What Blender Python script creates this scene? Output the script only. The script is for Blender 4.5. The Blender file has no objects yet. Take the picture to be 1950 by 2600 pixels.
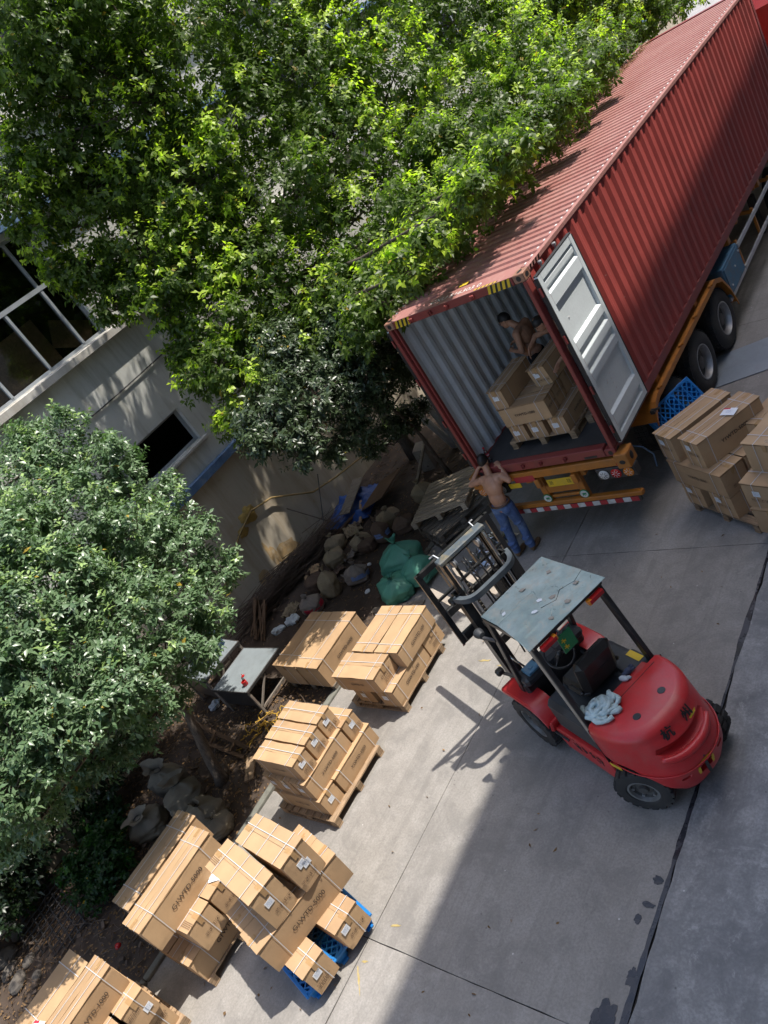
import bpy, bmesh, math, random
import numpy as np
from mathutils import Vector, Matrix, Euler, noise as mnoise

random.seed(7)
rng = np.random.default_rng(11)
scene = bpy.context.scene
COL = scene.collection
R = math.radians

# ------------------------------------------------------------------ camera
cam_d = bpy.data.cameras.new("camera")
cam = bpy.data.objects.new("camera", cam_d)
COL.objects.link(cam)
cam_d.sensor_fit = 'VERTICAL'
cam_d.sensor_height = 36.0
cam_d.lens = 1989.81 / 2600 * 36.0
cam_d.clip_start = 0.05
cam_d.clip_end = 500
RX = Vector((0.69486642, 0.48757576, -0.52861189))
RD = Vector((-0.09430396, -0.6669348, -0.73912431))
RF = Vector((-0.71292876, 0.56344286, -0.41745027))
cm = Matrix((RX, -RD, -RF)).transposed().to_4x4()
cm.translation = Vector((7.81484, -8.15945, 7.02188))
cam.matrix_world = cm
scene.camera = cam

# ------------------------------------------------------------------ world, sun, exposure
SUN = Vector((0.333, 0.39, 1.0)).normalized()
SUN_EL = math.asin(SUN.z)
SUN_AZ = math.atan2(SUN.x, SUN.y)
world = bpy.data.worlds.new("World")
scene.world = world
world.use_nodes = True
wn = world.node_tree
wn.nodes.clear()
wo = wn.nodes.new("ShaderNodeOutputWorld")
wb = wn.nodes.new("ShaderNodeBackground")
sk = wn.nodes.new("ShaderNodeTexSky")
sk.sky_type = 'NISHITA'
sk.sun_disc = False
sk.sun_elevation = SUN_EL
sk.sun_rotation = SUN_AZ
sk.altitude = 50
sk.air_density = 1.0
sk.dust_density = 2.2
sk.ozone_density = 1.0
wb.inputs[1].default_value = 0.15
wn.links.new(sk.outputs[0], wb.inputs[0])
wn.links.new(wb.outputs[0], wo.inputs[0])

sun_d = bpy.data.lights.new("sun", 'SUN')
sun_d.energy = 2.7
sun_d.angle = R(0.55)
sun_d.color = (1.0, 0.95, 0.87)
sun_o = bpy.data.objects.new("sun", sun_d)
COL.objects.link(sun_o)
sun_o.rotation_euler = (-SUN).to_track_quat('-Z', 'Y').to_euler()
sun_o.location = (0, 0, 40)

scene.view_settings.view_transform = 'Standard'
scene.view_settings.look = 'None'
scene.view_settings.gamma = 1.0
scene.view_settings.use_curve_mapping = False
scene.view_settings.exposure = 1.28
scene.render.engine = 'CYCLES'
scene.cycles.max_bounces = 8
scene.cycles.diffuse_bounces = 5
scene.cycles.glossy_bounces = 3
scene.cycles.transmission_bounces = 4
scene.cycles.transparent_max_bounces = 8
scene.cycles.use_denoising = True

# ------------------------------------------------------------------ helpers: tagging
def tag(o, label=None, cat=None, group=None, kind=None):
    if label: o["label"] = label
    if cat: o["category"] = cat
    if group: o["group"] = group
    if kind: o["kind"] = kind
    return o

def empty(name, loc=(0, 0, 0), rz=0.0, label=None, cat=None, group=None, rot=None):
    o = bpy.data.objects.new(name, None)
    COL.objects.link(o)
    o.location = loc
    o.rotation_euler = rot if rot is not None else (0, 0, rz)
    o.empty_display_size = 0.1
    return tag(o, label, cat, group)

def link_mesh(name, me, parent=None, loc=(0, 0, 0), rot=(0, 0, 0), scl=None):
    o = bpy.data.objects.new(name, me)
    COL.objects.link(o)
    if parent is not None: o.parent = parent
    o.location = loc
    o.rotation_euler = rot
    if scl: o.scale = scl
    return o

# ------------------------------------------------------------------ helpers: mesh building
class MB:
    def __init__(self):
        self.v = []; self.f = []; self.m = []
    def add(self, vs, fs, mi=0, T=None):
        o = len(self.v)
        if T is not None: vs = [T @ Vector(p) for p in vs]
        self.v.extend([tuple(p) for p in vs])
        for f in fs:
            self.f.append(tuple(i + o for i in f)); self.m.append(mi)
        return self
    def box(self, c, s, rot=None, mi=0, T=None):
        x, y, z = s[0] / 2, s[1] / 2, s[2] / 2
        vs = [Vector(p) for p in ((-x, -y, -z), (x, -y, -z), (x, y, -z), (-x, y, -z), (-x, -y, z), (x, -y, z), (x, y, z), (-x, y, z))]
        M = Matrix.Translation(Vector(c))
        if rot is not None: M = M @ Euler(rot).to_matrix().to_4x4()
        if T is not None: M = T @ M
        return self.add([M @ p for p in vs], [(0, 3, 2, 1), (4, 5, 6, 7), (0, 1, 5, 4), (1, 2, 6, 5), (2, 3, 7, 6), (3, 0, 4, 7)], mi)
    def bx(self, x0, x1, y0, y1, z0, z1, mi=0, T=None):
        return self.box(((x0 + x1) / 2, (y0 + y1) / 2, (z0 + z1) / 2), (abs(x1 - x0), abs(y1 - y0), abs(z1 - z0)), None, mi, T)
    def cbox(self, c, s, ch=0.01, rot=None, mi=0, T=None):
        """chamfered box, 24 vertices"""
        hx, hy, hz = s[0] / 2, s[1] / 2, s[2] / 2
        ch = min(ch, hx * .95, hy * .95, hz * .95)
        vs = []; idx = {}
        for sx in (-1, 1):
            for sy in (-1, 1):
                for sz in (-1, 1):
                    for ax in range(3):
                        p = [sx * hx, sy * hy, sz * hz]
                        for k in range(3):
                            if k != ax: p[k] -= (sx, sy, sz)[k] * ch
                        idx[(sx, sy, sz, ax)] = len(vs); vs.append(Vector(p))
        fs = []
        for ax in range(3):
            a, b = [(1, 2), (2, 0), (0, 1)][ax]
            for s_ in (-1, 1):
                q = []
                for (u, w) in ((-1, -1), (1, -1), (1, 1), (-1, 1)):
                    t = [0, 0, 0]; t[ax] = s_; t[a] = u; t[b] = w
                    q.append(idx[(t[0], t[1], t[2], ax)])
                if s_ < 0: q.reverse()
                fs.append(tuple(q))
        for ax in range(3):
            a, b = [(1, 2), (2, 0), (0, 1)][ax]
            for sa in (-1, 1):
                for sb in (-1, 1):
                    def k(u, which):
                        t = [0, 0, 0]; t[ax] = u; t[a] = sa; t[b] = sb
                        return idx[(t[0], t[1], t[2], which)]
                    q = [k(-1, a), k(1, a), k(1, b), k(-1, b)]
                    if sa * sb < 0: q.reverse()
                    fs.append(tuple(q))
        for sx in (-1, 1):
            for sy in (-1, 1):
                for sz in (-1, 1):
                    q = [idx[(sx, sy, sz, 0)], idx[(sx, sy, sz, 1)], idx[(sx, sy, sz, 2)]]
                    if sx * sy * sz < 0: q.reverse()
                    fs.append(tuple(q))
        M = Matrix.Translation(Vector(c))
        if rot is not None: M = M @ Euler(rot).to_matrix().to_4x4()
        if T is not None: M = T @ M
        return self.add([M @ p for p in vs], fs, mi)
    def bar(self, a, b, w, h=None, mi=0, up=(0, 0, 1), ch=0):
        """rectangular bar from a to b"""
        a = Vector(a); b = Vector(b); h = h or w
        d = b - a; L = d.length; d.normalize()
        up = Vector(up)
        if abs(d.dot(up)) > .98: up = Vector((1, 0, 0))
        s = d.cross(up).normalized(); u = s.cross(d).normalized()
        M = Matrix((d, s, u)).transposed().to_4x4(); M.translation = (a + b) / 2
        if ch: return self.cbox((0, 0, 0), (L, w, h), ch, None, mi, M)
        return self.box((0, 0, 0), (L, w, h), None, mi, M)
    def tube(self, pts, r, n=8, mi=0, cap=True, closed=False):
        pts = [Vector(p) for p in pts]
        k = len(pts)
        rr = r if isinstance(r, (list, tuple)) else [r] * k
        vs = []; fs = []
        nrm = None
        for i in range(k):
            if closed: t = (pts[(i + 1) % k] - pts[i - 1])
            else: t = pts[min(i + 1, k - 1)] - pts[max(i - 1, 0)]
            if t.length < 1e-9: t = Vector((0, 0, 1))
            t.normalize()
            if nrm is None:
                ref = Vector((0, 0, 1)) if abs(t.z) < .9 else Vector((1, 0, 0))
                nrm = t.cross(ref).normalized()
            else:
                nrm = (nrm - t * nrm.dot(t))
                if nrm.length < 1e-6: nrm = t.orthogonal()
                nrm.normalize()
            bn = t.cross(nrm)
            for j in range(n):
                an = 2 * math.pi * j / n
                vs.append(pts[i] + (nrm * math.cos(an) + bn * math.sin(an)) * rr[i])
        for i in range(k if closed else k - 1):
            i2 = (i + 1) % k
            for j in range(n):
                fs.append((i * n + j, i * n + (j + 1) % n, i2 * n + (j + 1) % n, i2 * n + j))
        if cap and not closed:
            fs.append(tuple(reversed(range(n)))); fs.append(tuple(range((k - 1) * n, k * n)))
        return self.add(vs, fs, mi)
    def cyl(self, a, b, r, n=16, mi=0, r2=None):
        return self.tube([a, b], [r, r if r2 is None else r2], n, mi)
    def lathe(self, prof, n=24, mi=0, T=None, closed=False, cap=True):
        """profile [(radius, height)] revolved about z"""
        vs = []; fs = []
        k = len(prof)
        for (r_, h_) in prof:
            for j in range(n):
                an = 2 * math.pi * j / n
                vs.append((r_ * math.cos(an), r_ * math.sin(an), h_))
        for i in range(k if closed else k - 1):
            i2 = (i + 1) % k
            for j in range(n):
                fs.append((i * n + j, i * n + (j + 1) % n, i2 * n + (j + 1) % n, i2 * n + j))
        if not closed and cap:
            if prof[0][0] > 1e-5: fs.append(tuple(reversed(range(n))))
            if prof[-1][0] > 1e-5: fs.append(tuple(range((k - 1) * n, k * n)))
        return self.add(vs, fs, mi, T)
    def prism(self, poly, z0, z1, mi=0, T=None):
        n = len(poly)
        vs = [(p[0], p[1], z0) for p in poly] + [(p[0], p[1], z1) for p in poly]
        fs = [tuple(reversed(range(n))), tuple(range(n, 2 * n))]
        for i in range(n): fs.append((i, (i + 1) % n, n + (i + 1) % n, n + i))
        return self.add(vs, fs, mi, T)
    def sphere(self, c, r, nu=12, nv=8, mi=0, T=None):
        r = r if isinstance(r, (tuple, list)) else (r, r, r)
        vs = [(0, 0, -1)]; fs = []
        for i in range(1, nv):
            th = math.pi * i / nv - math.pi / 2
            for j in range(nu):
                an = 2 * math.pi * j / nu
                vs.append((math.cos(th) * math.cos(an), math.cos(th) * math.sin(an), math.sin(th)))
        vs.append((0, 0, 1)); top = len(vs) - 1
        for j in range(nu):
            fs.append((0, 1 + (j + 1) % nu, 1 + j))
            fs.append((top, 1 + (nv - 2) * nu + j, 1 + (nv - 2) * nu + (j + 1) % nu))
        for i in range(nv - 2):
            for j in range(nu):
                a = 1 + i * nu
                fs.append((a + j, a + (j + 1) % nu, a + nu + (j + 1) % nu, a + nu + j))
        vs = [Vector((c[0] + p[0] * r[0], c[1] + p[1] * r[1], c[2] + p[2] * r[2])) for p in vs]
        return self.add(vs, fs, mi, T)
    def mesh(self, name, mats, smooth=False, fix=False):
        me = bpy.data.meshes.new(name)
        me.from_pydata(self.v, [], self.f)
        if not isinstance(mats, (list, tuple)): mats = [mats]
        for m in mats: me.materials.append(m)
        if len(mats) > 1: me.polygons.foreach_set("material_index", self.m)
        if fix:
            bm = bmesh.new(); bm.from_mesh(me)
            bmesh.ops.recalc_face_normals(bm, faces=bm.faces); bm.to_mesh(me); bm.free()
        if smooth:
            if smooth is True: me.polygons.foreach_set("use_smooth", [True] * len(me.polygons))
            else:
                me.polygons.foreach_set("use_smooth", [True] * len(me.polygons))
                me.set_sharp_from_angle(angle=R(smooth))
        me.update()
        return me
    def build(self, name, mats, parent=None, smooth=False, loc=(0, 0, 0), rot=(0, 0, 0), fix=False):
        return link_mesh(name, self.mesh(name, mats, smooth, fix), parent, loc, rot)

def baked(o):
    """turn an object with modifiers into a plain mesh object"""
    bpy.context.view_layer.update()
    dg = bpy.context.evaluated_depsgraph_get()
    me = bpy.data.meshes.new_from_object(o.evaluated_get(dg))
    old = o.data
    o.modifiers.clear()
    o.data = me
    if old.users == 0: bpy.data.meshes.remove(old)
    return o

_text_cache = {}
def text_mesh(s, size, mat, spacing=1.0, sx=1.0, bold=0.0):
    key = (s, size, mat.name, sx, bold)
    if key in _text_cache: return _text_cache[key]
    cu = bpy.data.curves.new("lettering", 'FONT')
    cu.body = s; cu.size = size; cu.align_x = 'CENTER'; cu.align_y = 'CENTER'
    cu.resolution_u = 2; cu.offset = bold
    cu.space_character = spacing
    o = bpy.data.objects.new("tmp", cu); COL.objects.link(o)
    bpy.context.view_layer.update()
    dg = bpy.context.evaluated_depsgraph_get()
    me = bpy.data.meshes.new_from_object(o.evaluated_get(dg))
    bpy.data.objects.remove(o); bpy.data.curves.remove(cu)
    if sx != 1.0:
        me.transform(Matrix.Diagonal((sx, 1, 1, 1)))
    me.materials.clear(); me.materials.append(mat)
    _text_cache[key] = me
    return me

# ------------------------------------------------------------------ helpers: materials
class NT:
    def __init__(self, name):
        self.mat = bpy.data.materials.new(name); self.mat.use_nodes = True
        self.t = self.mat.node_tree; self.t.nodes.clear()
        self.out = self.n("ShaderNodeOutputMaterial")
        self.p = self.n("ShaderNodeBsdfPrincipled")
        self.l(self.p.outputs[0], self.out.inputs[0])
        self.tc = self.n("ShaderNodeTexCoord")
    def n(self, ty, **kw):
        nd = self.t.nodes.new(ty)
        for k, v in kw.items(): setattr(nd, k, v)
        return nd
    def l(self, a, b): self.t.links.new(a, b)
    def noise(self, scale, detail=4, rough=.55, vec=None, dist=0.0):
        nd = self.n("ShaderNodeTexNoise"); nd.inputs["Scale"].default_value = scale
        nd.inputs["Detail"].default_value = detail; nd.inputs["Roughness"].default_value = rough
        nd.inputs["Distortion"].default_value = dist
        self.l(vec if vec is not None else self.tc.outputs["Object"], nd.inputs["Vector"])
        return nd.outputs["Fac"]
    def vec(self, scale=(1, 1, 1), coord="Object", src=None, rot=(0, 0, 0)):
        mp = self.n("ShaderNodeMapping"); mp.inputs["Scale"].default_value = scale; mp.inputs["Rotation"].default_value = rot
        self.l(src if src is not None else self.tc.outputs[coord], mp.inputs[0]); return mp.outputs[0]
    def ramp(self, fac, stops):
        r = self.n("ShaderNodeValToRGB"); cr = r.color_ramp
        while len(cr.elements) > len(stops): cr.elements.remove(cr.elements[-1])
        while len(cr.elements) < len(stops): cr.elements.new(.5)
        for e, (p, c) in zip(cr.elements, stops):
            e.position = p
            e.color = (c, c, c, 1) if not isinstance(c, (tuple, list)) else (c[0], c[1], c[2], 1)
        self.l(fac, r.inputs[0]); return r.outputs[0]
    def mixc(self, fac, a, b, mode='MIX'):
        m = self.n("ShaderNodeMix"); m.data_type = 'RGBA'; m.blend_type = mode
        ins = [s for s in m.inputs if s.enabled]
        for sock, v in zip(ins, (fac, a, b)):
            if isinstance(v, bpy.types.NodeSocket): self.l(v, sock)
            elif isinstance(v, (tuple, list)): sock.default_value = (v[0], v[1], v[2], 1)
            else:
                if sock.type == 'RGBA': sock.default_value = (v, v, v, 1)
                else: sock.default_value = v
        return [s for s in m.outputs if s.enabled][0]
    def math(self, op, a, b=None):
        m = self.n("ShaderNodeMath", operation=op)
        for i, v in enumerate((a, b)):
            if v is None: continue
            if isinstance(v, bpy.types.NodeSocket): self.l(v, m.inputs[i])
            else: m.inputs[i].default_value = v
        return m.outputs[0]
    def rnd(self):
        return self.n("ShaderNodeObjectInfo").outputs["Random"]
    def set(self, base=None, rough=None, metal=None, spec=None, **kw):
        p = self.p
        for k, v in (("Base Color", base), ("Roughness", rough), ("Metallic", metal), ("Specular IOR Level", spec)) + tuple(kw.items()):
            if v is None: continue
            s = p.inputs[k]
            if isinstance(v, bpy.types.NodeSocket): self.l(v, s)
            elif isinstance(v, (tuple, list)): s.default_value = (v[0], v[1], v[2], 1)
            else: s.default_value = v
        return self
    def bump(self, h, strength=.3, dist=.01):
        b = self.n("ShaderNodeBump"); b.inputs["Strength"].default_value = strength; b.inputs["Distance"].default_value = dist
        self.l(h, b.inputs["Height"]); self.l(b.outputs[0], self.p.inputs["Normal"]); return self

def hexc(r, g, b):
    """photo colour 0-255 to linear"""
    def f(c):
        c /= 255.0
        return c / 12.92 if c <= .04045 else ((c + .055) / 1.055) ** 2.4
    return (f(r), f(g), f(b))

def worn(name, base, rough=.5, var=.18, scale=3.0, dirt=None, dirt_amt=.35, dscale=1.5, fine=40, bump=.15, metal=0, spec=.5, chips=None, chip_amt=0.0, coord="Object"):
    """a painted or natural surface: broad tone changes, fine grain, dirt patches with their own shape"""
    k = NT(name)
    co = k.tc.outputs[coord]
    n1 = k.noise(scale, 5, .6, co); n2 = k.noise(fine, 3, .6, co)
    lo = tuple(c * (1 - var) for c in base); hi = tuple(min(1, c * (1 + var)) for c in base)
    c = k.ramp(n1, [(.3, lo), (.7, hi)])
    c = k.mixc(k.math('MULTIPLY', k.ramp(n2, [(.35, 0), (.65, 1)]), .25), c, tuple(x * .75 for x in base))
    if dirt is not None:
        d = k.noise(dscale, 6, .65, co, .3)
        c = k.mixc(k.math('MULTIPLY', k.ramp(d, [(.48, 0), (.72, 1)]), dirt_amt), c, dirt)
    if chips is not None:
        ch = k.noise(9, 6, .7, co)
        c = k.mixc(k.ramp(ch, [(1 - chip_amt - .02, 0), (1 - chip_amt, 1)]), c, chips)
    rn = k.ramp(n1, [(.3, max(0, rough - .08)), (.7, min(1, rough + .1))])
    k.set(base=c, rough=rn, metal=metal, spec=spec)
    if bump: k.bump(n2, bump, .004)
    return k.mat
# ------------------------------------------------------------------ materials
M = {}

def m_concrete(name, base, dark, light, patch):
    k = NT(name)
    oi = k.n("ShaderNodeObjectInfo")
    ad = k.n("ShaderNodeVectorMath", operation='ADD'); k.l(k.tc.outputs["Object"], ad.inputs[0]); k.l(oi.outputs["Location"], ad.inputs[1])
    co = ad.outputs[0]
    big = k.noise(.55, 6, .62, co, .4); mid = k.noise(3.2, 6, .65, co, .2); fine = k.noise(38, 4, .7, co); grit = k.noise(160, 2, .6, co)
    brush = k.noise(24, 3, .6, k.vec((.25, 7, 1), src=co))
    c = k.ramp(big, [(.3, tuple(x * .84 for x in base)), (.5, base), (.72, tuple(x * 1.10 for x in base))])
    c = k.mixc(k.math('MULTIPLY', k.ramp(mid, [(.46, 0), (.62, 1)]), .6), c, light)
    c = k.mixc(k.math('MULTIPLY', k.ramp(k.noise(1.7, 8, .72, co, .6), [(.48, 0), (.62, 1)]), .62), c, dark)
    # scabbed pale patches with crisp edges
    c = k.mixc(k.math('MULTIPLY', k.ramp(k.noise(1.1, 9, .74, co, .9), [(.55, 0), (.60, 1)]), patch), c, light)
    # tyre scuffs: long faint dark streaks
    sc = k.noise(1.6, 5, .6, k.vec((4.5, .22, 1), src=co, rot=(0, 0, .35)), .5)
    c = k.mixc(k.math('MULTIPLY', k.ramp(sc, [(.53, 0), (.64, 1)]), .33), c, tuple(x * .66 for x in base))
    c = k.mixc(k.math('MULTIPLY', k.ramp(fine, [(.4, 1), (.6, 0)]), .42), c, tuple(x * .6 for x in base))
    vo = k.n("ShaderNodeTexVoronoi"); vo.inputs["Scale"].default_value = 4.5; k.l(co, vo.inputs["Vector"])
    c = k.mixc(k.math('MULTIPLY', k.ramp(vo.outputs["Distance"], [(.03, 1), (.055, 0)]), .6), c, tuple(x * .35 for x in base))
    vo2 = k.n("ShaderNodeTexVoronoi"); vo2.inputs["Scale"].default_value = 2.7; k.l(co, vo2.inputs["Vector"])
    c = k.mixc(k.math('MULTIPLY', k.ramp(vo2.outputs["Distance"], [(.018, 1), (.03, 0)]), .8), c, (.6, .58, .55))
    # hairline cracks
    vc = k.n("ShaderNodeTexVoronoi", feature='DISTANCE_TO_EDGE'); vc.inputs["Scale"].default_value = .42
    wv = k.n("ShaderNodeVectorMath", operation='ADD'); k.l(co, wv.inputs[0])
    nz = k.n("ShaderNodeTexNoise"); nz.inputs["Scale"].default_value = 2.2; nz.inputs["Detail"].default_value = 5; k.l(co, nz.inputs["Vector"])
    k.l(nz.outputs["Color"], wv.inputs[1]); k.l(wv.outputs[0], vc.inputs["Vector"])
    cr = k.math('MULTIPLY', k.ramp(vc.outputs["Distance"], [(.0, 1), (.004, 0)]), k.ramp(k.noise(.4, 2, .5, co), [(.5, 0), (.6, 1)]))
    c = k.mixc(k.math('MULTIPLY', cr, .22), c, tuple(x * .3 for x in base))
    c = k.mixc(1.0, c, k.ramp(oi.outputs["Random"], [(0, .93), (1, 1.07)]), 'MULTIPLY')
    k.set(base=c, rough=k.ramp(mid, [(.3, .78), (.7, .95)]), spec=.3)
    h = k.math('ADD', k.math('MULTIPLY', grit, .45), k.math('ADD', k.math('MULTIPLY', fine, .6), k.math('MULTIPLY', brush, .5)))
    k.bump(h, .4, .006)
    return k.mat
M['concrete'] = m_concrete("concrete_broom_finished", (.285, .266, .243), (.19, .18, .168), (.35, .33, .305), .3)
M['concrete_old'] = m_concrete("concrete_pitted", (.255, .25, .245), (.13, .13, .135), (.41, .40, .385), .75)
M['joint'] = worn("joint_dirt", (.03, .028, .026), .9, .3)
M['soil'] = worn("brown_soil", (.062, .042, .03), .95, .35, 4, (.11, .085, .065), .5, 2.2, 60, .8)
M['kerb'] = worn("kerb_concrete", (.17, .17, .145), .85, .3, 5, (.07, .06, .05), .8, 3)
def m_oil(name):
    k = NT(name)
    n1 = k.noise(6, 5, .6)
    k.set(base=k.ramp(n1, [(.3, (.018, .018, .022)), (.7, (.05, .05, .058))]), rough=k.ramp(n1, [(.35, .12), (.65, .45)]), spec=.5)
    return k.mat
M['oil'] = m_oil("wet_oil_stain")

def m_cardboard(name, base):
    k = NT(name)
    co = k.tc.outputs["Object"]
    n1 = k.noise(3.5, 4, .55, co); n2 = k.noise(90, 2, .6, co)
    flute = k.noise(6, 2, .5, k.vec((60, 60, 2), "Object"))
    c = k.ramp(n1, [(.3, tuple(x * .88 for x in base)), (.7, tuple(x * 1.08 for x in base))])
    c = k.mixc(k.math('MULTIPLY', k.ramp(flute, [(.45, 0), (.62, 1)]), .14), c, tuple(x * .72 for x in base))
    sc = k.noise(2.1, 6, .75, co, 1.2)
    c = k.mixc(k.math('MULTIPLY', k.ramp(sc, [(.60, 0), (.68, 1)]), .22), c, tuple(x * .6 for x in base))
    tint = k.ramp(k.rnd(), [(0, (.90, .88, .86)), (.5, (1, 1, 1)), (1, (1.06, 1.05, 1.02))])
    c = k.mixc(1.0, c, tint, 'MULTIPLY')
    k.set(base=c, rough=.78, spec=.25)
    k.bump(k.math('ADD', k.math('MULTIPLY', n2, .4), k.math('MULTIPLY', flute, .6)), .12, .004)
    return k.mat
M['card'] = m_cardboard("kraft_cardboard", (.455, .302, .172))
M['card_edge'] = m_cardboard("corrugated_edge", (.27, .165, .085))
M['strap'] = worn("white_plastic_strap", (.56, .56, .56), .35, .06, 6, None, bump=0)
M['tape'] = worn("packing_tape", (.40, .25, .12), .22, .08, 6, None, bump=0)
M['paper'] = worn("white_label_paper", (.78, .79, .80), .6, .04, 5, None, bump=0)
M['ink'] = worn("black_ink", (.075, .052, .036), .7, .3, 60, None, bump=0)
M['ink_brown'] = worn("brown_ink", (.13, .08, .048), .8, .3, 60, None, bump=0)
M['ink_red'] = worn("red_ink", (.55, .03, .06), .5, .1, 9, None, bump=0)
M['ink_blue'] = worn("blue_ink", (.15, .22, .42), .5, .1, 9, None, bump=0)

def m_wood(name, base, grain=(1, 14, 14), dark=.45, rough=.75):
    k = NT(name)
    co = k.vec(grain, "Object")
    g = k.noise(5, 5, .65, co, .8); n2 = k.noise(2.2, 4, .6)
    c = k.ramp(g, [(.3, tuple(x * dark for x in base)), (.55, base), (.8, tuple(min(1, x * 1.25) for x in base))])
    c = k.mixc(k.math('MULTIPLY', k.ramp(n2, [(.5, 0), (.7, 1)]), .4), c, tuple(x * .45 for x in base))
    tint = k.ramp(k.rnd(), [(0, .72), (1, 1.15)])
    c = k.mixc(1.0, c, tint, 'MULTIPLY')
    k.set(base=c, rough=rough, spec=.25); k.bump(g, .4, .004)
    return k.mat
M['wood'] = m_wood("pallet_pine", (.36, .25, .155))
M['wood_pale'] = m_wood("sun_bleached_pallet_wood", (.46, .37, .27))
M['wood_grey'] = m_wood("weathered_pallet_wood", (.20, .17, .135))
M['wood_dark'] = m_wood("old_brown_timber", (.14, .085, .05))
M['ply'] = m_wood("plywood", (.52, .30, .17), (1, 3, 3), .7)
M['bark'] = m_wood("tree_bark", (.12, .095, .075), (7, 7, 1.2), .4, .9)
M['twig'] = worn("dry_twigs", (.10, .07, .05), .9, .4, 9)

M['blue_plastic'] = worn("blue_moulded_plastic", (.012, .19, .55), .42, .12, 4, (.05, .13, .25), .35, 3, 50, .05)
M['red_side'] = worn("container_red_paint", (.385, .064, .052), .5, .14, 1.4, (.22, .05, .04), .6, 1.1, 30, .08, chips=(.50, .36, .30), chip_amt=.29)
def m_roof():
    k = NT("container_roof_faded_paint")
    co = k.tc.outputs["Object"]
    n1 = k.noise(1.3, 6, .6, co); n2 = k.noise(14, 5, .65, co)
    c = k.ramp(n1, [(.3, (.27, .105, .09)), (.7, (.34, .165, .145))])
    c = k.mixc(k.math('MULTIPLY', k.ramp(n2, [(.5, 0), (.7, 1)]), .4), c, (.38, .26, .22))
    c = k.mixc(k.math('MULTIPLY', k.ramp(k.noise(2.6, 7, .7, co, .5), [(.58, 0), (.72, 1)]), .5), c, (.24, .12, .09))
    k.set(base=c, rough=.72, spec=.3); k.bump(n2, .1, .004)
    return k.mat
M['red_roof'] = m_roof()
M['red_frame'] = worn("container_frame_paint", (.24, .042, .036), .48, .15, 2, (.14, .05, .04), .5, 2.5, 40, .1, chips=(.45, .3, .22), chip_amt=.29)
M['inner_grey'] = worn("container_inner_grey_paint", (.76, .81, .84), .5, .08, 1.2, (.42, .44, .45), .45, 2.2, 40, .06)
M['door_grey'] = worn("door_inner_grey_paint", (.66, .71, .72), .45, .06, 1.2, (.50, .53, .53), .4, 2.6, 40, .05)
M['floor_black'] = worn("container_floor_dark", (.05, .048, .047), .55, .3, 3, (.09, .085, .08), .45, 4, 60, .4)
M['rubber'] = worn("black_rubber_gasket", (.02, .02, .02), .6, .2, 5, None, bump=.1)
M['casting'] = worn("corner_casting", (.27, .13, .085), .6, .2, 5, (.35, .22, .12), .6, 6, 60, .3)
M['road_yellow'] = worn("worn_yellow_road_paint", (.42, .32, .12), .8, .3, 9, (.29, .272, .25), .9, 14, 60, .05)
M['yellow'] = worn("hazard_yellow", (.70, .47, .02), .5, .1, 6, (.4, .3, .1), .4, 7, 60, .05)
M['black'] = worn("black_paint", (.018, .017, .017), .5, .2, 6, None, bump=0)
M['white'] = worn("white_paint", (.72, .70, .68), .55, .08, 8, (.4, .35, .32), .4, 7, 60, .05)
M['orange'] = worn("trailer_orange_paint", (.42, .15, .018), .45, .15, 2.2, (.20, .10, .04), .6, 2.6, 30, .1, chips=(.12, .07, .04), chip_amt=.30)
M['steel_dark'] = worn("dark_greasy_steel", (.035, .033, .032), .5, .3, 5, (.08, .06, .045), .4, 5, 50, .2)
M['tyre'] = worn("tyre_rubber", (.028, .027, .027), .82, .25, 6, (.075, .068, .06), .5, 3.5, 70, .3)
M['rim'] = worn("rim_steel", (.42, .42, .42), .42, .2, 6, (.16, .14, .12), .6, 6, 50, .1, metal=.6)
M['wheel_grey'] = worn("dull_grey_wheel_paint", (.22, .22, .215), .5, .25, 8, (.10, .09, .08), .6, 8, 60, .15, metal=.3)
M['hub'] = worn("grimy_shaded_disc", (.10, .095, .09), .6, .3, 8, (.05, .045, .04), .6, 8, 60, .2, metal=.3)  # grime, plus the shade of the dished rim put into the colour
M['alu'] = worn("aluminium_rail", (.55, .56, .57), .42, .12, 5, (.3, .29, .28), .5, 5, 50, .1, metal=.7)
M['toolbox'] = worn("toolbox_blue_paint", (.06, .17, .27), .5, .2, 4, (.16, .11, .07), .5, 5, 50, .1)
M['lamp_red'] = worn("red_lamp_lens", (.45, .015, .015), .2, .1, 8, None, bump=0)
M['lamp_amber'] = worn("amber_lamp_lens", (.62, .20, .02), .2, .1, 8, None, bump=0)
M['lamp_clear'] = worn("clear_lamp_lens", (.62, .62, .60), .2, .1, 8, None, bump=0)
M['reflect_red'] = worn("red_reflective_tape", (.42, .03, .04), .35, .15, 8, (.2, .08, .06), .5, 9, bump=0)
M['reflect_white'] = worn("white_reflective_tape", (.62, .62, .60), .35, .12, 8, (.3, .28, .25), .5, 9, bump=0)
M['cab_red'] = worn("truck_cab_paint", (.40, .035, .025), .3, .1, 2, (.25, .05, .03), .3, 3, 40, 0)
M['steel_plate'] = worn("steel_ground_plate", (.29, .33, .37), .45, .12, 2, (.20, .21, .22), .5, 2.4, 30, .1, metal=.3)

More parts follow.
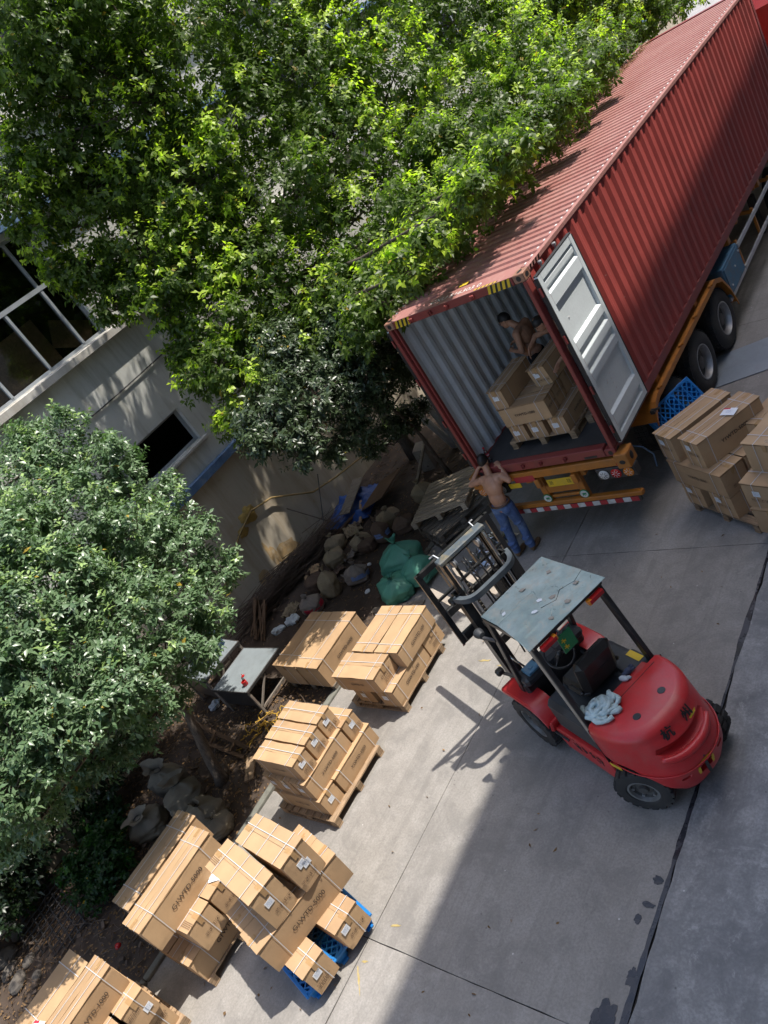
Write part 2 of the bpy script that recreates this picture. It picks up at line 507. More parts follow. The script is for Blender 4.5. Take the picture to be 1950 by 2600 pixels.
M['fl_red'] = worn("forklift_red_paint", (.52, .026, .028), .34, .12, 2.2, (.38, .10, .085), .5, 3.2, 40, .04, chips=(.52, .26, .20), chip_amt=.26)
M['fl_black'] = worn("forklift_black_paint", (.022, .021, .021), .38, .2, 4, (.07, .062, .055), .5, 4.5, 60, .08)
M['fl_dark'] = worn("forklift_dark_plastic", (.030, .032, .036), .5, .2, 5, (.085, .08, .075), .4, 5, 60, .1)
M['mast'] = worn("mast_black_steel", (.020, .020, .021), .35, .25, 6, (.06, .055, .05), .5, 6, 60, .08)
M['mast_worn'] = worn("worn_mast_paint", (.075, .095, .11), .5, .25, 6, (.42, .30, .10), .55, 5, 60, .2)
M['yoke'] = worn("dusty_blue_black_steel", (.065, .08, .092), .55, .2, 8, (.08, .08, .08), .5, 6, 60, .15)
M['chrome'] = worn("cylinder_rod_chrome", (.62, .60, .56), .18, .05, 6, None, bump=0, metal=1.0)
M['fork'] = worn("dusty_fork_steel", (.34, .29, .235), .75, .2, 8, (.16, .13, .10), .5, 9, 90, .3)
M['chain'] = worn("greasy_chain", (.13, .115, .10), .45, .3, 14, None, bump=.2, metal=.6)
M['seat'] = worn("black_vinyl_seat", (.022, .019, .018), .38, .2, 5, (.05, .042, .036), .4, 5, 70, .1)
M['cloth'] = worn("pale_blue_cloth", (.46, .58, .60), .85, .2, 12, (.20, .17, .09), .4, 8, 90, .4)
M['cloth_dark'] = worn("dark_cloth", (.05, .06, .10), .85, .3, 12, None, bump=.2)
M['green_sign'] = worn("green_sign_paint", (.01, .20, .07), .45, .1, 8, None, bump=0)
def m_roofsheet():
    k = NT("dusty_green_acrylic_sheet")
    n1 = k.noise(3.4, 6, .65); n2 = k.noise(1.5, 5, .6); n3 = k.noise(7, 5, .7, None, 1.0)
    c = k.ramp(n2, [(.3, (.40, .50, .475)), (.7, (.54, .61, .57))])
    c = k.mixc(k.math('MULTIPLY', k.ramp(n3, [(.52, 0), (.60, 1)]), .7), c, (.58, .55, .46))
    c = k.mixc(k.math('MULTIPLY', k.ramp(k.noise(5, 7, .75, None, 1.6), [(.60, 0), (.64, 1)]), .6), c, (.16, .19, .17))
    k.set(base=c, rough=.3, spec=.6)
    tr = k.n("ShaderNodeBsdfTransparent"); tr.inputs[0].default_value = (.78, .90, .87, 1)
    ms = k.n("ShaderNodeMixShader")
    k.l(k.ramp(n1, [(.35, .55), (.7, .88)]), ms.inputs[0]); k.l(tr.outputs[0], ms.inputs[1]); k.l(k.p.outputs[0], ms.inputs[2])
    k.l(ms.outputs[0], k.out.inputs[0])
    return k.mat
M['roofsheet'] = m_roofsheet()
def m_glass(name, tint=(.55, .6, .6), refl=.16):
    k = NT(name)
    tr = k.n("ShaderNodeBsdfTransparent"); tr.inputs[0].default_value = (*tint, 1)
    gl = k.n("ShaderNodeBsdfGlossy"); gl.inputs["Roughness"].default_value = .04
    fr = k.n("ShaderNodeFresnel"); fr.inputs[0].default_value = 1.5
    ms = k.n("ShaderNodeMixShader")
    k.l(k.math('ADD', fr.outputs[0], refl * .3), ms.inputs[0]); k.l(tr.outputs[0], ms.inputs[1]); k.l(gl.outputs[0], ms.inputs[2])
    k.l(ms.outputs[0], k.out.inputs[0])
    return k.mat
M['glass'] = m_glass("window_glass", (.82, .86, .86))
M['clear_film'] = m_glass("clear_plastic_film", (.80, .84, .90), .9)
M['pet'] = m_glass("clear_bottle_plastic", (.9, .92, .94), .5)

def m_wall(name, base, stain, warm):
    k = NT(name)
    co = k.tc.outputs["Object"]
    n1 = k.noise(.8, 6, .6, co); n2 = k.noise(45, 3, .7, co)
    streak = k.noise(1.6, 5, .65, k.vec((1, 2.4, .35), "Object"), .3)
    c = k.ramp(n1, [(.3, tuple(x * .88 for x in base)), (.7, tuple(x * 1.07 for x in base))])
    c = k.mixc(k.math('MULTIPLY', k.ramp(streak, [(.46, 0), (.66, 1)]), .8), c, stain)
    c = k.mixc(k.math('MULTIPLY', k.ramp(k.noise(5, 6, .7, co, .4), [(.6, 0), (.72, 1)]), .5), c, warm)
    k.set(base=c, rough=.85, spec=.25); k.bump(n2, .3, .004)
    return k.mat
M['wall_up'] = m_wall("pale_grey_render", (.54, .54, .50), (.36, .35, .30), (.46, .41, .32))
M['wall_low'] = m_wall("beige_lower_render", (.50, .44, .35), (.38, .31, .22), (.36, .24, .11))
M['sill'] = m_wall("sill_render", (.50, .48, .44), (.36, .33, .28), (.40, .34, .26))
M['ledge_blue'] = worn("blue_painted_ledge", (.085, .16, .29), .75, .3, 5, (.25, .27, .29), .5, 5, 50, .2)
M['frame_alu'] = worn("window_frame_aluminium", (.36, .385, .41), .45, .1, 5, (.3, .3, .3), .4, 6, 50, .05, metal=.3)
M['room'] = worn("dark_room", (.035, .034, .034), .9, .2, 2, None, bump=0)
M['rust_stain'] = worn("rusty_stain", (.40, .27, .13), .9, .25, 6, (.46, .40, .31), .8, 7)
M['foam'] = worn("yellow_expanding_foam", (.44, .29, .08), .85, .25, 8, (.26, .18, .08), .5, 7, 50, .5)
M['brick'] = worn("shaded_facade_tiles", (.30, .285, .26), .7, .1, 2)

M['sack_tan'] = worn("tan_woven_sack", (.27, .21, .13), .8, .2, 6, (.13, .09, .06), .5, 4, 120, .4)
M['sack_brown'] = worn("dirty_brown_sack", (.12, .075, .05), .85, .25, 6, (.09, .05, .035), .5, 4, 120, .4)
M['sack_white'] = worn("dirty_white_sack", (.24, .20, .17), .8, .25, 6, (.15, .10, .08), .55, 3, 120, .4)
M['sack_grey'] = worn("grey_beige_sack", (.17, .145, .105), .85, .25, 5, (.10, .085, .07), .55, 3, 120, .4)
M['sack_green'] = worn("green_woven_bag", (.055, .22, .155), .55, .15, 5, (.09, .28, .21), .5, 4, 140, .3)
M['tarp'] = worn("blue_tarpaulin", (.02, .075, .28), .5, .25, 5, (.02, .04, .12), .5, 4, 60, .3)
M['trash'] = worn("pale_litter", (.50, .55, .58), .6, .3, 10, None, bump=.1)
M['table_top'] = worn("grey_table_top", (.22, .25, .265), .5, .12, 4, (.16, .17, .17), .5, 6, 60, .1)
M['table_leg'] = worn("rusty_grey_angle_steel", (.22, .19, .16), .7, .25, 8, (.14, .08, .05), .5, 6, 60, .2)
M['crate_blue'] = worn("dark_blue_crate", (.025, .055, .10), .5, .2, 5, None, bump=0)
M['strap_yellow'] = worn("yellow_ratchet_strap", (.46, .27, .03), .7, .2, 9, (.2, .12, .03), .4, 8, 60, .2)
M['stone'] = worn("rough_stone", (.12, .105, .09), .9, .25, 5, (.12, .10, .08), .5, 4, 50, .6)
M['bars'] = worn("rusty_dark_bars", (.05, .045, .042), .7, .3, 8)
M['cable'] = worn("black_cable", (.02, .02, .022), .6, .2, 8, None, bump=0)
M['hose'] = worn("brown_yellow_hose", (.24, .16, .055), .7, .2, 8, None, bump=0)

def m_skin():
    k = NT("skin")
    n1 = k.noise(9, 4, .55); n2 = k.noise(120, 2, .6)
    c = k.ramp(n1, [(.3, (.40, .205, .125)), (.7, (.52, .285, .185))])
    tint = k.ramp(k.rnd(), [(0, (.86, .84, .82)), (1, (1.08, 1.08, 1.08))])
    c = k.mixc(1.0, c, tint, 'MULTIPLY')
    k.set(base=c, rough=.45, spec=.4); k.p.inputs["Subsurface Weight"].default_value = .12
    k.p.inputs["Subsurface Radius"].default_value = (.02, .008, .004)
    k.p.inputs["Subsurface Scale"].default_value = .5
    k.bump(n2, .08, .003)
    return k.mat
M['skin'] = m_skin()
M['hair'] = worn("black_hair", (.012, .010, .009), .5, .3, 30, None, bump=.5, fine=160)
M['jeans'] = worn("blue_denim", (.055, .10, .23), .85, .3, 6, (.19, .26, .38), .7, 5, 160, .4)
M['trousers'] = worn("black_trousers", (.014, .014, .016), .8, .2, 8, None, bump=.2)
M['boot'] = worn("brown_suede_boot", (.15, .09, .045), .85, .2, 12, None, bump=.2)
M['belt'] = worn("brown_belt", (.09, .045, .025), .5, .2, 12, None, bump=.1)
M['bottle_label'] = worn("red_bottle_label", (.55, .02, .03), .4, .1, 9, None, bump=0)

def m_leaf(name, rough, transl, tcol, spec=.5):
    k = NT(name)
    at = k.n("ShaderNodeAttribute"); at.attribute_name = "tone"
    col = at.outputs["Color"]
    k.set(base=col, rough=rough, spec=spec)
    tl = k.n("ShaderNodeBsdfTranslucent")
    tc = k.mixc(1.0, col, tcol, 'MULTIPLY')
    k.l(tc, tl.inputs[0])
    ms = k.n("ShaderNodeMixShader"); ms.inputs[0].default_value = transl
    k.l(k.p.outputs[0], ms.inputs[1]); k.l(tl.outputs[0], ms.inputs[2]); k.l(ms.outputs[0], k.out.inputs[0])
    return k.mat
M['leaf'] = m_leaf("camphor_leaf", .42, .48, (1.7, 2.1, .7), .4)
M['leaf_dark'] = m_leaf("dark_glossy_leaf", .36, .15, (1.3, 1.6, .8))
M['leaf_pale'] = m_leaf("osmanthus_leaf", .33, .2, (1.4, 1.8, .8))
M['leaf_dry'] = m_leaf("dry_leaf", .8, .1, (1, 1, 1), .2)
# ------------------------------------------------------------------ ground: base sheet, concrete slabs, soil strip, kerb
g = MB(); g.bx(-150, 150, -150, 150, -.4, -.03)
ground = tag(g.build("ground", M['concrete']), kind="structure")
g = MB(); g.bx(-2.2, 10.4, -24.5, 23.9, -.028, -.020); g.build("joint_bed", M['joint'], ground)

def jag_rect(x0, x1, y0, y1, amp, step=.22, ampx1=None, ampx0=None):
    """rectangle outline with crumbled edges"""
    pts = []
    def run(a, b, am, ax):
        L = math.hypot(b[0] - a[0], b[1] - a[1]); n = max(2, int(L / step))
        for i in range(n):
            t = i / n
            x = a[0] + (b[0] - a[0]) * t; y = a[1] + (b[1] - a[1]) * t
            if 0 < i:
                d = random.gauss(0, am)
                d = max(-2.2 * am, min(2.2 * am, d))
                if ax == 'x': x += d
                else: y += d
            pts.append((x, y))
    run((x0, y0), (x1, y0), amp, 'y'); run((x1, y0), (x1, y1), ampx1 or amp, 'x')
    run((x1, y1), (x0, y1), amp, 'y'); run((x0, y1), (x0, y0), ampx0 or amp, 'x')
    return pts
xs = [-2.0, 1.075, 4.12, 7.2, 10.3]
ys = [-24.4, -18.4, -12.4, -6.5, -.44, 5.6, 11.6, 17.7, 23.8]
gap = .005
for i in range(len(xs) - 1):
    for j in range(len(ys) - 1):
        x0, x1 = xs[i] + gap, xs[i + 1] - gap; y0, y1 = ys[j] + gap, ys[j + 1] - gap
        wide1 = .006 if i == 1 else None; wide0 = .010 if i == 2 else None
        if i == 2: x0 += .015
        if i == 1: x1 -= .012
        cx, cy = (x0 + x1) / 2, (y0 + y1) / 2
        poly = [(p[0] - cx, p[1] - cy) for p in jag_rect(x0, x1, y0, y1, .0025, .18 if i in (1, 2) else .4, wide1, wide0)]
        mb = MB(); mb.prism(poly, -.06, 0.0 if i < 2 else .006)
        sl = mb.build("concrete_slab", M['concrete_old'] if i >= 2 else M['concrete'], ground, loc=(cx, cy, 0))

# wet oily seepage along the wide joint: flat irregular puddles
def blob(cx, cy, rx, ry, n=40, wob=.35, seed=0):
    out = []
    for i in range(n):
        a = 2 * math.pi * i / n
        k = 1 + wob * mnoise.noise(Vector((math.cos(a) * 1.7 + seed * 9.1, math.sin(a) * 1.7, seed))) + wob * .6 * mnoise.noise(Vector((math.cos(a) * 6, math.sin(a) * 6, seed * 3.3)))
        out.append((cx + rx * k * math.cos(a), cy + ry * k * math.sin(a)))
    return out
def ribbon(pts, name):
    """irregular wet strip: list of (x, y, halfwidth)"""
    L = []; Rr = []
    for i, (x, y, w) in enumerate(pts):
        L.append((x - w * random.uniform(.75, 1.25), y)); Rr.append((x + w * random.uniform(.8, 1.2), y))
    return L + Rr[::-1]
wet = MB()
pts = []
for i in range(120):
    t = i / 119; y = -9.0 + t * 9.6
    w = .012 + .040 * max(0, mnoise.noise(Vector((y * .8, 3, 1)))) + .012 * mnoise.noise(Vector((y * 4, 1, 2))) + .035 * max(0, (-y - 4.5) / 3)
    pts.append((4.135 - .02 - .03 * max(0, (-y - 4.5) / 3), y, max(.010, w)))
wet.prism(ribbon(pts, ""), .004, .010)
oil_joint = tag(wet.build("oil_stain", M['oil']), "dark wet oil seepage along the wide joint in the concrete", "stain")
for k_, (x, y, rx, ry) in enumerate(((3.93, -6.40, .11, .18), (4.04, -5.95, .04, .08))):
    mb = MB(); mb.prism([(p[0] - x, p[1] - y) for p in blob(x, y, rx, ry, 44, .4, k_ + 2)], .0035, .0065)
    tag(mb.build("oil_stain", M['oil'], loc=(x, y, 0)), ["larger dark oil puddle beside the wide joint at the bottom right", "smaller oil puddle beside the wide joint above the larger one"][k_], "stain")
for k_, (x, y, rx, ry) in enumerate(((4.0, -5.3, .06, .03), (4.02, -5.05, .05, .045), (3.94, -5.45, .03, .05))):
    mb = MB(); mb.prism([(p[0] - x, p[1] - y) for p in blob(x, y, rx, ry, 30, .45, k_ + 12)], .0035, .0065)
    tag(mb.build("oil_stain", M['oil'], loc=(x, y, 0)), ["flat oval oil drip touching the wide joint, middle of three", "upper oil drip of three beside the wide joint below the forklift", "lower oil drip of three beside the wide joint"][k_], "stain", "oil drips beside the joint")

# worn yellow paint marks on the slab beside the blue pallet
for k_, (x, y, rx, ry, a) in enumerate(((1.22, -6.92, .012, .14, .75), (1.33, -6.28, .07, .010, .3), (1.17, -6.73, .04, .012, .2), (.62, -2.55, .10, .014, .1), (.98, -2.62, .08, .012, .05))):
    mb = MB(); mb.prism([(p[0] - x, p[1] - y) for p in blob(x, y, rx, ry, 36, .8, k_ + 20)], .003, .005)
    o = mb.build("painted_marking", M['road_yellow'], loc=(x, y, 0), rot=(0, 0, a))
    tag(o, ["longest worn yellow paint mark, in front of the blue pallet corner", "short worn yellow stroke right of the blue pallet", "tiny yellow paint fleck beside the longest mark at the blue pallet", "faint yellow dash on the concrete left of the forklift wheel", "second faint yellow dash nearest the forklift wheel"][k_], "paint mark", "worn yellow paint marks")

# soil strip between the yard and the house
nx, ny = 44, 260
X = np.linspace(-6.05, -2.02, nx); Y = np.linspace(-15, 27, ny)
sv = []; sf = []
for j in range(ny):
    for i in range(nx):
        x, y = X[i], Y[j]
        z = .03 * mnoise.noise(Vector((x * 1.3, y * 1.3, 0))) + .018 * mnoise.noise(Vector((x * 5, y * 5, 2))) + .01
        if i == nx - 1: z = -.02
        sv.append((x, y, z))
for j in range(ny - 1):
    for i in range(nx - 1):
        a = j * nx + i; sf.append((a, a + 1, a + nx + 1, a + nx))
mb = MB(); mb.add(sv, sf)
tag(mb.build("soil", M['soil'], smooth=True), kind="structure")

kerb = empty("kerb", (-2.0, 0, 0), label="low crumbled concrete kerb between yard and soil", cat="kerb")
kme = []
for v_ in range(3):
    mb = MB(); mb.cbox((0, 0, .015), (.115, .985, .11), .012)
    kme.append(mb.mesh("kerb_stone", M['kerb']))
for i in range(34):
    y = -13 + i
    link_mesh("kerb_stone", kme[i % 3], kerb, (-.02 + random.uniform(-.008, .008), y + .5, -.02 + random.uniform(-.01, .008)), (random.uniform(-.02, .02), random.uniform(-.02, .02), random.uniform(-.012, .012)))

# ------------------------------------------------------------------ the house on the left (wall plane x = -6)
WX = -6.0
house = empty("house", (WX, 0, 0), label="grey rendered building with aluminium windows behind the trees", cat="building")
def wall_with_holes(y0, y1, z0, z1, holes, th=.24):
    """wall slab in the yz plane with rectangular holes, front face at x=0, reveals included"""
    yb = sorted({y0, y1} | {h[0] for h in holes} | {h[1] for h in holes})
    zb = sorted({z0, z1} | {h[2] for h in holes} | {h[3] for h in holes})
    mb = MB()
    for a, b in zip(yb[:-1], yb[1:]):
        for c, d in zip(zb[:-1], zb[1:]):
            cy, cz = (a + b) / 2, (c + d) / 2
            if any(h[0] < cy < h[1] and h[2] < cz < h[3] for h in holes): continue
            mb.add([(0, a, c), (0, b, c), (0, b, d), (0, a, d)], [(0, 1, 2, 3)])
    for (a, b, c, d) in holes:
        mb.add([(0, a, c), (0, b, c), (-th, b, c), (-th, a, c)], [(0, 1, 2, 3)])
        mb.add([(0, a, d), (0, b, d), (-th, b, d), (-th, a, d)], [(0, 1, 2, 3)])
        mb.add([(0, a, c), (0, a, d), (-th, a, d), (-th, a, c)], [(0, 1, 2, 3)])
        mb.add([(0, b, c), (0, b, d), (-th, b, d), (-th, b, c)], [(0, 1, 2, 3)])
    return mb
big = [(-4.6, -.12, 6.16, 8.32), (1.6, 5.2, 6.16, 8.32), (7.2, 10.8, 6.16, 8.32), (13, 16.6, 6.16, 8.32), (-10.2, -6.4, 6.16, 8.32)]
small = [(-2.52, .03, 3.46, 4.22), (3.0, 5.4, 3.46, 4.22), (9, 11.4, 3.46, 4.22), (-8.6, -6.0, 3.46, 4.22)]
upper = [(-4.6, -.12, 9.9, 11.9), (1.6, 5.2, 9.9, 11.9), (7.2, 10.8, 9.9, 11.9), (13, 16.6, 9.9, 11.9)]
wall_with_holes(-16, 34, 2.94, 16, big + small + upper).build("upper_wall", M['wall_up'], house)
wall_with_holes(-16, 34, -.2, 2.78, []).build("lower_wall", M['wall_low'], house)
mb = MB(); mb.bx(-.20, .16, -16, 34, 2.78, 2.94); mb.build("ledge", M['ledge_blue'], house)
for z in (8.42, 12.05):
    mb = MB(); mb.bx(-.20, .24, -16, 34, z, z + .16); mb.build("ledge", M['ledge_blue'], house)
for z in (6.0, 9.72):
    mb = MB(); mb.cbox((.03, 9, z + .075), (.30, 50, .15), .012); mb.build("window_sill", M['sill'], house)
mb = MB(); mb.cbox((.02, -1.25, 3.42), (.14, 2.8, .06), .008); mb.build("window_sill", M['sill'], house)
mb = MB(); mb.bx(-6, -.6, -16, 34, -.2, 16); 
# dark rooms behind the windows
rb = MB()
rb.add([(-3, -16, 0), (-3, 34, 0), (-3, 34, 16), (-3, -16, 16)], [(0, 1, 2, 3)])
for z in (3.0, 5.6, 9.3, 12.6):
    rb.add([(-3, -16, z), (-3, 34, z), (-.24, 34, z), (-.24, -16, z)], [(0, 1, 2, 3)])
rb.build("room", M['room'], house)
rf = MB(); rf.bx(-8, .3, -16.2, 34.2, 16.0, 16.4); rf.build("roof", M['sill'], house)

def window(y0, y1, z0, z1, mull, transom=None, open_panes=()):
    up = list(mull)[1::2]
    w = empty("window"); w.parent = house
    fr = MB(); d0, d1 = -.17, -.10; t = .055
    fr.bx(d0, d1, y0, y1, z0, z0 + t); fr.bx(d0, d1, y0, y1, z1 - t, z1)
    fr.bx(d0, d1, y0, y0 + t, z0 + t, z1 - t); fr.bx(d0, d1, y1 - t, y1, z0 + t, z1 - t)
    edges = [y0 + t] + list(mull) + [y1 - t]
    if transom: fr.bx(d0 - .004, d1 + .02, y0 + t, y1 - t, transom - .04, transom + .04)
    for m in mull:
        if transom:
            fr.bx(d0 + .003, d1 + .012, m - .025, m + .025, z0 + t, transom - .04)
            if m in up: fr.bx(d0 + .003, d1 + .012, m - .020, m + .020, transom + .04, z1 - t)
        else: fr.bx(d0 + .003, d1 + .012, m - .025, m + .025, z0 + t, z1 - t)
    fr.build("frame", M['frame_alu'], w)
    rows = [(z0 + t, transom - .04), (transom + .04, z1 - t)] if transom else [(z0 + t, z1 - t)]
    k = 0
    for (za, zc) in rows:
        for a, b in zip(edges[:-1], edges[1:]):
            k += 1
            if k in open_panes: continue
            p = MB(); p.bx(-.142, -.136, a, b, za, zc); p.build("pane", M['glass'], w)
    return w
for i, (a, b, c, d) in enumerate(big):
    mu = [-3.32, -2.35, -1.45, -.60] if i == 0 else list(np.linspace(a, b, 6)[1:-1])
    window(a, b, c, d, mu, 7.38)
for i, (a, b, c, d) in enumerate(small):
    window(a, b, c, d, [-1.70] if i == 0 else [(a + b) / 2], None, (2,))
for (a, b, c, d) in upper: window(a, b, c, d, list(np.linspace(a, b, 5)[1:-1]), 11.2)
# cable, drip pipe, hose and black rod on the wall
mb = MB(); pts = [(.03, y, 5.17 + .02 * math.sin(y * 1.3)) for y in np.linspace(-9, 20, 60)]; mb.tube(pts, .014, 6)
tag(mb.build("cable", M['cable'], loc=(WX, 0, 0)), "black cable strung along the grey wall under the upper windows", "cable")
mb = MB(); mb.cyl((.0, .42, 2.86), (.26, .42, 2.83), .035, 10); mb.build("drip_pipe", M['white'], house)
mb = MB()
hp = [Vector((.06, -1.9, .9)), Vector((.06, -.78, 1.45)), Vector((.08, -.2, 1.62)), Vector((.08, .4, 1.47)), Vector((.1, .9, 1.12)), Vector((.1, 1.35, .8)), Vector((.16, 2.1, .62)), Vector((.3, 3.2, .45))]
sm = []
for i in range(len(hp) - 1):
    for t in range(5): sm.append(hp[i].lerp(hp[i + 1], t / 5))
mb.tube(sm, .022, 7)
tag(mb.build("hose", M['hose'], smooth=True, loc=(WX, 0, 0)), "yellow brown hose sagging along the stained lower wall", "hose")
mb = MB(); mb.tube([(.95, .1, .02), (.1, 1.75, 1.0)], .014, 6)
tag(mb.build("metal_rod", M['cable'], loc=(WX, 0, 0)), "thin black rod leaning against the stained lower wall", "rod")
mb = MB(); mb.tube([(.75, 1.0, .02), (.06, .55, 1.02)], .012, 6)
tag(mb.build("metal_rod", M['twig'], loc=(WX, 0, 0)), "short brown stick leaning on the wall beside the black rod", "rod")
# yellow foam lump and rusty run on the lower wall: raised crusts with their own outline
def crust(name, mat, c, ry, rz, depth, seed, parent, n=36):
    mb = MB(); ring = []
    for i in range(n):
        a = 2 * math.pi * i / n
        k = 1 + .6 * mnoise.noise(Vector((math.cos(a) * 1.4, math.sin(a) * 1.4, seed))) + .12 * mnoise.noise(Vector((math.cos(a) * 9, math.sin(a) * 9, seed)))
        ring.append((k * math.cos(a) * ry, k * math.sin(a) * rz))
    vs = [(0.002, c[0] + p[0], c[1] + p[1]) for p in ring] + [(depth * random.uniform(.5, 1), c[0] + p[0] * .7, c[1] + p[1] * .7) for p in ring] + [(depth, c[0], c[1])]
    fs = [(i, (i + 1) % n, n + (i + 1) % n, n + i) for i in range(n)] + [(n + i, n + (i + 1) % n, 2 * n) for i in range(n)]
    mb.add(vs, fs); return mb.build(name, mat, parent, smooth=True)
crust("foam_patch", M['foam'], (-.28, 1.60), .26, .17, .05, 3, house)
crust("foam_patch", M['foam'], (-.62, 1.40), .16, .10, .04, 5, house)
crust("rust_patch", M['rust_stain'], (-.05, .32), .34, .24, .006, 8, house)
crust("rust_patch", M['rust_stain'], (-.42, .50), .10, .34, .006, 9, house)
crust("rust_patch", M['rust_stain'], (-.9, .30), .2, .2, .006, 10, house)
# boards inside the big window
for (y, z, w, h, a, lab) in ((-1.86, 6.62, 1.55, .84, .03, "brown plywood board leaning inside the upper window"), (-.62, 6.46, .80, .50, -.55, "smaller tilted plywood board inside the upper window beside the frame")):
    mb = MB(); mb.bx(-.012, .012, -w / 2, w / 2, -h / 2, h / 2)
    tag(mb.build("plywood_board", M['ply'], loc=(WX - .20, y, z), rot=(a, .05, 0)), lab, "board")

# ------------------------------------------------------------------ the tall building the photograph is taken from: shades the right of the yard
tall = empty("tall_building", (8.4, 5, 0), label="tall pale building on the right that shades the yard", cat="building")
Hh = 20.0
def ex(y): return 8.36 - (y - 2.3) * .0235
holes = []
mb = MB()
for s, e in ((-22, 44),):
    mb.add([(ex(s) - 8.4, s - 5, -.2), (ex(e) - 8.4, e - 5, -.2), (ex(e) - 8.4, e - 5, Hh), (ex(s) - 8.4, s - 5, Hh),
            (9, s - 5, -.2), (9, e - 5, -.2), (9, e - 5, Hh), (9, s - 5, Hh)],
           [(0, 1, 2, 3), (4, 7, 6, 5), (0, 3, 7, 4), (1, 5, 6, 2), (3, 2, 6, 7)])
mb.build("wall", M['brick'], tall)
wm = MB(); wm.cbox((0, 0, 0), (.06, 1.9, 1.6), .01); wme = wm.mesh("window", M['frame_alu'])
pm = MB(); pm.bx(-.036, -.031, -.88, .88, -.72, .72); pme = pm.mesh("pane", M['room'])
for fz in range(6):
    for wy in range(14):
        y = -19 + wy * 4.2
        w_ = link_mesh("window", wme, tall, (ex(y) - 8.4 - .02, y - 5, 2 + fz * 3.3), (0, 0, .0235))
        link_mesh("pane", pme, w_, (0, 0, 0))
# ------------------------------------------------------------------ shipping container (x 0..2.438, y 0..12.192, base z 1.40)
CW, CL, CH, CZ = 2.438, 12.192, 2.896, 1.40
box40 = empty("shipping_container", (0, 0, CZ), label="long dark red corrugated shipping container with its rear doors open", cat="container")
def corrug(p0, length, period=.2785, depth=.036, flat=.07):
    """profile points (along, offset) of trapezoidal corrugation; offset 0 outer, depth inner"""
    pts = []; n = int(length / period); rem = (length - n * period) / 2
    pts.append((0, 0))
    sl = (period - 2 * flat) / 2
    for i in range(n):
        a = rem + i * period
        pts += [(a + flat / 2, 0), (a + flat / 2 + sl, depth), (a + flat / 2 + sl + flat, depth), (a + period - flat / 2, 0)]
    pts.append((length, 0))
    return [(p0 + a, o) for a, o in pts]
def side_panel(x, sgn):
    """corrugated side; sgn +1 right side (outer towards +x)"""
    z0, z1 = .158, CH - .065
    prof = corrug(.16, CL - .32)
    mb = MB()
    n = len(prof)
    for off, mi in ((0, 0), (.004, 1)):
        vs = []
        for (y, o) in prof:
            xx = x - sgn * (o + .012 + off)
            vs += [(xx, y, z0), (xx, y, z1)]
        fs = [(2 * i, 2 * i + 2, 2 * i + 3, 2 * i + 1) for i in range(n - 1)]
        mb.add(vs, fs, mi)
    return mb.build("side_panel", [M['red_side'], M['inner_grey']], box40)
side_panel(CW, 1); side_panel(0, -1)
# roof with transverse corrugation
prof = []
y = .22; per = .209
prof.append((.16, 0))
while y + per < CL - .2:
    prof += [(y, 0), (y + .02, .026), (y + .125, .026), (y + .145, 0)]
    y += per
prof.append((CL - .16, 0))
mb = MB()
for off, mi in ((0, 0), (-.004, 1)):
    vs = []
    for (yy, o) in prof:
        zz = CH - .032 + o + off
        cam_ = [(.05, zz - .0), (CW - .05, zz)]
        for (xx, z_) in cam_: vs.append((xx, yy, z_))
    mb.add(vs, [(2 * i, 2 * i + 1, 2 * i + 3, 2 * i + 2) for i in range(len(prof) - 1)], mi)
mb.build("roof_panel", [M['red_roof'], M['inner_grey']], box40)
# rust-pale weld marks at the end of each roof corrugation
mb = MB(); y = .22
while y + per < CL - .2:
    for xx in (.085, CW - .085):
        mb.cbox((xx, y + .07, CH - .002), (.022, .05, .012), .003)
    y += per
o = mb.build("weld_mark", M['white'], box40); o["kind"] = "stuff"
# rails
for x in (0.03, CW - .03):
    mb = MB(); mb.cbox((x, CL / 2, CH - .035), (.062, CL - .34, .066), .008); mb.build("top_rail", [M['red_roof']], box40)
    mb = MB(); mb.cbox((x + (.008 if x < 1 else -.008), CL / 2, .08), (.05, CL - .34, .158), .008); mb.build("bottom_rail", M['red_frame'], box40)
# rear header, sill and front end
mb = MB(); mb.cbox((CW / 2, .075, CH - .062), (CW - .34, .15, .115), .01); mb.build("rear_header", M['red_frame'], box40)
mb = MB(); mb.bx(.12, CW - .12, .004, .34, CH - .014, CH - .003); mb.build("header_plate", M['red_roof'], box40)
mb = MB(); mb.cbox((CW / 2, .07, .077), (CW - .34, .14, .15), .01); mb.build("rear_sill", M['red_frame'], box40)
mb = MB(); mb.bx(.1, CW - .1, CL - .06, CL - .02, .15, CH - .1); mb.build("front_wall", [M['red_side']], box40)
mb = MB(); mb.cbox((CW / 2, CL - .06, CH - .062), (CW - .34, .12, .115), .01); mb.build("front_header", M['red_frame'], box40)
mb = MB(); mb.cbox((CW / 2, CL - .06, .077), (CW - .34, .12, .15), .01); mb.build("front_sill", M['red_frame'], box40)
mb = MB(); mb.bx(.06, CW - .06, .141, CL - .1, .115, .152); mb.build("floor", M['floor_black'], box40)
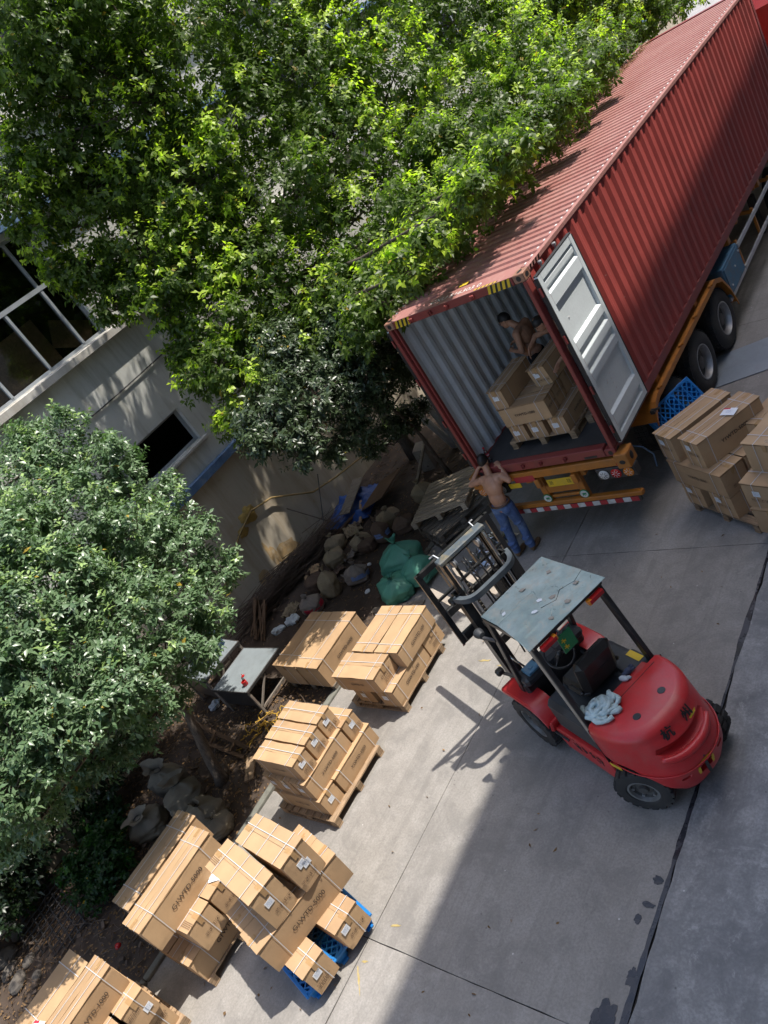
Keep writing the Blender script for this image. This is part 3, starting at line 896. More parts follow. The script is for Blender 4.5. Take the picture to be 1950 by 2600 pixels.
# corner posts and castings
for x in (.06, CW - .06):
    for yy in (.07, CL - .07):
        mb = MB()
        sx = 1 if x > 1 else -1
        mb.cbox((x + sx * .025, yy, CH / 2), (.062, .13, CH - .24), .008)
        mb.cbox((x - sx * .022, yy + (.02 if yy < 1 else -.02), CH / 2), (.032, .06, CH - .24), .006)
        mb.build("corner_post", M['red_frame'], box40)
def casting(cx, cy, cz, sx, sy, top):
    """corner casting; flat black ovals paint in the darkness of its slotted holes"""
    c = MB(); c.cbox((0, 0, 0), (.165, .178, .118), .010)
    o = c.build("corner_casting", M['casting'] if top else M['red_frame'], box40, loc=(cx, cy, cz))
    h = MB()
    def slot(n, u, w, hh):
        # oval disc in the plane with normal n
        pts = []
        for i in range(16):
            a = 2 * math.pi * i / 16
            pts.append((math.cos(a) * w, math.sin(a) * hh))
        n = Vector(n); u = Vector(u); v = n.cross(u)
        vs = [n * .0 + u * p[0] + v * p[1] for p in pts]
        return vs
    for n, u, dd, w, hh in (((0, sy, 0), (1, 0, 0), .0895, .034, .036), ((sx, 0, 0), (0, 1, 0), .083, .045, .032), ((0, 0, 1 if top else -1), (0, 1, 0), .0595, .058, .03)):
        vs = slot(n, u, w, hh); nn = Vector(n)
        h.add([p + nn * (dd + .0015) for p in vs], [tuple(range(16))])
    h.build("hole", M['black'], o)
for x, sx in ((.083, -1), (CW - .083, 1)):
    for yy, sy in ((.089, -1), (CL - .089, 1)):
        for z, t in ((CH - .059, True), (.059, False)): casting(x, yy, z, sx, sy, t)
# hazard stripes on the header ends, front and top
def stripes(x0, x1, y, z0, z1, n, axis):
    b = MB(); w = MB()
    step = (x1 - x0) / n; sh = (z1 - z0) * .35
    for i in range(n):
        a = x0 + i * step
        for tgt, s0, s1 in ((w, a, a + step * .55), (b, a + step * .55, a + step)):
            q = [(s0, z0), (s1, z0), (s1 + sh, z1), (s0 + sh, z1)]
            q = [(max(x0, min(x1, p[0])), p[1]) for p in q]
            if axis == 'front': tgt.add([(p[0], y, p[1]) for p in q], [(0, 1, 2, 3)])
            else: tgt.add([(p[0], p[1], y) for p in q], [(0, 1, 2, 3)])
    w.build("hazard_stripe", M['yellow'], box40); b.build("hazard_stripe", M['black'], box40)
stripes(.19, .50, -.002, CH - .117, CH - .006, 4, 'front')
stripes(CW - .58, CW - .20, -.002, CH - .117, CH - .006, 5, 'front')
stripes(CW - .78, CW - .40, CH - .0005, .02, .06, 6, 'top')
mb = MB(); mb.add([(1.22, .36, CH + .0025), (1.36, .36, CH + .0025), (1.37, .46, CH + .0025), (1.23, .46, CH + .0025)], [(0, 1, 2, 3)])
mb.build("yellow_patch", M['yellow'], box40)
stripesr = MB()
for i in range(4):
    a = .20 + i * .085
    stripesr.add([(CW + .001, a, CH - .06), (CW + .001, a + .045, CH - .06), (CW + .001, a + .075, CH - .012), (CW + .001, a + .03, CH - .012)], [(0, 1, 2, 3)])
stripesr.build("hazard_stripe", M['yellow'], box40)
t = link_mesh("container_number", text_mesh("CXU 516303 0", .145, M['white']), box40, (1.27, .16, CH - .0005))
# small cam keepers on header and sill
kb = MB(); kb.cbox((0, 0, 0), (.06, .05, .05), .008); kb.cbox((.0, -.03, .0), (.025, .03, .07), .006)
kme_ = kb.mesh("cam_keeper", M['red_frame'])
for x in (.52, .88, 1.18, 1.62):
    link_mesh("cam_keeper", kme_, box40, (x, -.018, CH - .062))
for x in (.50, .90, 1.22, 1.64):
    link_mesh("cam_keeper", kme_, box40, (x, -.018, .085))
mb = MB(); mb.bx(CW - .50, CW - .30, -.004, .01, .02, .055); mb.build("fork_slot", M['black'], box40)

# doors, folded right back along the sides
def door(parent, loc, rz, ribs_seed, mirror):
    """local: x along width from hinge, inner face towards -y (mirror flips)"""
    d = empty("door"); d.parent = parent; d.location = loc; d.rotation_euler = (0, 0, rz)
    DW, DH = 1.17, 2.60; s = -1 if not mirror else 1
    f = MB()
    f.cbox((.05, 0, DH / 2), (.10, .05, DH), .006); f.cbox((DW - .045, 0, DH / 2), (.09, .05, DH), .006)
    f.cbox((DW / 2, 0, .05), (DW - .19, .05, .10), .006); f.cbox((DW / 2, 0, DH - .05), (DW - .19, .05, .10), .006)
    f.build("door_frame", [M['door_grey']], d)
    # pressed panel: horizontal ribs between flats
    prof = [(.10, 0), (.16, 0)]
    for (zc, w, dep) in ((.30, .17, .042), (1.02, .10, .042), (1.26, .11, .042), (1.50, .11, .042), (2.22, .16, .042), (2.42, .06, .03)):
        prof += [(zc - w / 2 - .035, 0), (zc - w / 2, dep), (zc + w / 2, dep), (zc + w / 2 + .035, 0)]
    prof.append((DH - .10, 0))
    p = MB()
    for off, mi in ((0, 0), (.004, 1)):
        vs = []
        for (z, o) in prof:
            yy = s * (-.018 + o) * 1.0 - s * off
            vs += [(.10, yy, z), (DW - .09, yy, z)]
        p.add(vs, [(2 * i, 2 * i + 1, 2 * i + 3, 2 * i + 2) for i in range(len(prof) - 1)], mi)
    p.build("door_panel", [M['door_grey'], M['red_side']], d)
    gk = MB()
    gk.bx(-.012, .0, -.03, .03, .02, DH - .02); gk.bx(DW, DW + .014, -.03, .03, .02, DH - .02)
    gk.bx(0, DW, -.028, .028, DH, DH + .012); gk.bx(0, DW, -.028, .028, -.012, 0)
    gk.build("door_gasket", M['rubber'], d)
    for xx in (.34, .82):
        r = MB(); yy = -s * .055
        r.cyl((xx, yy, -.05), (xx, yy, DH + .06), .017, 8)
        r.cbox((xx, yy, DH + .05), (.05, .05, .05), .01); r.cbox((xx, yy, -.04), (.05, .05, .05), .01)
        for z in (.4, 1.3, 2.1): r.cbox((xx, yy + s * .015, z), (.06, .04, .05), .008)
        r.build("lock_rod", M['rim'], d)
    # rivets
    rv = MB()
    for (xx, z) in ((.55, .62), (.55, .7), (.56, .78), (.40, .72), (.43, .75), (.22, .5), (.36, 2.33), (.6, 2.33), (.3, 1.85), (.56, .54)):
        rv.sphere((xx, s * -.012, z), (.012, .006, .012), 8, 5)
    rv.build("rivet", M['white'], d)["kind"] = "stuff"
    for z in (.25, .9, 1.7, 2.4):
        hg = MB(); hg.cyl((-.03, 0, z - .06), (-.03, 0, z + .06), .018, 8); hg.cbox((-.01, 0, z), (.06, .02, .09), .004); hg.build("hinge", M['red_frame'], d)
    return d
# right door: hinge at (2.50, .07), runs along +y, inner face to +x
door(box40, (CW + .075, .085, .150), R(90), 1, False)
door(box40, (-.075, .085, .150), R(90), 2, True)
# retaining rope on the right side door
mb = MB(); mb.tube([(CW + .03, 1.2, .9), (CW + .05, 1.28, .7), (CW + .02, 1.3, .5)], .008, 5); mb.build("tie_rope", M['hose'], box40)

# ------------------------------------------------------------------ skeletal trailer under it
trailer = empty("container_trailer", (CW / 2, 6, 0), label="orange skeletal trailer with worn paint carrying the red container", cat="trailer")
def tp(mb, name, mat, smooth=False):
    o = mb.build(name, mat, trailer, smooth); o.location = (-CW / 2, -6, 0); return o
for x in (.75, CW - .75):
    mb = MB(); mb.cbox((x, 6.2, 1.22), (.12, 12.2, .30), .01); tp(mb, "main_beam", M['orange'])
for y in (2.0, 4.2, 6.5, 9, 11.8):
    mb = MB(); mb.cbox((CW / 2, y, 1.30), (CW - .12, .14, .14), .01); tp(mb, "cross_member", M['orange'])
# rear bolster with end blocks
mb = MB(); mb.cbox((CW / 2, .08, 1.30), (CW + .10, .20, .13), .012); tp(mb, "rear_bolster", M['orange'])
for x in (-.06, CW + .06):
    mb = MB(); mb.cbox((x + (.08 if x > 1 else -.08) * 0, .06, 1.33), (.20, .26, .24), .014); o = tp(mb, "bolster_end", M['orange'])
    h = MB(); h.sphere((x + (.1 if x > 1 else -.1), .06, 1.34), (.012, .05, .065), 12, 8); h.sphere((x, -.072, 1.32), (.045, .008, .035), 12, 8); tp(h, "bolster_hole", M['black'])
mb = MB(); mb.sphere((CW - .02, -.03, 1.27), (.05, .02, .045), 12, 8); tp(mb, "marker_lamp", M['lamp_red'])
# rear light carriers
for s in (0, 1):
    bx_ = CW - .13 if s else .13
    mb = MB(); mb.cbox((bx_, .04, 1.13), (.60, .14, .19), .012); tp(mb, "lamp_carrier", M['steel_dark'])
    for i, m in enumerate(('lamp_clear', 'lamp_red', 'lamp_amber') if s else ('lamp_amber', 'lamp_red', 'lamp_clear')):
        T = Matrix.Translation((bx_ - .19 + i * .19, -.03, 1.13)) @ Matrix.Rotation(R(90), 4, 'X')
        q = MB(); q.lathe([(.078, -.01), (.078, .012), (.066, .022), (.0, .026)], 18, 0, T); o = tp(q, "rear_lamp", M[m], 40)
        rr = MB(); rr.lathe([(.088, -.012), (.088, .008), (.078, .010)], 18, 0, T); tp(rr, "lamp_bezel", M['black'], 40)
        gr = MB()
        for k in range(8):
            a = k * math.pi / 4
            gr.bar((bx_ - .19 + i * .19 + .02 * math.cos(a), -.0565, 1.13 + .02 * math.sin(a)), (bx_ - .19 + i * .19 + .06 * math.cos(a), -.054, 1.13 + .06 * math.sin(a)), .008, .004)
        tp(gr, "lamp_ribs", M['lamp_clear' if m != 'lamp_clear' else 'steel_dark'])
# bumper: bar with red and white tape, two uprights, plate bar
mb = MB(); mb.cbox((CW / 2 - .02, .05, .69), (2.62, .10, .075), .012)
mb.cbox((CW / 2 - .02, .06, .655), (2.60, .06, .03), .008); tp(mb, "bumper_bar", M['orange'])
x = -.05; k = 0
while x < 2.34:
    q = MB(); q.bx(x, x + .118, -.006, .0, .575, .652); tp(q, "reflective_tape", M['reflect_red' if k % 2 else 'reflect_white']); x += .124; k += 1
mb = MB(); mb.bx(-.08, CW + .02, .001, .045, .57, .655); tp(mb, "tape_plate", M['steel_dark'])
for x in (.98, 1.62):
    mb = MB(); mb.cbox((x, .08, .95), (.11, .10, .56), .012); mb.cbox((x + .0, .03, 1.12), (.09, .12, .16), .01); tp(mb, "bumper_upright", M['orange'])
    mb = MB(); T = Matrix.Translation((x, .022, .80)) @ Matrix.Rotation(R(90), 4, 'X')
    mb.lathe([(.075, -.006), (.075, .006), (0, .0065)], 22, 0, T); st = tp(mb, "round_sticker", M['green_sign'])
    mb = MB(); T2 = Matrix.Translation((x, .0135, .80)) @ Matrix.Rotation(R(90), 4, 'X'); mb.lathe([(.062, -.004), (.062, .004), (0, .0045)], 22, 0, T2); tp(mb, "sticker_face", M['reflect_white'])
    mb = MB()
    for (dx, dz, rx, rz_) in ((0, .006, .028, .018), (.028, .012, .014, .014), (-.018, -.016, .007, .018), (.012, -.016, .007, .018), (.036, -.006, .005, .018)):
        mb.sphere((x + dx, .0085, .80 + dz), (rx, .002, rz_), 10, 6)
    tp(mb, "sticker_emblem", M['green_sign'])
mb = MB(); mb.cbox((1.30, .075, .94), (.56, .06, .14), .012); mb.cbox((1.30, .08, .79), (.55, .05, .05), .01); tp(mb, "plate_bar", M['orange'])
mb = MB(); mb.cbox((1.33, .030, 1.07), (.44, .012, .14), .004); tp(mb, "number_plate", M['yellow'])
for (a_, s_) in ((-.15, "浙"), (.16, "挂")):
    lm = link_mesh("plate_lettering", text_mesh(s_, .08, M['black']), trailer, (1.33 + a_ - CW / 2, .0225 - 6, 1.07), (R(90), 0, 0))
mb = MB(); mb.bx(.62, .98, -.022, -.018, 1.19, 1.30); tp(mb, "dark_red_panel", M['reflect_red'])
mb = MB(); mb.cbox((.58, -.02, 1.15), (.22, .02, .09), .005); tp(mb, "yellow_plate", M['yellow'])

# fenders: long flat-topped guards over the wheels with sloped ends
for s, x in ((1, CW - .28), (-1, .28)):
    path = [(1.26, 1.02), (1.34, 1.15), (1.46, 1.245), (1.62, 1.285), (5.02, 1.285), (5.28, 1.18), (5.50, .86), (5.62, .50)]
    f = MB(); vs = []
    for (y, z) in path:
        for (dx, dz) in ((-.32, 0), (.32, 0), (.32, -.085), (.30, -.085), (.30, -.012), (-.32, -.012)): vs.append((x + s * dx, y, z + dz))
    n = len(path); fs = []
    for i in range(n - 1):
        for j in range(6): fs.append((i * 6 + j, i * 6 + (j + 1) % 6, i * 6 + 6 + (j + 1) % 6, i * 6 + 6 + j))
    f.add(vs, fs); tp(f, "fender", M['orange'])
    for y in (1.75, 2.9, 3.75, 4.75):
        b_ = MB(); b_.cbox((x + s * .30, y, 1.30), (.05, .07, .05), .012); b_.cyl((x + s * .30, y, 1.30), (x + s * .37, y, 1.32), .016, 8); tp(b_, "fender_bolt", M['orange'])
    lb = MB(); lb.cbox((x + s * .30, 1.30, 1.18), (.07, .08, .07), .01); lb.cyl((x + s * .3, 1.30, 1.2), (x + s * .42, 1.30, 1.22), .02, 8); tp(lb, "lamp_bracket", M['steel_dark'])

# wheels
def truck_wheel_mesh():
    T = Matrix.Rotation(R(90), 4, 'Y')
    ty = MB(); prof = [(.30, .135), (.33, .15), (.40, .158), (.475, .150), (.522, .125), (.545, .08), (.550, .0), (.545, -.08), (.522, -.125), (.475, -.15), (.40, -.158), (.33, -.15), (.30, -.135)]
    ty.lathe(prof, 40, 0, T, True)
    # tread grooves as shallow raised ribs
    for k in range(40):
        a = 2 * math.pi * k / 40
        for xx in (-.085, 0.0, .085):
            p = Matrix.Rotation(a, 4, 'X') @ Vector((xx, 0, .549))
            ty.box(p, (.062, .06, .016), (a, 0, 0))
    tyre = ty.mesh("tyre", M['tyre'], 50)
    rm = MB(); rm.lathe([(.300, .137), (.305, .150), (.285, .150), (.272, .10), (.262, .03)], 32, 0, T, False, False)
    rm.lathe([(.262, .03), (.20, -.02), (.175, .0), (.115, .01), (.11, .09), (.095, .10), (.0, .10)], 32, 1, T, False, False)
    rim = rm.mesh("rim", [M['rim'], M['hub']], 40)
    nt_ = MB()
    for k in range(10):
        a = 2 * math.pi * k / 10
        nt_.cyl((-.01, math.cos(a) * .155, math.sin(a) * .155), (.03, math.cos(a) * .155, math.sin(a) * .155), .016, 6)
    nuts = nt_.mesh("wheel_nuts", M['steel_dark'])
    return tyre, rim, nuts
tyre_me, rim_me, nuts_me = truck_wheel_mesh()
for y in (2.18, 3.56, 4.94):
    ax = MB(); ax.cyl((.3, y, .55), (CW - .3, y, .55), .075, 12); ax.cbox((CW / 2, y, .8), (1.1, .12, .3), .02); tp(ax, "axle", M['steel_dark'])
    for x, sx in ((CW - .16, 1), (CW - .50, 1), (.16, -1), (.50, -1)):
        w = empty("wheel"); w.parent = trailer; w.location = (x - CW / 2, y - 6, .55)
        w.rotation_euler = (random.uniform(0, 6), 0, 0 if sx > 0 else math.pi)
        link_mesh("tyre", tyre_me, w); link_mesh("rim", rim_me, w); link_mesh("wheel_nuts", nuts_me, w)
# blue tool box, side guard rails, brackets
mb = MB(); mb.cbox((CW - .26, 6.08, .90), (.50, 1.05, .56), .012); tp(mb, "tool_box", M['toolbox'])
mb = MB(); mb.cbox((CW + .002, 6.08, .90), (.02, .96, .48), .005); tp(mb, "tool_box_door", M['toolbox'])
for (y, z) in ((5.7, .78), (6.5, 1.05), (6.1, .95)):
    q = MB(); q.cyl((CW, y, z), (CW + .035, y, z), .022, 8); tp(q, "latch", M['alu'])
mb = MB(); mb.cbox((CW - .03, 6.05, .60), (.06, 1.15, .06), .006); tp(mb, "tool_box_rail", M['alu'])
for z in (.62, 1.08):
    mb = MB(); mb.cbox((CW - .02, 9.3, z), (.04, 5.3, .085), .006); tp(mb, "side_guard_rail", M['alu'])
for y in (6.75, 8.1, 9.6, 11.2):
    mb = MB(); mb.cbox((CW - .06, y, .86), (.05, .06, .62), .006); mb.bar((CW - .08, y, 1.1), (CW - .75, y, 1.2), .06, .06); tp(mb, "guard_bracket", M['orange'])
for y in (7.4, 8.9, 10.3):
    mb = MB(); mb.bar((CW - .15, y, 1.32), (CW - .75, y, 1.1), .08, .03); mb.cbox((CW - .2, y, 1.27), (.14, .1, .08), .01); tp(mb, "outrigger", M['orange'])
mb = MB(); mb.cbox((CW / 2, 9.6, .75), (.5, .3, .7), .02); mb.cbox((CW - .5, 9.6, .45), (.14, .14, .9), .01); mb.cbox((.5, 9.6, .45), (.14, .14, .9), .01); tp(mb, "landing_gear", M['steel_dark'])
# mudflap-like hose loop behind right rear wheel
mb = MB(); mb.tube([(CW - .1, .5, 1.2), (CW + .02, .62, 1.05), (CW + .05, .75, .8), (CW - .02, .8, .55)], .012, 6); tp(mb, "air_hose", M['ledge_blue'])

# ------------------------------------------------------------------ tractor cab at the far end
truck = empty("truck_cab", (CW / 2, 14.2, 0), label="red truck cab in front of the container at the far end", cat="truck")
mb = MB()
prof = [(-1.0, .75), (-1.0, 3.62), (-.75, 3.92), (.45, 3.86), (.95, 3.30), (1.15, 2.3), (1.2, .75)]
n = len(prof)
vs = [(-1.24, p[0], p[1]) for p in prof] + [(1.24, p[0], p[1]) for p in prof]
mb.add(vs, [tuple(range(n)), tuple(reversed(range(n, 2 * n)))] + [(i, n + i, n + (i + 1) % n, (i + 1) % n) for i in range(n)])
mb.build("cabin", M['cab_red'], truck)
for s in (-1, 1):
    mb = MB(); mb.add([(s * 1.243, -.3, 2.2), (s * 1.243, .85, 2.2), (s * 1.243, .7, 3.1), (s * 1.243, -.3, 3.2)], [(0, 1, 2, 3)]); mb.build("side_window", M['room'], truck)
    mb = MB(); mb.cbox((s * 1.38, .95, 2.7), (.12, .1, .5), .02); mb.bar((s * 1.25, .9, 3.0), (s * 1.38, .95, 2.9), .03); mb.build("mirror", M['fl_black'], truck)
mb = MB(); mb.add([(-1.1, .962, 3.26), (1.1, .962, 3.26), (1.1, 1.152, 2.35), (-1.1, 1.152, 2.35)], [(0, 1, 2, 3)]); mb.build("windscreen", M['room'], truck)
mb = MB(); mb.cbox((0, -1.6, .8), (.9, 5.4, .3), .02); mb.build("chassis", M['steel_dark'], truck)
mb = MB(); mb.cbox((0, 1.2, .6), (2.4, .3, .5), .05); mb.build("bumper", M['cab_red'], truck)
for (x, y) in ((1.08, .55), (-1.08, .55), (1.05, -2.6), (-1.05, -2.6), (1.05, -3.95), (-1.05, -3.95)):
    w = empty("wheel"); w.parent = truck; w.location = (x, y, .55); w.rotation_euler = (0, 0, 0 if x > 0 else math.pi)
    link_mesh("tyre", tyre_me, w); link_mesh("rim", rim_me, w); link_mesh("wheel_nuts", nuts_me, w)

# steel plate lying on the yard beside the trailer wheels
mb = MB(); mb.prism([(-.75, -.62), (1.35, .02), (1.35, 1.20), (-.75, .50)], .004, .014)
tag(mb.build("steel_plate", M['steel_plate'], loc=(2.95, 4.10, .004)), "flat blue grey steel sheet lying on the concrete by the trailer wheels", "steel plate")
# ------------------------------------------------------------------ pallets
def board_mesh(sx, sy, sz, mat, wob=.004, name="deck_board"):
    mb = MB(); n = 4
    long_x = sx > sy
    vs = []; fs = []
    for i in range(n + 1):
        t = i / n - .5
        a = random.uniform(-wob, wob); b = random.uniform(-wob, wob); c = random.uniform(-wob * .6, wob * .6)
        if long_x: ring = [(t * sx, -sy / 2 + a, -sz / 2 + c), (t * sx, sy / 2 + b, -sz / 2 + c), (t * sx, sy / 2 + b, sz / 2 + c), (t * sx, -sy / 2 + a, sz / 2 + c)]
        else: ring = [(-sx / 2 + a, t * sy, -sz / 2 + c), (sx / 2 + b, t * sy, -sz / 2 + c), (sx / 2 + b, t * sy, sz / 2 + c), (-sx / 2 + a, t * sy, sz / 2 + c)]
        vs += ring
    for i in range(n):
        for j in range(4): fs.append((i * 4 + j, i * 4 + (j + 1) % 4, i * 4 + 4 + (j + 1) % 4, i * 4 + 4 + j))
    fs += [(3, 2, 1, 0), (n * 4, n * 4 + 1, n * 4 + 2, n * 4 + 3)]
    mb.add(vs, fs)
    return mb.mesh(name, mat)
def wood_pallet(loc, rz, label, sx=1.2, sy=1.0, nb=7, mat='wood', h=.14, rot=None, group=None):
    """deck boards run along x; three runners along y below"""
    p = empty("wooden_pallet", loc, rz, label, "pallet", group, rot=rot)
    m = M[mat]; bw = sy / (nb + (nb - 1) * .35)
    mes = [board_mesh(sx, bw, .02, m) for _ in range(3)]
    for i in range(nb):
        y = -sy / 2 + bw / 2 + i * (sy - bw) / (nb - 1)
        link_mesh("deck_board", mes[i % 3], p, (random.uniform(-.008, .008), y, h - .01), (0, 0, random.uniform(-.006, .006)))
    rm = board_mesh(.10, sy, .02, m, name="cross_board"); bm_ = board_mesh(.10, sy, .018, m, name="bottom_board")
    blk = MB(); blk.cbox((0, 0, 0), (.10, .11, h - .058), .004); blk = blk.mesh("block", m)
    for x in (-sx / 2 + .05, 0, sx / 2 - .05):
        link_mesh("cross_board", rm, p, (x, 0, h - .03)); link_mesh("bottom_board", bm_, p, (x, 0, .009))
        for y in (-sy / 2 + .06, 0, sy / 2 - .06):
            link_mesh("block", blk, p, (x, y, .018 + (h - .058) / 2), (0, 0, random.uniform(-.05, .05)))
    return p
def plastic_pallet(loc, label, rot, sx=1.2, sy=1.0, h=.15):
    p = empty("plastic_pallet", loc, 0, label, "pallet", rot=rot)
    m = M['blue_plastic']
    d = MB(); t = .03; bw = .07
    # pockets in a 3 x 3 grid (hollow feet), rim plates, lattice between
    px = [-sx / 2 + .20, 0, sx / 2 - .20]; py = [-sy / 2 + .115, 0, sy / 2 - .115]; pw, ph = .155, .075
    d.cbox((0, -sy / 2 + .0175, h - t / 2), (sx, .035, t), .006); d.cbox((0, sy / 2 - .0175, h - t / 2), (sx, .035, t), .006)
    d.cbox((-sx / 2 + .0175, 0, h - t / 2 + .0004), (.035, sy - .07, t), .006); d.cbox((sx / 2 - .0175, 0, h - t / 2 + .0004), (.035, sy - .07, t), .006)
    d.build("deck_rim", m, p)
    l = MB(); s = .075
    k = int((sx + sy) / s) + 2
    def clip(a, b):
        # clip segment to rectangle
        x0, y0 = a; x1, y1 = b; t0, t1 = 0., 1.; dx, dy = x1 - x0, y1 - y0
        for pp, q in ((-dx, x0 + sx / 2 - .03), (dx, sx / 2 - .03 - x0), (-dy, y0 + sy / 2 - .03), (dy, sy / 2 - .03 - y0)):
            if abs(pp) < 1e-9:
                if q < 0: return None
            else:
                r_ = q / pp
                if pp < 0: t0 = max(t0, r_)
                else: t1 = min(t1, r_)
        return None if t0 >= t1 else ((x0 + dx * t0, y0 + dy * t0), (x0 + dx * t1, y0 + dy * t1))
    for i in range(-k, k):
        for sg in (1, -1):
            q = clip((-2, i * s * 1.4142 - sg * 2), (2, i * s * 1.4142 + sg * 2))
            if q and math.dist(*q) > .03: l.bar((*q[0], h - .016 - (.0015 if sg > 0 else 0)), (*q[1], h - .016 - (.0015 if sg > 0 else 0)), .016, .024)
    o = l.build("lattice", m, p); o["kind"] = "stuff"
    for x in px:
        for y in py:
            c = MB()
            # a hollow foot: plate ring on top, tapering walls, floor
            n = 20; ring = []
            for i in range(n):
                a = 2 * math.pi * i / n
                cx_ = math.copysign(abs(math.cos(a)) ** .5, math.cos(a)) * pw; cy_ = math.copysign(abs(math.sin(a)) ** .5, math.sin(a)) * ph
                ring.append((cx_, cy_))
            vs = [(x + p_[0] * 1.16, y + p_[1] * 1.3, h + .001) for p_ in ring] + [(x + p_[0], y + p_[1], h + .001) for p_ in ring] + [(x + p_[0] * .85, y + p_[1] * .85, .0) for p_ in ring]
            vs += [(x + p_[0] * 1.0, y + p_[1] * 1.05, 0.0) for p_ in ring] + [(x + p_[0] * 1.16, y + p_[1] * 1.3, h - .028) for p_ in ring]
            fs = []
            for i in range(n):
                j = (i + 1) % n
                fs += [(i, j, n + j, n + i), (n + i, n + j, 2 * n + j, 2 * n + i), (3 * n + i, 3 * n + j, 4 * n + j, 4 * n + i), (i, 4 * n + i, 4 * n + j, j)]
            fs.append(tuple(range(2 * n, 3 * n)))
            c.add(vs, fs); c.build("foot_pocket", m, p, fix=True)
    sk_ = MB()
    for y in py: sk_.cbox((0, y, .012), (sx, .09, .02), .005)
    sk_.build("skid", m, p)
    return p

# ------------------------------------------------------------------ cartons
def bulged(sx, sy, sz, amp, n=6, seed=0.0):
    """box with slightly bulged, uneven cardboard faces; base at z=0"""
    mb = MB()
    def pt(u, v, w):
        x, y, z = (u - .5) * sx, (v - .5) * sy, w * sz
        e = [min(t, 1 - t) for t in (u, v, w)]
        q = Vector((x * 4 + sx * 7 + seed, y * 4 + sz * 3, z * 4))
        b = amp * (.5 + mnoise.noise(q) * .8)
        fx = math.sin(math.pi * v) * math.sin(math.pi * w); fy = math.sin(math.pi * u) * math.sin(math.pi * w)
        if u in (0, 1): x += (1 if u else -1) * b * fx
        if v in (0, 1): y += (1 if v else -1) * b * fy
        if w == 1: z += b * .4 * math.sin(math.pi * u) * math.sin(math.pi * v)
        cr_ = (u in (0, 1)) + (v in (0, 1)) + (w in (0, 1))
        if cr_ == 3:      # crushed corners
            k_ = .016 * abs(mnoise.noise(Vector((x * 31 + seed, y * 31, z * 31 + seed * 3))))
            x -= (1 if u else -1) * k_; y -= (1 if v else -1) * k_; z -= (1 if w else 0) * k_ * .4
        elif cr_ == 2 and w == 1:
            k_ = .010 * max(0, mnoise.noise(Vector((x * 11 + seed, y * 11, seed))))
            if u in (0, 1): x -= (1 if u else -1) * k_
            if v in (0, 1): y -= (1 if v else -1) * k_
        c = .006
        # soften the vertical edges
        if u in (0, 1) and v in (0, 1): x -= (1 if u else -1) * c * .5; y -= (1 if v else -1) * c * .5
        return (x, y, z)
    def face(fn):
        vs = [fn(i / n, j / n) for j in range(n + 1) for i in range(n + 1)]
        fs = [(j * (n + 1) + i, j * (n + 1) + i + 1, (j + 1) * (n + 1) + i + 1, (j + 1) * (n + 1) + i) for j in range(n) for i in range(n)]
        mb.add(vs, fs)
    face(lambda a, b: pt(a, 0, b)); face(lambda a, b: pt(1, a, b)); face(lambda a, b: pt(1 - a, 1, b)); face(lambda a, b: pt(0, 1 - a, b))
    face(lambda a, b: pt(a, b, 1)); face(lambda a, b: pt(a, 1 - b, 0))
    return mb.mesh("body", M['card'])

FACE = {'+x': (R(90), 0, R(90)), '-x': (R(90), 0, R(-90)), '-y': (R(90), 0, 0), '+y': (R(90), 0, R(180)), '+z': (0, 0, 0)}
def on_face(sx, sy, sz, face, u, v, off=.0):
    """point on a face: u across (-.5..5, left to right seen from outside), v height 0..1"""
    off = off + .0075
    if face == '+x': return (sx / 2 + off, u * sy, v * sz)
    if face == '-x': return (-sx / 2 - off, -u * sy, v * sz)
    if face == '-y': return (u * sx, -sy / 2 - off, v * sz)
    if face == '+y': return (-u * sx, sy / 2 + off, v * sz)
    return (u * sx, (v - .5) * sy, sz + off)
def marks_mesh():
    """row of handling symbols: this way up, keep dry, fragile, hand"""
    k = "marks"
    if k in _text_cache: return _text_cache[k]
    mb = MB(); s = .044
    def seg(a, b, w=.004): mb.bar((a[0], a[1], 0), (b[0], b[1], 0), w, .0006)
    for i in range(4):
        x = (i - 1.5) * .062; h = s / 2
        seg((x - h, -h), (x + h, -h), .0025); seg((x - h, h), (x + h, h), .0025); seg((x - h, -h), (x - h, h), .0025); seg((x + h, -h), (x + h, h), .0025)
        if i == 0:
            for d in (-.009, .009): seg((x + d, -.014), (x + d, .012)); seg((x + d - .006, .005), (x + d, .014)); seg((x + d + .006, .005), (x + d, .014))
        elif i == 1:
            mb.prism([(x + .016 * math.cos(a), .002 + .012 * math.sin(a)) for a in np.linspace(0, math.pi, 9)], -.0003, .0003); seg((x, -.015), (x, .003))
        elif i == 2:
            mb.prism([(x - .009, .014), (x + .009, .014), (x + .003, -.002), (x - .003, -.002)], -.0003, .0003); seg((x, -.013), (x, 0)); seg((x - .008, -.014), (x + .008, -.014))
        else:
            mb.prism([(x - .012, -.012), (x + .012, -.010), (x + .008, .012), (x - .006, .008)], -.0003, .0003)
    me = mb.mesh("handling_marks", M['ink_brown']); _text_cache[k] = me
    return me
def lines_mesh():
    k = "lines"
    if k in _text_cache: return _text_cache[k]
    mb = MB(); rr = random.Random(3)
    for j in range(4):
        x = -.09
        while x < .08:
            w = rr.uniform(.012, .04); mb.box((x + w / 2, .03 - j * .02, 0), (w, .007, .0006)); x += w + .008
    me = mb.mesh("small_print", M['ink_brown']); _text_cache[k] = me
    return me
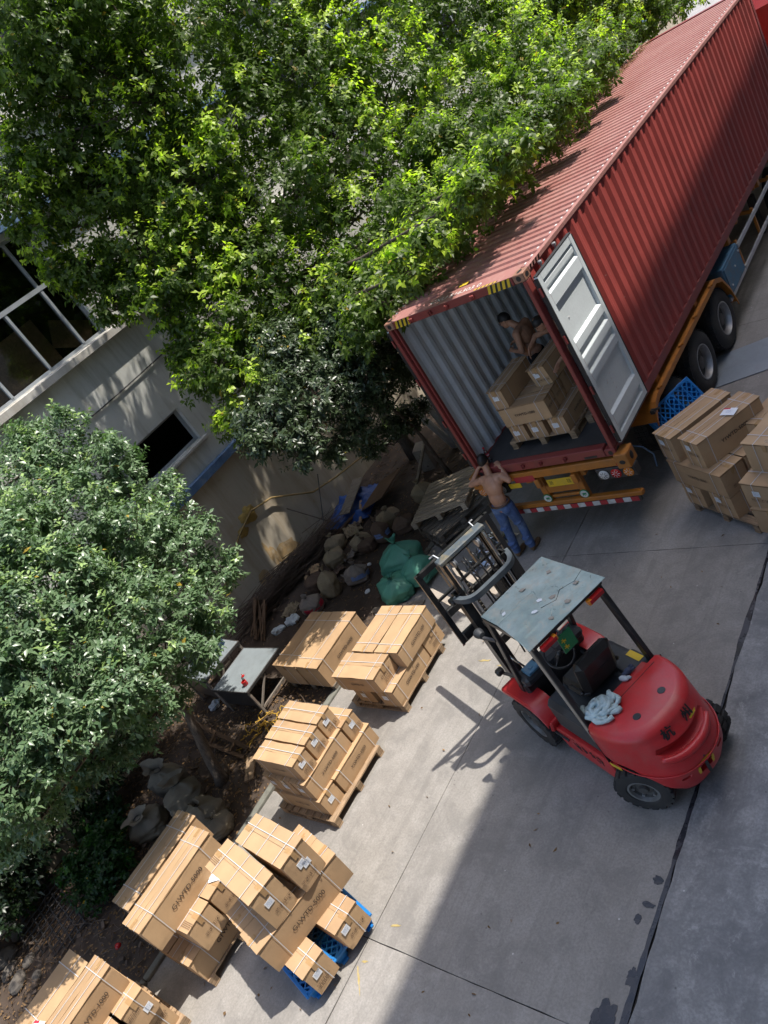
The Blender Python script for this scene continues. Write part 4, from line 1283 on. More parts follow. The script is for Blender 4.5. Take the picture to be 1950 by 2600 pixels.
def label_print_mesh():
    k = "lp"
    if k in _text_cache: return _text_cache[k]
    mb = MB(); rr = random.Random(5)
    for j in range(5):
        x = -.034
        while x < .036:
            w = rr.uniform(.006, .02); mb.box((x + w / 2, .024 - j * .012, 0), (min(w, .036 - x), .0022, .0006)); x += w + .006
    me = mb.mesh("label_print", M['ink_blue']); _text_cache[k] = me
    return me

def carton(T, c, s, label, seam='x', straps=(2, 1), code=None, code_face='+x', code_size=.06, lab=None, marks=None, small=None, tilt=(0, 0, 0), yaw=None, leaflet=None, group=None):
    """T: stack transform; c: centre of the base; s: size. seam: direction of the flap seam (= long axis)"""
    sx, sy, sz = s
    o = empty("carton", (0, 0, 0), 0, label, "carton", group)
    j = yaw if yaw is not None else random.uniform(-.012, .012)
    o.matrix_world = T @ Matrix.Translation(Vector(c)) @ Euler((tilt[0], tilt[1], tilt[2] + j)).to_matrix().to_4x4()
    link_mesh("body", bulged(sx - .008, sy - .008, sz - .012, .009, 6, c[0] * 13 + c[1] * 7 + c[2]), o)
    # two long flaps meeting along the seam, slightly proud and lifted
    for sd in (-1, 1):
        f = MB(); th = .006; n = 6
        L, Wd = (sx, sy / 2) if seam == 'x' else (sy, sx / 2)
        vs = []; fs = []
        for i in range(n + 1):
            t = i / n - .5
            lift = .002 + .014 * abs(mnoise.noise(Vector((t * 3, sd * 5 + c[0] * 3, c[1] * 5)))) + (.004 if abs(t) > .45 else 0)
            eo = .003 + .009 * mnoise.noise(Vector((t * 9, sd * 3, c[1] * 7 + c[0])))
            inn = .0015 + .002 * abs(mnoise.noise(Vector((t * 7, 2, c[0] * 9))))
            for (w, z) in ((inn, 0), (Wd + eo, -.0015), (Wd + eo, th - .0015), (inn, th)):
                zz = sz - .012 + lift + z
                if seam == 'x': vs.append((t * (L + .006), sd * w, zz))
                else: vs.append((sd * w, t * (L + .006), zz))
        for i in range(n):
            for q in range(4): fs.append((i * 4 + q, i * 4 + (q + 1) % 4, i * 4 + 4 + (q + 1) % 4, i * 4 + 4 + q))
        fs += [(0, 1, 2, 3), (n * 4, n * 4 + 1, n * 4 + 2, n * 4 + 3)]
        f.add(vs, fs)
        f.m = [0] * len(f.f)
        for k_, fc in enumerate(f.f):
            zs = [f.v[i][2] for i in fc]
        f.build("flap", M['card'], o)
    # dark corrugated edge line under the lid
    e = MB()
    e.box((0, 0, sz - .016), (sx + .001, sy + .001, .004)); e.build("lid_edge", M['card_edge'], o)
    # tape folded over each end of the seam
    for e_ in (-1, 1):
        t = MB()
        h_ = [(.0, .11, .0035, .0045)]
        a0, a1 = (sx if seam == 'x' else sy) / 2 - .11, (sx if seam == 'x' else sy) / 2 + .0095
        prof_ = [(a0, sz + .0036), (a1, sz + .0036), (a1, sz - .10), (a1 - .001, sz - .10), (a1 - .001, sz + .0026), (a0, sz + .0026)]
        vs = [((e_ * p[0], w_, p[1]) if seam == 'x' else (w_, e_ * p[0], p[1])) for w_ in (-.028, .028) for p in prof_]
        t.add(vs, [tuple(range(6)), tuple(range(6, 12))] + [(i, (i + 1) % 6, 6 + (i + 1) % 6, 6 + i) for i in range(6)])
        t.build("packing_tape", M['tape'], o)
    # straps
    def loop(axis, pos, tw):
        b = MB(); w = .0045; a = .0095; z1 = sz + .0075
        if axis == 'x':   # loop in the yz plane at x=pos
            pts = [(-sy / 2 - a, -.002), (sy / 2 + a, -.002), (sy / 2 + a, z1), (0, z1 + .0015), (-sy / 2 - a, z1)]
            mk = lambda p, d, k_: (pos + d + tw * (p[1] / sz - .5), p[0] + (k_ * (.0015 if p[0] > 0 else -.0015)), p[1] + k_ * .0015)
        else:
            pts = [(-sx / 2 - a, -.002), (sx / 2 + a, -.002), (sx / 2 + a, z1), (0, z1 + .0015), (-sx / 2 - a, z1)]
            mk = lambda p, d, k_: (p[0] + (k_ * (.0015 if p[0] > 0 else -.0015)), pos + d + tw * (p[1] / sz - .5), p[1] + k_ * .0015)
        n = len(pts); vs = []
        for p in pts: vs += [mk(p, -w, 0), mk(p, w, 0)]
        b.add(vs, [(2 * i, 2 * i + 1, (2 * i + 3) % (2 * n), (2 * i + 2) % (2 * n)) for i in range(n)])
        b.build("strap", M['strap'], o)
    long_ax = 'x' if sx >= sy else 'y'; Ls = max(sx, sy); Ss = min(sx, sy)
    na, nb_ = straps
    for i in range(na):
        f_ = [0] if na == 1 else np.linspace(-.33, .33, na)
        loop(long_ax, f_[i] * Ls + random.uniform(-.02, .02), random.uniform(-.012, .012))
    for i in range(nb_):
        f_ = [0.12] if nb_ == 1 else np.linspace(-.24, .24, nb_)
        loop('y' if long_ax == 'x' else 'x', f_[i] * Ss + random.uniform(-.01, .01), random.uniform(-.01, .01))
    if code:
        link_mesh("printed_code", text_mesh(code, code_size, M['ink'], bold=.0012), o, on_face(sx, sy, sz, code_face, .02, .52, .0012), FACE[code_face])
    for L_ in ([lab] if isinstance(lab, tuple) else (lab or [])):
        fc, u, v = L_[:3]
        q = MB(); q.bx(-.05, .05, -.042, .042, -.0006, .0006)
        lo = q.build("shipping_label", M['paper'], o, loc=on_face(sx, sy, sz, fc, u, v, .0014), rot=FACE[fc])
        link_mesh("label_print", label_print_mesh(), lo, (0, 0, .0012))
    if marks: link_mesh("handling_marks", marks_mesh(), o, on_face(sx, sy, sz, marks[0], marks[1], marks[2], .0012), FACE[marks[0]])
    if small: link_mesh("small_print", lines_mesh(), o, on_face(sx, sy, sz, small[0], small[1], small[2], .0012), FACE[small[0]])
    if leaflet:
        u, v, a = leaflet
        q = MB(); q.add([(-.10, -.07, .004), (.10, -.07, .002), (.10, .07, .014), (-.10, .07, .010), (0, .07, .018), (0, -.07, .008)], [(0, 5, 4, 3), (5, 1, 2, 4)])
        lo = q.build("leaflet", M['paper'], o, loc=on_face(sx, sy, sz, '+z', u, v, .004), rot=(0, 0, a))
        q = MB(); q.add([(-.10, .045, .0125), (.0, .045, .018), (0, .07, .0195), (-.10, .07, .0115)], [(0, 1, 2, 3)]); q.build("leaflet_banner", M['ink_red'], lo)
        link_mesh("label_print", label_print_mesh(), lo, (.0, -.01, .0165))
    return o
I4 = Matrix.Identity(4)
def stackT(x, y, z, deg): return Matrix.Translation((x, y, z)) @ Matrix.Rotation(R(deg), 4, 'Z')
CD1, CD2, CD3, CD4 = "G2WTD-100", "Y1WTD-1000", "G1WTD-5000", "G2WTD-5000"
def span(T, x0, x1, y0, y1, z0, z1, label, **kw):
    return carton(T, ((x0 + x1) / 2, (y0 + y1) / 2, z0), (x1 - x0, y1 - y0, z1 - z0), label, **kw)

# ---- pallet of cartons beside the forklift (second stack, wooden pallet)
wood_pallet((-.80, -2.96, 0), R(90), "wooden pallet under the cartons between the forklift and the grey table", 1.20, 1.12)
span(I4, -.62, -.25, -3.57, -2.66, .14, .46, "long carton on the pallet edge facing the forklift, front of the bottom row", seam='y', code=CD1, code_size=.07, lab=('-y', -.1, .55))
span(I4, -1.12, -.25, -2.64, -2.20, .14, .46, "carton end with printed symbols on the pallet corner nearest the forklift mast", seam='x', marks=('+x', 0, .6), small=('+x', 0, .32))
span(I4, -1.14, -.76, -3.55, -2.66, .14, .46, "shaded bottom carton with a label, inner side of the pallet near the table", seam='y', lab=('-y', 0, .5))
span(I4, -1.17, -.71, -3.12, -2.20, .46, .78, "long top carton with dappled shade on the inner side of the stack nearest the forklift", seam='y', straps=(2, 1))
span(I4, -.68, -.22, -3.12, -2.20, .46, .78, "sunlit long top carton on the forklift side of its stack", seam='y', code=CD1, code_size=.07, straps=(2, 1))
span(I4, -1.27, -.38, -3.60, -3.14, .46, .76, "sunlit top carton lying crosswise at the near end of the stack by the forklift", seam='x', marks=('+x', .0, .62), small=('+x', 0, .34), code="G2WTD-100", code_face='-y', code_size=.05)
# ---- the two big shaded cartons behind it
wood_pallet((-2.55, -2.76, 0), 0, "pallet under the wide dappled carton beside the grey table", 1.15, 1.15, mat='wood_grey')
span(I4, -3.14, -2.57, -3.36, -2.15, .14, .60, "wide dappled carton beside the grey table, its half nearer the wall", seam='y', straps=(2, 1))
span(I4, -2.55, -1.97, -3.36, -2.15, .14, .60, "wide dappled carton beside the grey table, its half nearer the forklift", seam='y', straps=(2, 1), code=CD4, code_size=.075)
# ---- third stack: three small cartons on top
wood_pallet((-.86, -4.83, 0), R(90), "wooden pallet under the three-tier stack with small cartons on top", 1.2, 1.18, 8)
span(I4, -1.34, -.36, -5.36, -5.03, .14, .45, "bottom carton with a torn label at the near corner of the three-tier pallet stack", lab=('+x', -.05, .55), code="Y1WTD-1000", code_face='-y', code_size=.05)
span(I4, -.66, -.34, -5.01, -4.11, .14, .45, "long bottom carton with printed code along the yard side of the three-tier stack", seam='y', code=CD2, code_size=.062)
span(I4, -1.36, -.70, -5.00, -4.12, .14, .45, "bottom carton on the wall side of the three-tier stack", seam='y')
span(I4, -.72, -.40, -5.34, -4.45, .45, .77, "long middle carton with printed code facing the yard in the three-tier stack", seam='y', code=CD2, code_size=.062, lab=('-y', 0, .6))
span(I4, -1.02, -.74, -5.34, -4.46, .45, .77, "middle-tier carton with a label on its shaded end, second from the yard side", seam='y', lab=('-y', 0, .6))
span(I4, -1.32, -1.04, -5.33, -4.45, .45, .77, "middle-tier carton with a label on its shaded end, furthest from the yard side", seam='y', lab=('-y', 0, .6))
span(I4, -1.28, -.40, -4.43, -4.13, .45, .77, "single carton with white label behind the top row of the three-tier stack", lab=('+x', 0, .6), small=('+x', .1, .3))
for i, y0 in enumerate((-5.28, -4.95, -4.62)):
    span(I4, -1.27 + .04 * i * 0 - .03 * i, -.41 - .03 * i, y0, y0 + .295, .77, 1.09, ["nearest of the three small top cartons in a row", "middle of the three small top cartons in a row", "farthest of the three small top cartons in a row"][i], lab=('+x', -.08, .66), small=('+x', .05, .3), marks=None, code="Y1WTD-1000" if i == 0 else None, code_face='-y', code_size=.045)
# ---- fifth stack: on the blue plastic pallet
plastic_pallet((.36, -6.66, 0), "bright blue plastic pallet on the sunlit concrete under large cartons", (0, 0, R(-14)), 1.2, 1.06)
TB = stackT(.99, -7.225, 0, -8)
span(TB, -.88, 0, 0, .33, .15, .50, "lower carton with a torn white label at the near corner of the blue pallet", lab=('+x', -.1, .66), small=('+x', -.1, .3))
TB2 = stackT(1.09, -6.72, 0, -6)
span(TB2, -.88, 0, 0, .385, .15, .50, "lower carton with symbols at the far corner of the blue pallet", marks=('+x', .05, .4), lab=('+x', -.22, .75))
TB3 = stackT(.62, -7.28, 0, -13.5)
span(TB3, -.41, 0, 0, 1.25, .50, .90, "long middle carton with printed code over the blue pallet facing the yard", seam='y', code=CD3, code_size=.085)
span(TB3, -.83, -.42, 0.02, 1.25, .50, .90, "long middle carton with a battered end over the blue pallet on the wall side", seam='y', straps=(2, 2))
TB4 = stackT(.71, -6.99, 0, -9)
span(TB4, -1.06, 0, 0, .375, .90, 1.39, "top carton with symbols and a small label, nearer one on the blue pallet stack", marks=('+x', .15, .32), lab=('+x', -.1, .62), straps=(3, 1), small=('+z', -.43, .3), leaflet=None)
TB5 = stackT(.835, -6.55, 0, -6)
span(TB5, -.96, 0, 0, .375, .90, 1.39, "top carton with a large torn white label, farther one on the blue pallet stack", lab=[('+x', -.02, .62), ('+x', .1, .52)], marks=('+x', -.1, .25), straps=(3, 1))
# ---- fourth stack: long cartons beside it, half in leaf shade
wood_pallet((-1.36, -7.05, 0), R(90), "wooden pallet under the tall stack beside the soil strip", 1.2, 1.2, mat='wood')
span(I4, -1.25, -.78, -7.66, -6.44, .14, .50, "dark shaded bottom carton with a torn flap in the tall stack by the soil", seam='y', code=CD3, code_size=.085, straps=(2, 2))
span(I4, -1.75, -1.28, -7.66, -6.44, .14, .50, "bottom carton on the soil side of the tall stack", seam='y')
span(I4, -1.70, -.60, -7.43, -7.04, .50, .90, "crosswise carton with symbols jutting out under the long cartons, near one", marks=('+x', .1, .4), small=('+z', .42, .2))
span(I4, -1.72, -.62, -7.02, -6.64, .50, .90, "crosswise carton jutting out under the long cartons, far one with a red-cornered leaflet", marks=('+x', .0, .35), leaflet=(.40, .7, .5))
span(I4, -1.23, -.815, -7.70, -6.43, .90, 1.30, "sunlit long top carton with a puncture in its side beside the leaf-shaded one", seam='y', code=CD3, code_size=.09, straps=(2, 2))
span(I4, -1.71, -1.29, -7.56, -6.30, .90, 1.30, "long top carton with leaf shadows on its lid beside the sunlit one", seam='y', straps=(2, 2))
# ---- sixth stack: bottom left corner
wood_pallet((-1.42, -8.66, 0), R(90), "pallet under the cut-off stack in the bottom left corner", 1.2, 1.2)
span(I4, -1.8, -.87, -8.42, -8.09, .14, .52, "low carton at the right of the corner stack at the bottom left", small=('+x', .1, .6))
span(I4, -1.8, -.87, -8.80, -8.46, .14, .52, "lowest carton below the printed ones in the corner stack at the bottom left")
span(I4, -1.8, -.80, -8.44, -8.10, .52, .88, "middle carton with a label patch in the corner stack at the bottom left", lab=('+x', .2, .4), small=('+x', -.2, .7))
span(I4, -1.8, -.80, -8.82, -8.48, .52, .88, "middle-tier carton nearest the picture edge in the corner stack at the bottom left")
span(I4, -1.41, -1.03, -9.02, -8.10, .88, 1.25, "sunlit top carton with printed code in the corner stack at the bottom left", seam='y', code=CD2, code_size=.08, straps=(2, 2))
span(I4, -1.95, -1.43, -9.05, -8.20, .88, 1.25, "leaf-shaded dark top carton in the corner stack at the bottom left", seam='y', straps=(2, 1), leaflet=(.40, .12, .3))
# ---- two stacks right of the trailer (shade)
TR = stackT(3.69, -.10, 0, -31)
wood_pallet((TR @ Vector((-.30, .55, 0)))[:3], R(-31), "wooden pallet under the shaded stack beside the trailer", 1.2, 1.1, mat='wood')
span(TR, -.96, -.57, 0, .98, .12, .52, "bottom carton with a label, left of the two under the crosswise one beside the trailer", seam='y', lab=('-y', -.12, .72), marks=('-y', .05, .5), straps=(2, 2))
span(TR, -.42, 0, 0, .98, .12, .52, "bottom carton with a label, right of the two under the crosswise one beside the trailer", seam='y', lab=('-y', -.12, .72), marks=('-y', .05, .5), straps=(2, 2))
span(TR, -1.02, 0.01, -.01, .39, .52, .90, "crosswise middle carton with printed code in the shaded stack beside the trailer", seam='x', code="Y1WTD-5000", code_face='-y', code_size=.06, straps=(2, 1), marks=('+x', .1, .3))
span(TR, -1.02, 0.01, .42, .80, .52, .90, "crosswise middle carton behind the printed one in the shaded stack beside the trailer", seam='x', straps=(2, 1))
TR2 = stackT(3.49, .07, 0, -35)
span(TR2, -.38, 0, 0, 1.06, .90, 1.32, "top carton with a red and white leaflet on its lid beside the trailer", seam='y', code="Y1WTD-5000", code_size=.075, lab=('-y', -.1, .72), marks=('-y', .05, .5), leaflet=(.2, .62, .35), straps=(2, 2))
TR3 = stackT(3.06, .30, 0, -35)
span(TR3, -.38, 0, 0, 1.06, .90, 1.32, "top carton with a torn lid edge next to the blue pallet beside the trailer", seam='y', lab=('-y', -.1, .72), marks=('-y', .05, .5), straps=(2, 2))
TQ = stackT(4.08, -.06, 0, -20)
wood_pallet((TQ @ Vector((.5, .5, 0)))[:3], R(-20), "pallet under the cut-off stack at the right picture edge", 1.2, 1.1)
span(TQ, .02, .52, -.30, .66, .12, .52, "bottom carton of the stack at the right picture edge", seam='y')
span(TQ, -.02, .96, -.26, .12, .52, .90, "middle carton with a white label in the stack at the right picture edge", lab=('-y', -.30, .62), marks=('-y', -.28, .35), straps=(2, 1))
span(TQ, -.02, .96, .16, .54, .52, .90, "middle carton behind the labelled one at the right picture edge", straps=(2, 1))
span(TQ, 0, .62, 0, .98, .90, 1.32, "large pale top carton of the stack at the right picture edge", seam='y', straps=(2, 2))
span(TQ, -.42, -.06, .62, 1.3, .52, 1.12, "small carton end showing behind the leaflet carton at the right edge", seam='y')
# blue plastic pallet standing on edge against the trailer wheel
_top0 = Vector((2.25, 1.43, 1.05)); _top1 = Vector((2.625, 2.33, 1.05))
ux = (_top1 - _top0).normalized(); side = Vector((ux.y, -ux.x, 0))
vdn = (side * .60 - Vector((0, 0, 1.0))).normalized(); nn = ux.cross(-vdn).normalized()
if nn.x < 0: nn = -nn
pc = (_top0 + _top1) / 2 + vdn * .60
# local x -> down the slope, local y -> along the edge, local z -> outward
mw = Matrix((vdn, nn.cross(vdn), nn)).transposed().to_4x4(); mw.translation = pc - nn * .15
bp = plastic_pallet((0, 0, 0), "blue plastic pallet standing on edge against the trailer wheel", (0, 0, 0), 1.2, 1.0)
bp.matrix_world = mw
# ---- cartons inside the container (floor at z 1.552)
FZ = 1.553
wood_pallet((1.16, .93, FZ), 0, "pallet inside the container under the first cartons", 1.15, 1.1)
wood_pallet((2.02, 1.28, FZ), R(4), "second pallet inside the container by the right wall", .55, 1.1, mat='wood')
z0 = FZ + .14
for i, (a, b, nm) in enumerate(((.71, .99, "left"), (1.04, 1.32, "middle"), (1.40, 1.69, "right"))):
    span(I4, a, b, .37, 1.25, z0, z0 + .285, "labelled bottom carton inside the container, %s of three" % nm, seam='y', lab=('-y', -.12, .55), straps=(2, 2), code="Y1WTD-1000" if i == 2 else None, code_size=.05)
zm = z0 + .29
span(I4, .69, 1.53, .37, .66, zm, zm + .325, "crosswise carton with printed code facing out of the container", code=CD2, code_face='-y', code_size=.062, straps=(2, 1), marks=('+x', 0, .5))
span(I4, .69, 1.53, .68, .97, zm, zm + .325, "second crosswise carton inside the container behind the printed one", straps=(2, 1), marks=('+x', 0, .5))
span(I4, .69, 1.53, .99, 1.28, zm, zm + .325, "third crosswise carton inside the container, deepest of its row", straps=(2, 1))
zt = zm + .33
span(stackT(.68, .38, 0, -3), 0, .27, 0, .90, zt, zt + .32, "long top carton on the left inside the container, label on its end", seam='y', lab=('-y', -.05, .6), straps=(2, 2))
span(stackT(1.24, .78, 0, -4), 0, .32, 0, .90, zt, zt + .32, "top carton being set down by a worker inside the container", seam='y', lab=('-y', -.1, .62), straps=(2, 2), tilt=(0, R(-7), 0), marks=('-y', .1, .3))
# ------------------------------------------------------------------ forklift: local x forward, y left, z up
fl = empty("forklift", (3.68, -3.71, 0), R(156), "red forklift with a cracked dusty roof sheet and raised forks", "forklift")
def fp(mb, name, mat, smooth=False, parent=None, fix=False): return mb.build(name, mat, parent or fl, smooth, fix=fix)
# wheels
def fl_wheel(D, Wd, rimr):
    T = Matrix.Rotation(R(-90), 4, 'X')    # axle along y
    r = D / 2; w = Wd / 2
    ty = MB(); ty.lathe([(rimr, w * .8), (rimr + .02, w), (r * .86, w), (r * .95, w * .9), (r * .97, w * .5), (r * .97, -w * .5), (r * .95, -w * .9), (r * .86, -w), (rimr + .02, -w), (rimr, -w * .8)], 32, 0, T, True)
    for k in range(18):
        a = 2 * math.pi * k / 18
        for s in (-1, 1):
            ty.cbox(Matrix.Rotation(a + s * .08, 4, 'Y') @ Vector((0, s * w * .48, r * .975)), (.07, w * .92, .03), .006, (0, a + s * .08, 0))
    tm = ty.mesh("tyre", M['tyre'], 40)
    rm = MB(); rm.lathe([(rimr, w * .8), (rimr + .010, w * .88), (rimr - .014, w * .88), (rimr - .022, w * .55)], 26, 0, T, False, False)
    rm.lathe([(rimr - .022, w * .55), (rimr - .03, w * .3), (rimr * .6, w * .2), (rimr * .55, w * .35), (rimr * .34, w * .40), (rimr * .3, w * .75), (0, w * .78)], 26, 1, T, False, False)
    rmm = rm.mesh("rim", [M['wheel_grey'], M['hub']], 40)
    nb = MB()
    for k in range(6):
        a = 2 * math.pi * k / 6 + .2
        nb.cyl((math.cos(a) * rimr * .78, w * .25, math.sin(a) * rimr * .78), (math.cos(a) * rimr * .78, w * .55, math.sin(a) * rimr * .78), .016, 6)
    return tm, rmm, nb.mesh("wheel_nuts", M['rim'])
fw = fl_wheel(.70, .24, .20); rw = fl_wheel(.58, .20, .155)
for (x, y, z, ms, st) in ((1.35, .52, .35, fw, 0), (1.35, -.52, .35, fw, 0), (-.28, .47, .29, rw, R(33)), (-.24, -.43, .29, rw, R(24))):
    w = empty("wheel"); w.parent = fl; w.location = (x, y, z); w.rotation_euler = (0, random.uniform(0, 3), st + (0 if y > 0 else math.pi))
    for nm, me in zip(("tyre", "rim", "wheel_nuts"), ms): link_mesh(nm, me, w)
# counterweight: plan outline lofted in height
def cw_outline(z):
    """half-width/rear profile at height z -> list of (x, y) from left-front round the back to right-front"""
    # rear reach and half width
    if z < .30: rear = -.62 + (z - .14) * -.7; hw = .26 + (z - .14) * .7; fx = -.42
    elif z < .62: rear = -.732 - (z - .30) * .228; hw = .372 + ((z - .30) / .32) ** .8 * .183; fx = -.42 + min(1, max(0, (z - .45) / .17)) * .34
    elif z < 1.0: rear = -.805 + ((z - .62) / .38) ** 1.2 * .183; hw = .555 + .013 * (z - .62); fx = .02
    else:
        t = (z - 1.0) / .10; rear = -.622 + .13 * t ** 2.4; hw = .56 - .06 * t ** 2.6; fx = .02
    pts = []
    n = 26
    for i in range(n + 1):
        a = math.pi * i / n
        # superellipse rear, flat sides
        cx, sx_ = math.cos(a), math.sin(a)
        e = .80
        y = math.copysign(abs(cx) ** e, cx) * hw
        x = -(abs(sx_) ** .90) * (fx - .0 - rear) + fx
        pts.append((x, y))
    return pts
zs = [.14, .18, .24, .30, .36, .42, .48, .54, .60, .66, .72, .78, .84, .90, .95, 1.0, 1.025, 1.05, 1.07, 1.085, 1.095, 1.10]
mb = MB(); rows = [cw_outline(z) for z in zs]; n = len(rows[0])
vs = [(p[0], p[1], z) for z, r_ in zip(zs, rows) for p in r_]
fs = []
for i in range(len(zs) - 1):
    for j in range(n - 1): fs.append((i * n + j, i * n + j + 1, (i + 1) * n + j + 1, (i + 1) * n + j))
    fs.append((i * n + n - 1, i * n, (i + 1) * n, (i + 1) * n + n - 1))
fs.append(tuple(reversed(range(n)))); fs.append(tuple((len(zs) - 1) * n + j for j in range(n)))
mb.add(vs, fs)
cwo = fp(mb, "counterweight", M['fl_red'], fix=True)
def cutter(mb):
    o = mb.build("cutter", M['fl_black'], fl, fix=True); return o
cuts = []
# smile-shaped slot across the rear
c_ = MB(); seg = 18; vs = []; fs = []
for i in range(seg + 1):
    t = i / seg * 2 - 1; y = t * .34; zc = .82 + .06 * t * t; hh = .07 * (1 - abs(t) ** 4 * .7)
    for (x, dz) in ((-1.1, -hh), (-.60, -hh * .8), (-.60, hh * .9), (-1.1, hh)): vs.append((x, y, zc + dz))
for i in range(seg):
    for j in range(4): fs.append((i * 4 + j, i * 4 + (j + 1) % 4, i * 4 + 4 + (j + 1) % 4, i * 4 + 4 + j))
fs += [(3, 2, 1, 0), tuple(seg * 4 + k for k in range(4))]
c_.add(vs, fs); cuts.append(cutter(c_))
for (y, z, w, h, dpt) in ((.24, .50, .10, .035, .12), (-.24, .50, .10, .035, .12), (0, .46, .17, .10, .16)):
    c_ = MB(); c_.cbox((-.80, y, z), (dpt * 2, w, h), .012); cuts.append(cutter(c_))
# wheel arches cut into the lower front corners
for s in (-1, 1):
    c_ = MB(); c_.tube([(-.27, s * .24, .26), (-.27, s * .80, .26)], .395, 28); cuts.append(cutter(c_))
for c_o in cuts:
    m_ = cwo.modifiers.new("b", 'BOOLEAN'); m_.operation = 'DIFFERENCE'; m_.object = c_o; m_.solver = 'EXACT'
bv = cwo.modifiers.new("bev", 'BEVEL'); bv.width = .012; bv.segments = 2; bv.limit_method = 'ANGLE'; bv.angle_limit = R(40)
baked(cwo)
for c_o in cuts: bpy.data.objects.remove(c_o)
cwo.data.polygons.foreach_set("use_smooth", [True] * len(cwo.data.polygons)); cwo.data.set_sharp_from_angle(angle=R(38))
# black block standing in for the shade inside the recess and the tow pin with yellow paint
mb = MB(); mb.cbox((-.47, 0, .835), (.19, .54, .20), .01); fp(mb, "recess_shade_block", M['fl_black'])
mb = MB(); mb.cyl((-.775, 0, .36), (-.775, 0, .60), .018, 10); mb.sphere((-.775, 0, .61), .028, 10, 6); fp(mb, "tow_pin", M['steel_dark'], True)
def daub(y, z, w, h, seed, mat, name="yellow_paint_smear", off=.004):
    """a thin paint smear that follows the counterweight skin"""
    d = MB(); ring = []
    for i in range(20):
        a = 2 * math.pi * i / 20
        k = 1 + .5 * mnoise.noise(Vector((math.cos(a) * 2, math.sin(a) * 2, seed)))
        yy, zz = y + math.cos(a) * w * k, z + math.sin(a) * h * k
        rows_ = cw_outline(max(.15, min(1.09, zz)))
        best = min(rows_, key=lambda p: abs(p[1] - yy) + (10 if p[0] > -.2 else 0))
        a_ = [p for p in rows_ if p[0] < -.05]; a_.sort(key=lambda p: p[1])
        x = np.interp(yy, [p[1] for p in a_], [p[0] for p in a_])
        ring.append((x - off, yy, zz))
    c = Vector((sum(p[0] for p in ring) / 20 - .004, y, z))
    d.add(ring + [c], [(i, (i + 1) % 20, 20) for i in range(20)]); return fp(d, name, mat, True)
lip = MB(); lv = []
for i in range(25):
    t = i / 24 * 2 - 1; y = t * .33; rr_ = [p for p in cw_outline(.74) if p[0] < -.05]; rr_.sort(key=lambda p: p[1])
    lv.append((float(np.interp(y, [p[1] for p in rr_], [p[0] for p in rr_])) + .012, y, .735 + .06 * t * t))
lip.tube(lv, [.028 + .02 * (1 - (i / 12 - 1) ** 2) for i in range(25)], 10); fp(lip, "recess_lip", M['fl_red'], True)
daub(.0, .57, .10, .022, 3, M['yellow']); daub(-.09, .46, .02, .07, 4, M['yellow']); daub(.10, .47, .018, .06, 5, M['yellow'])
daub(-.20, .925, .06, .012, 9, M['yellow'])
mb = MB(); mb.cbox((-.10, .556, .55), (.20, .006, .05), .002, (0, .25, 0)); fp(mb, "yellow_paint_smear", M['yellow'])
sr = MB(); ol = [p for p in cw_outline(.615) if p[0] < -.02]
sr.tube([(p[0] * 1.004, p[1] * 1.006, .615 - .05 * max(0, 1 - abs(p[1]) / .45)) for p in ol], .007, 6); fp(sr, "seam_ridge", M['fl_red'], True)
sr = MB(); sr.cbox((-.035, 0, 1.1005), (.007, .86, .004), .001); fp(sr, "panel_gap", M['black'])
for s in (-1, 1):
    sr = MB(); sr.cbox((.012, s * .535, .80), (.006, .05, .52), .001); fp(sr, "panel_gap", M['black'])
# two characters on the back and the two round caps on top
for (ch, y) in (("杭", .13), ("州", -.15)):
    z_ = .985; rows_ = [p for p in cw_outline(z_) if p[0] < -.05]; rows_.sort(key=lambda p: p[1])
    x = float(np.interp(y, [p[1] for p in rows_], [p[0] for p in rows_]))
    x2 = float(np.interp(y + .05, [p[1] for p in rows_], [p[0] for p in rows_])); ang = math.atan2(x2 - x, .05)
    link_mesh("lettering", text_mesh(ch, .13, M['black'], bold=.004), fl, (x - .022, y, z_), (R(90 - 20), 0, R(-90) - ang))
for y in (.18, -.185):
    mb = MB(); mb.lathe([(.042, 0), (.042, .004), (.036, .008), (0, .009)], 20, 0, Matrix.Translation((-.345, y, 1.099))); fp(mb, "cap", M['fl_dark'], 30)
# engine hood panel behind the seat, upper cover red
mb = MB(); mb.cbox((.055, 0, 1.00), (.14, .80, .16), .02); fp(mb, "rear_cover", M['fl_red'])
mb = MB(); mb.cbox((.46, 0, .75), (.80, 1.04, .46), .06); fp(mb, "engine_hood", M['fl_dark'], 40)
mb = MB(); mb.cbox((.20, -.36, .99), (.42, .30, .04), .015); fp(mb, "side_tray", M['fl_dark'])
mb = MB(); mb.cbox((.30, -.44, 1.013), (.20, .08, .004), .001); fp(mb, "warning_sticker", M['yellow'])
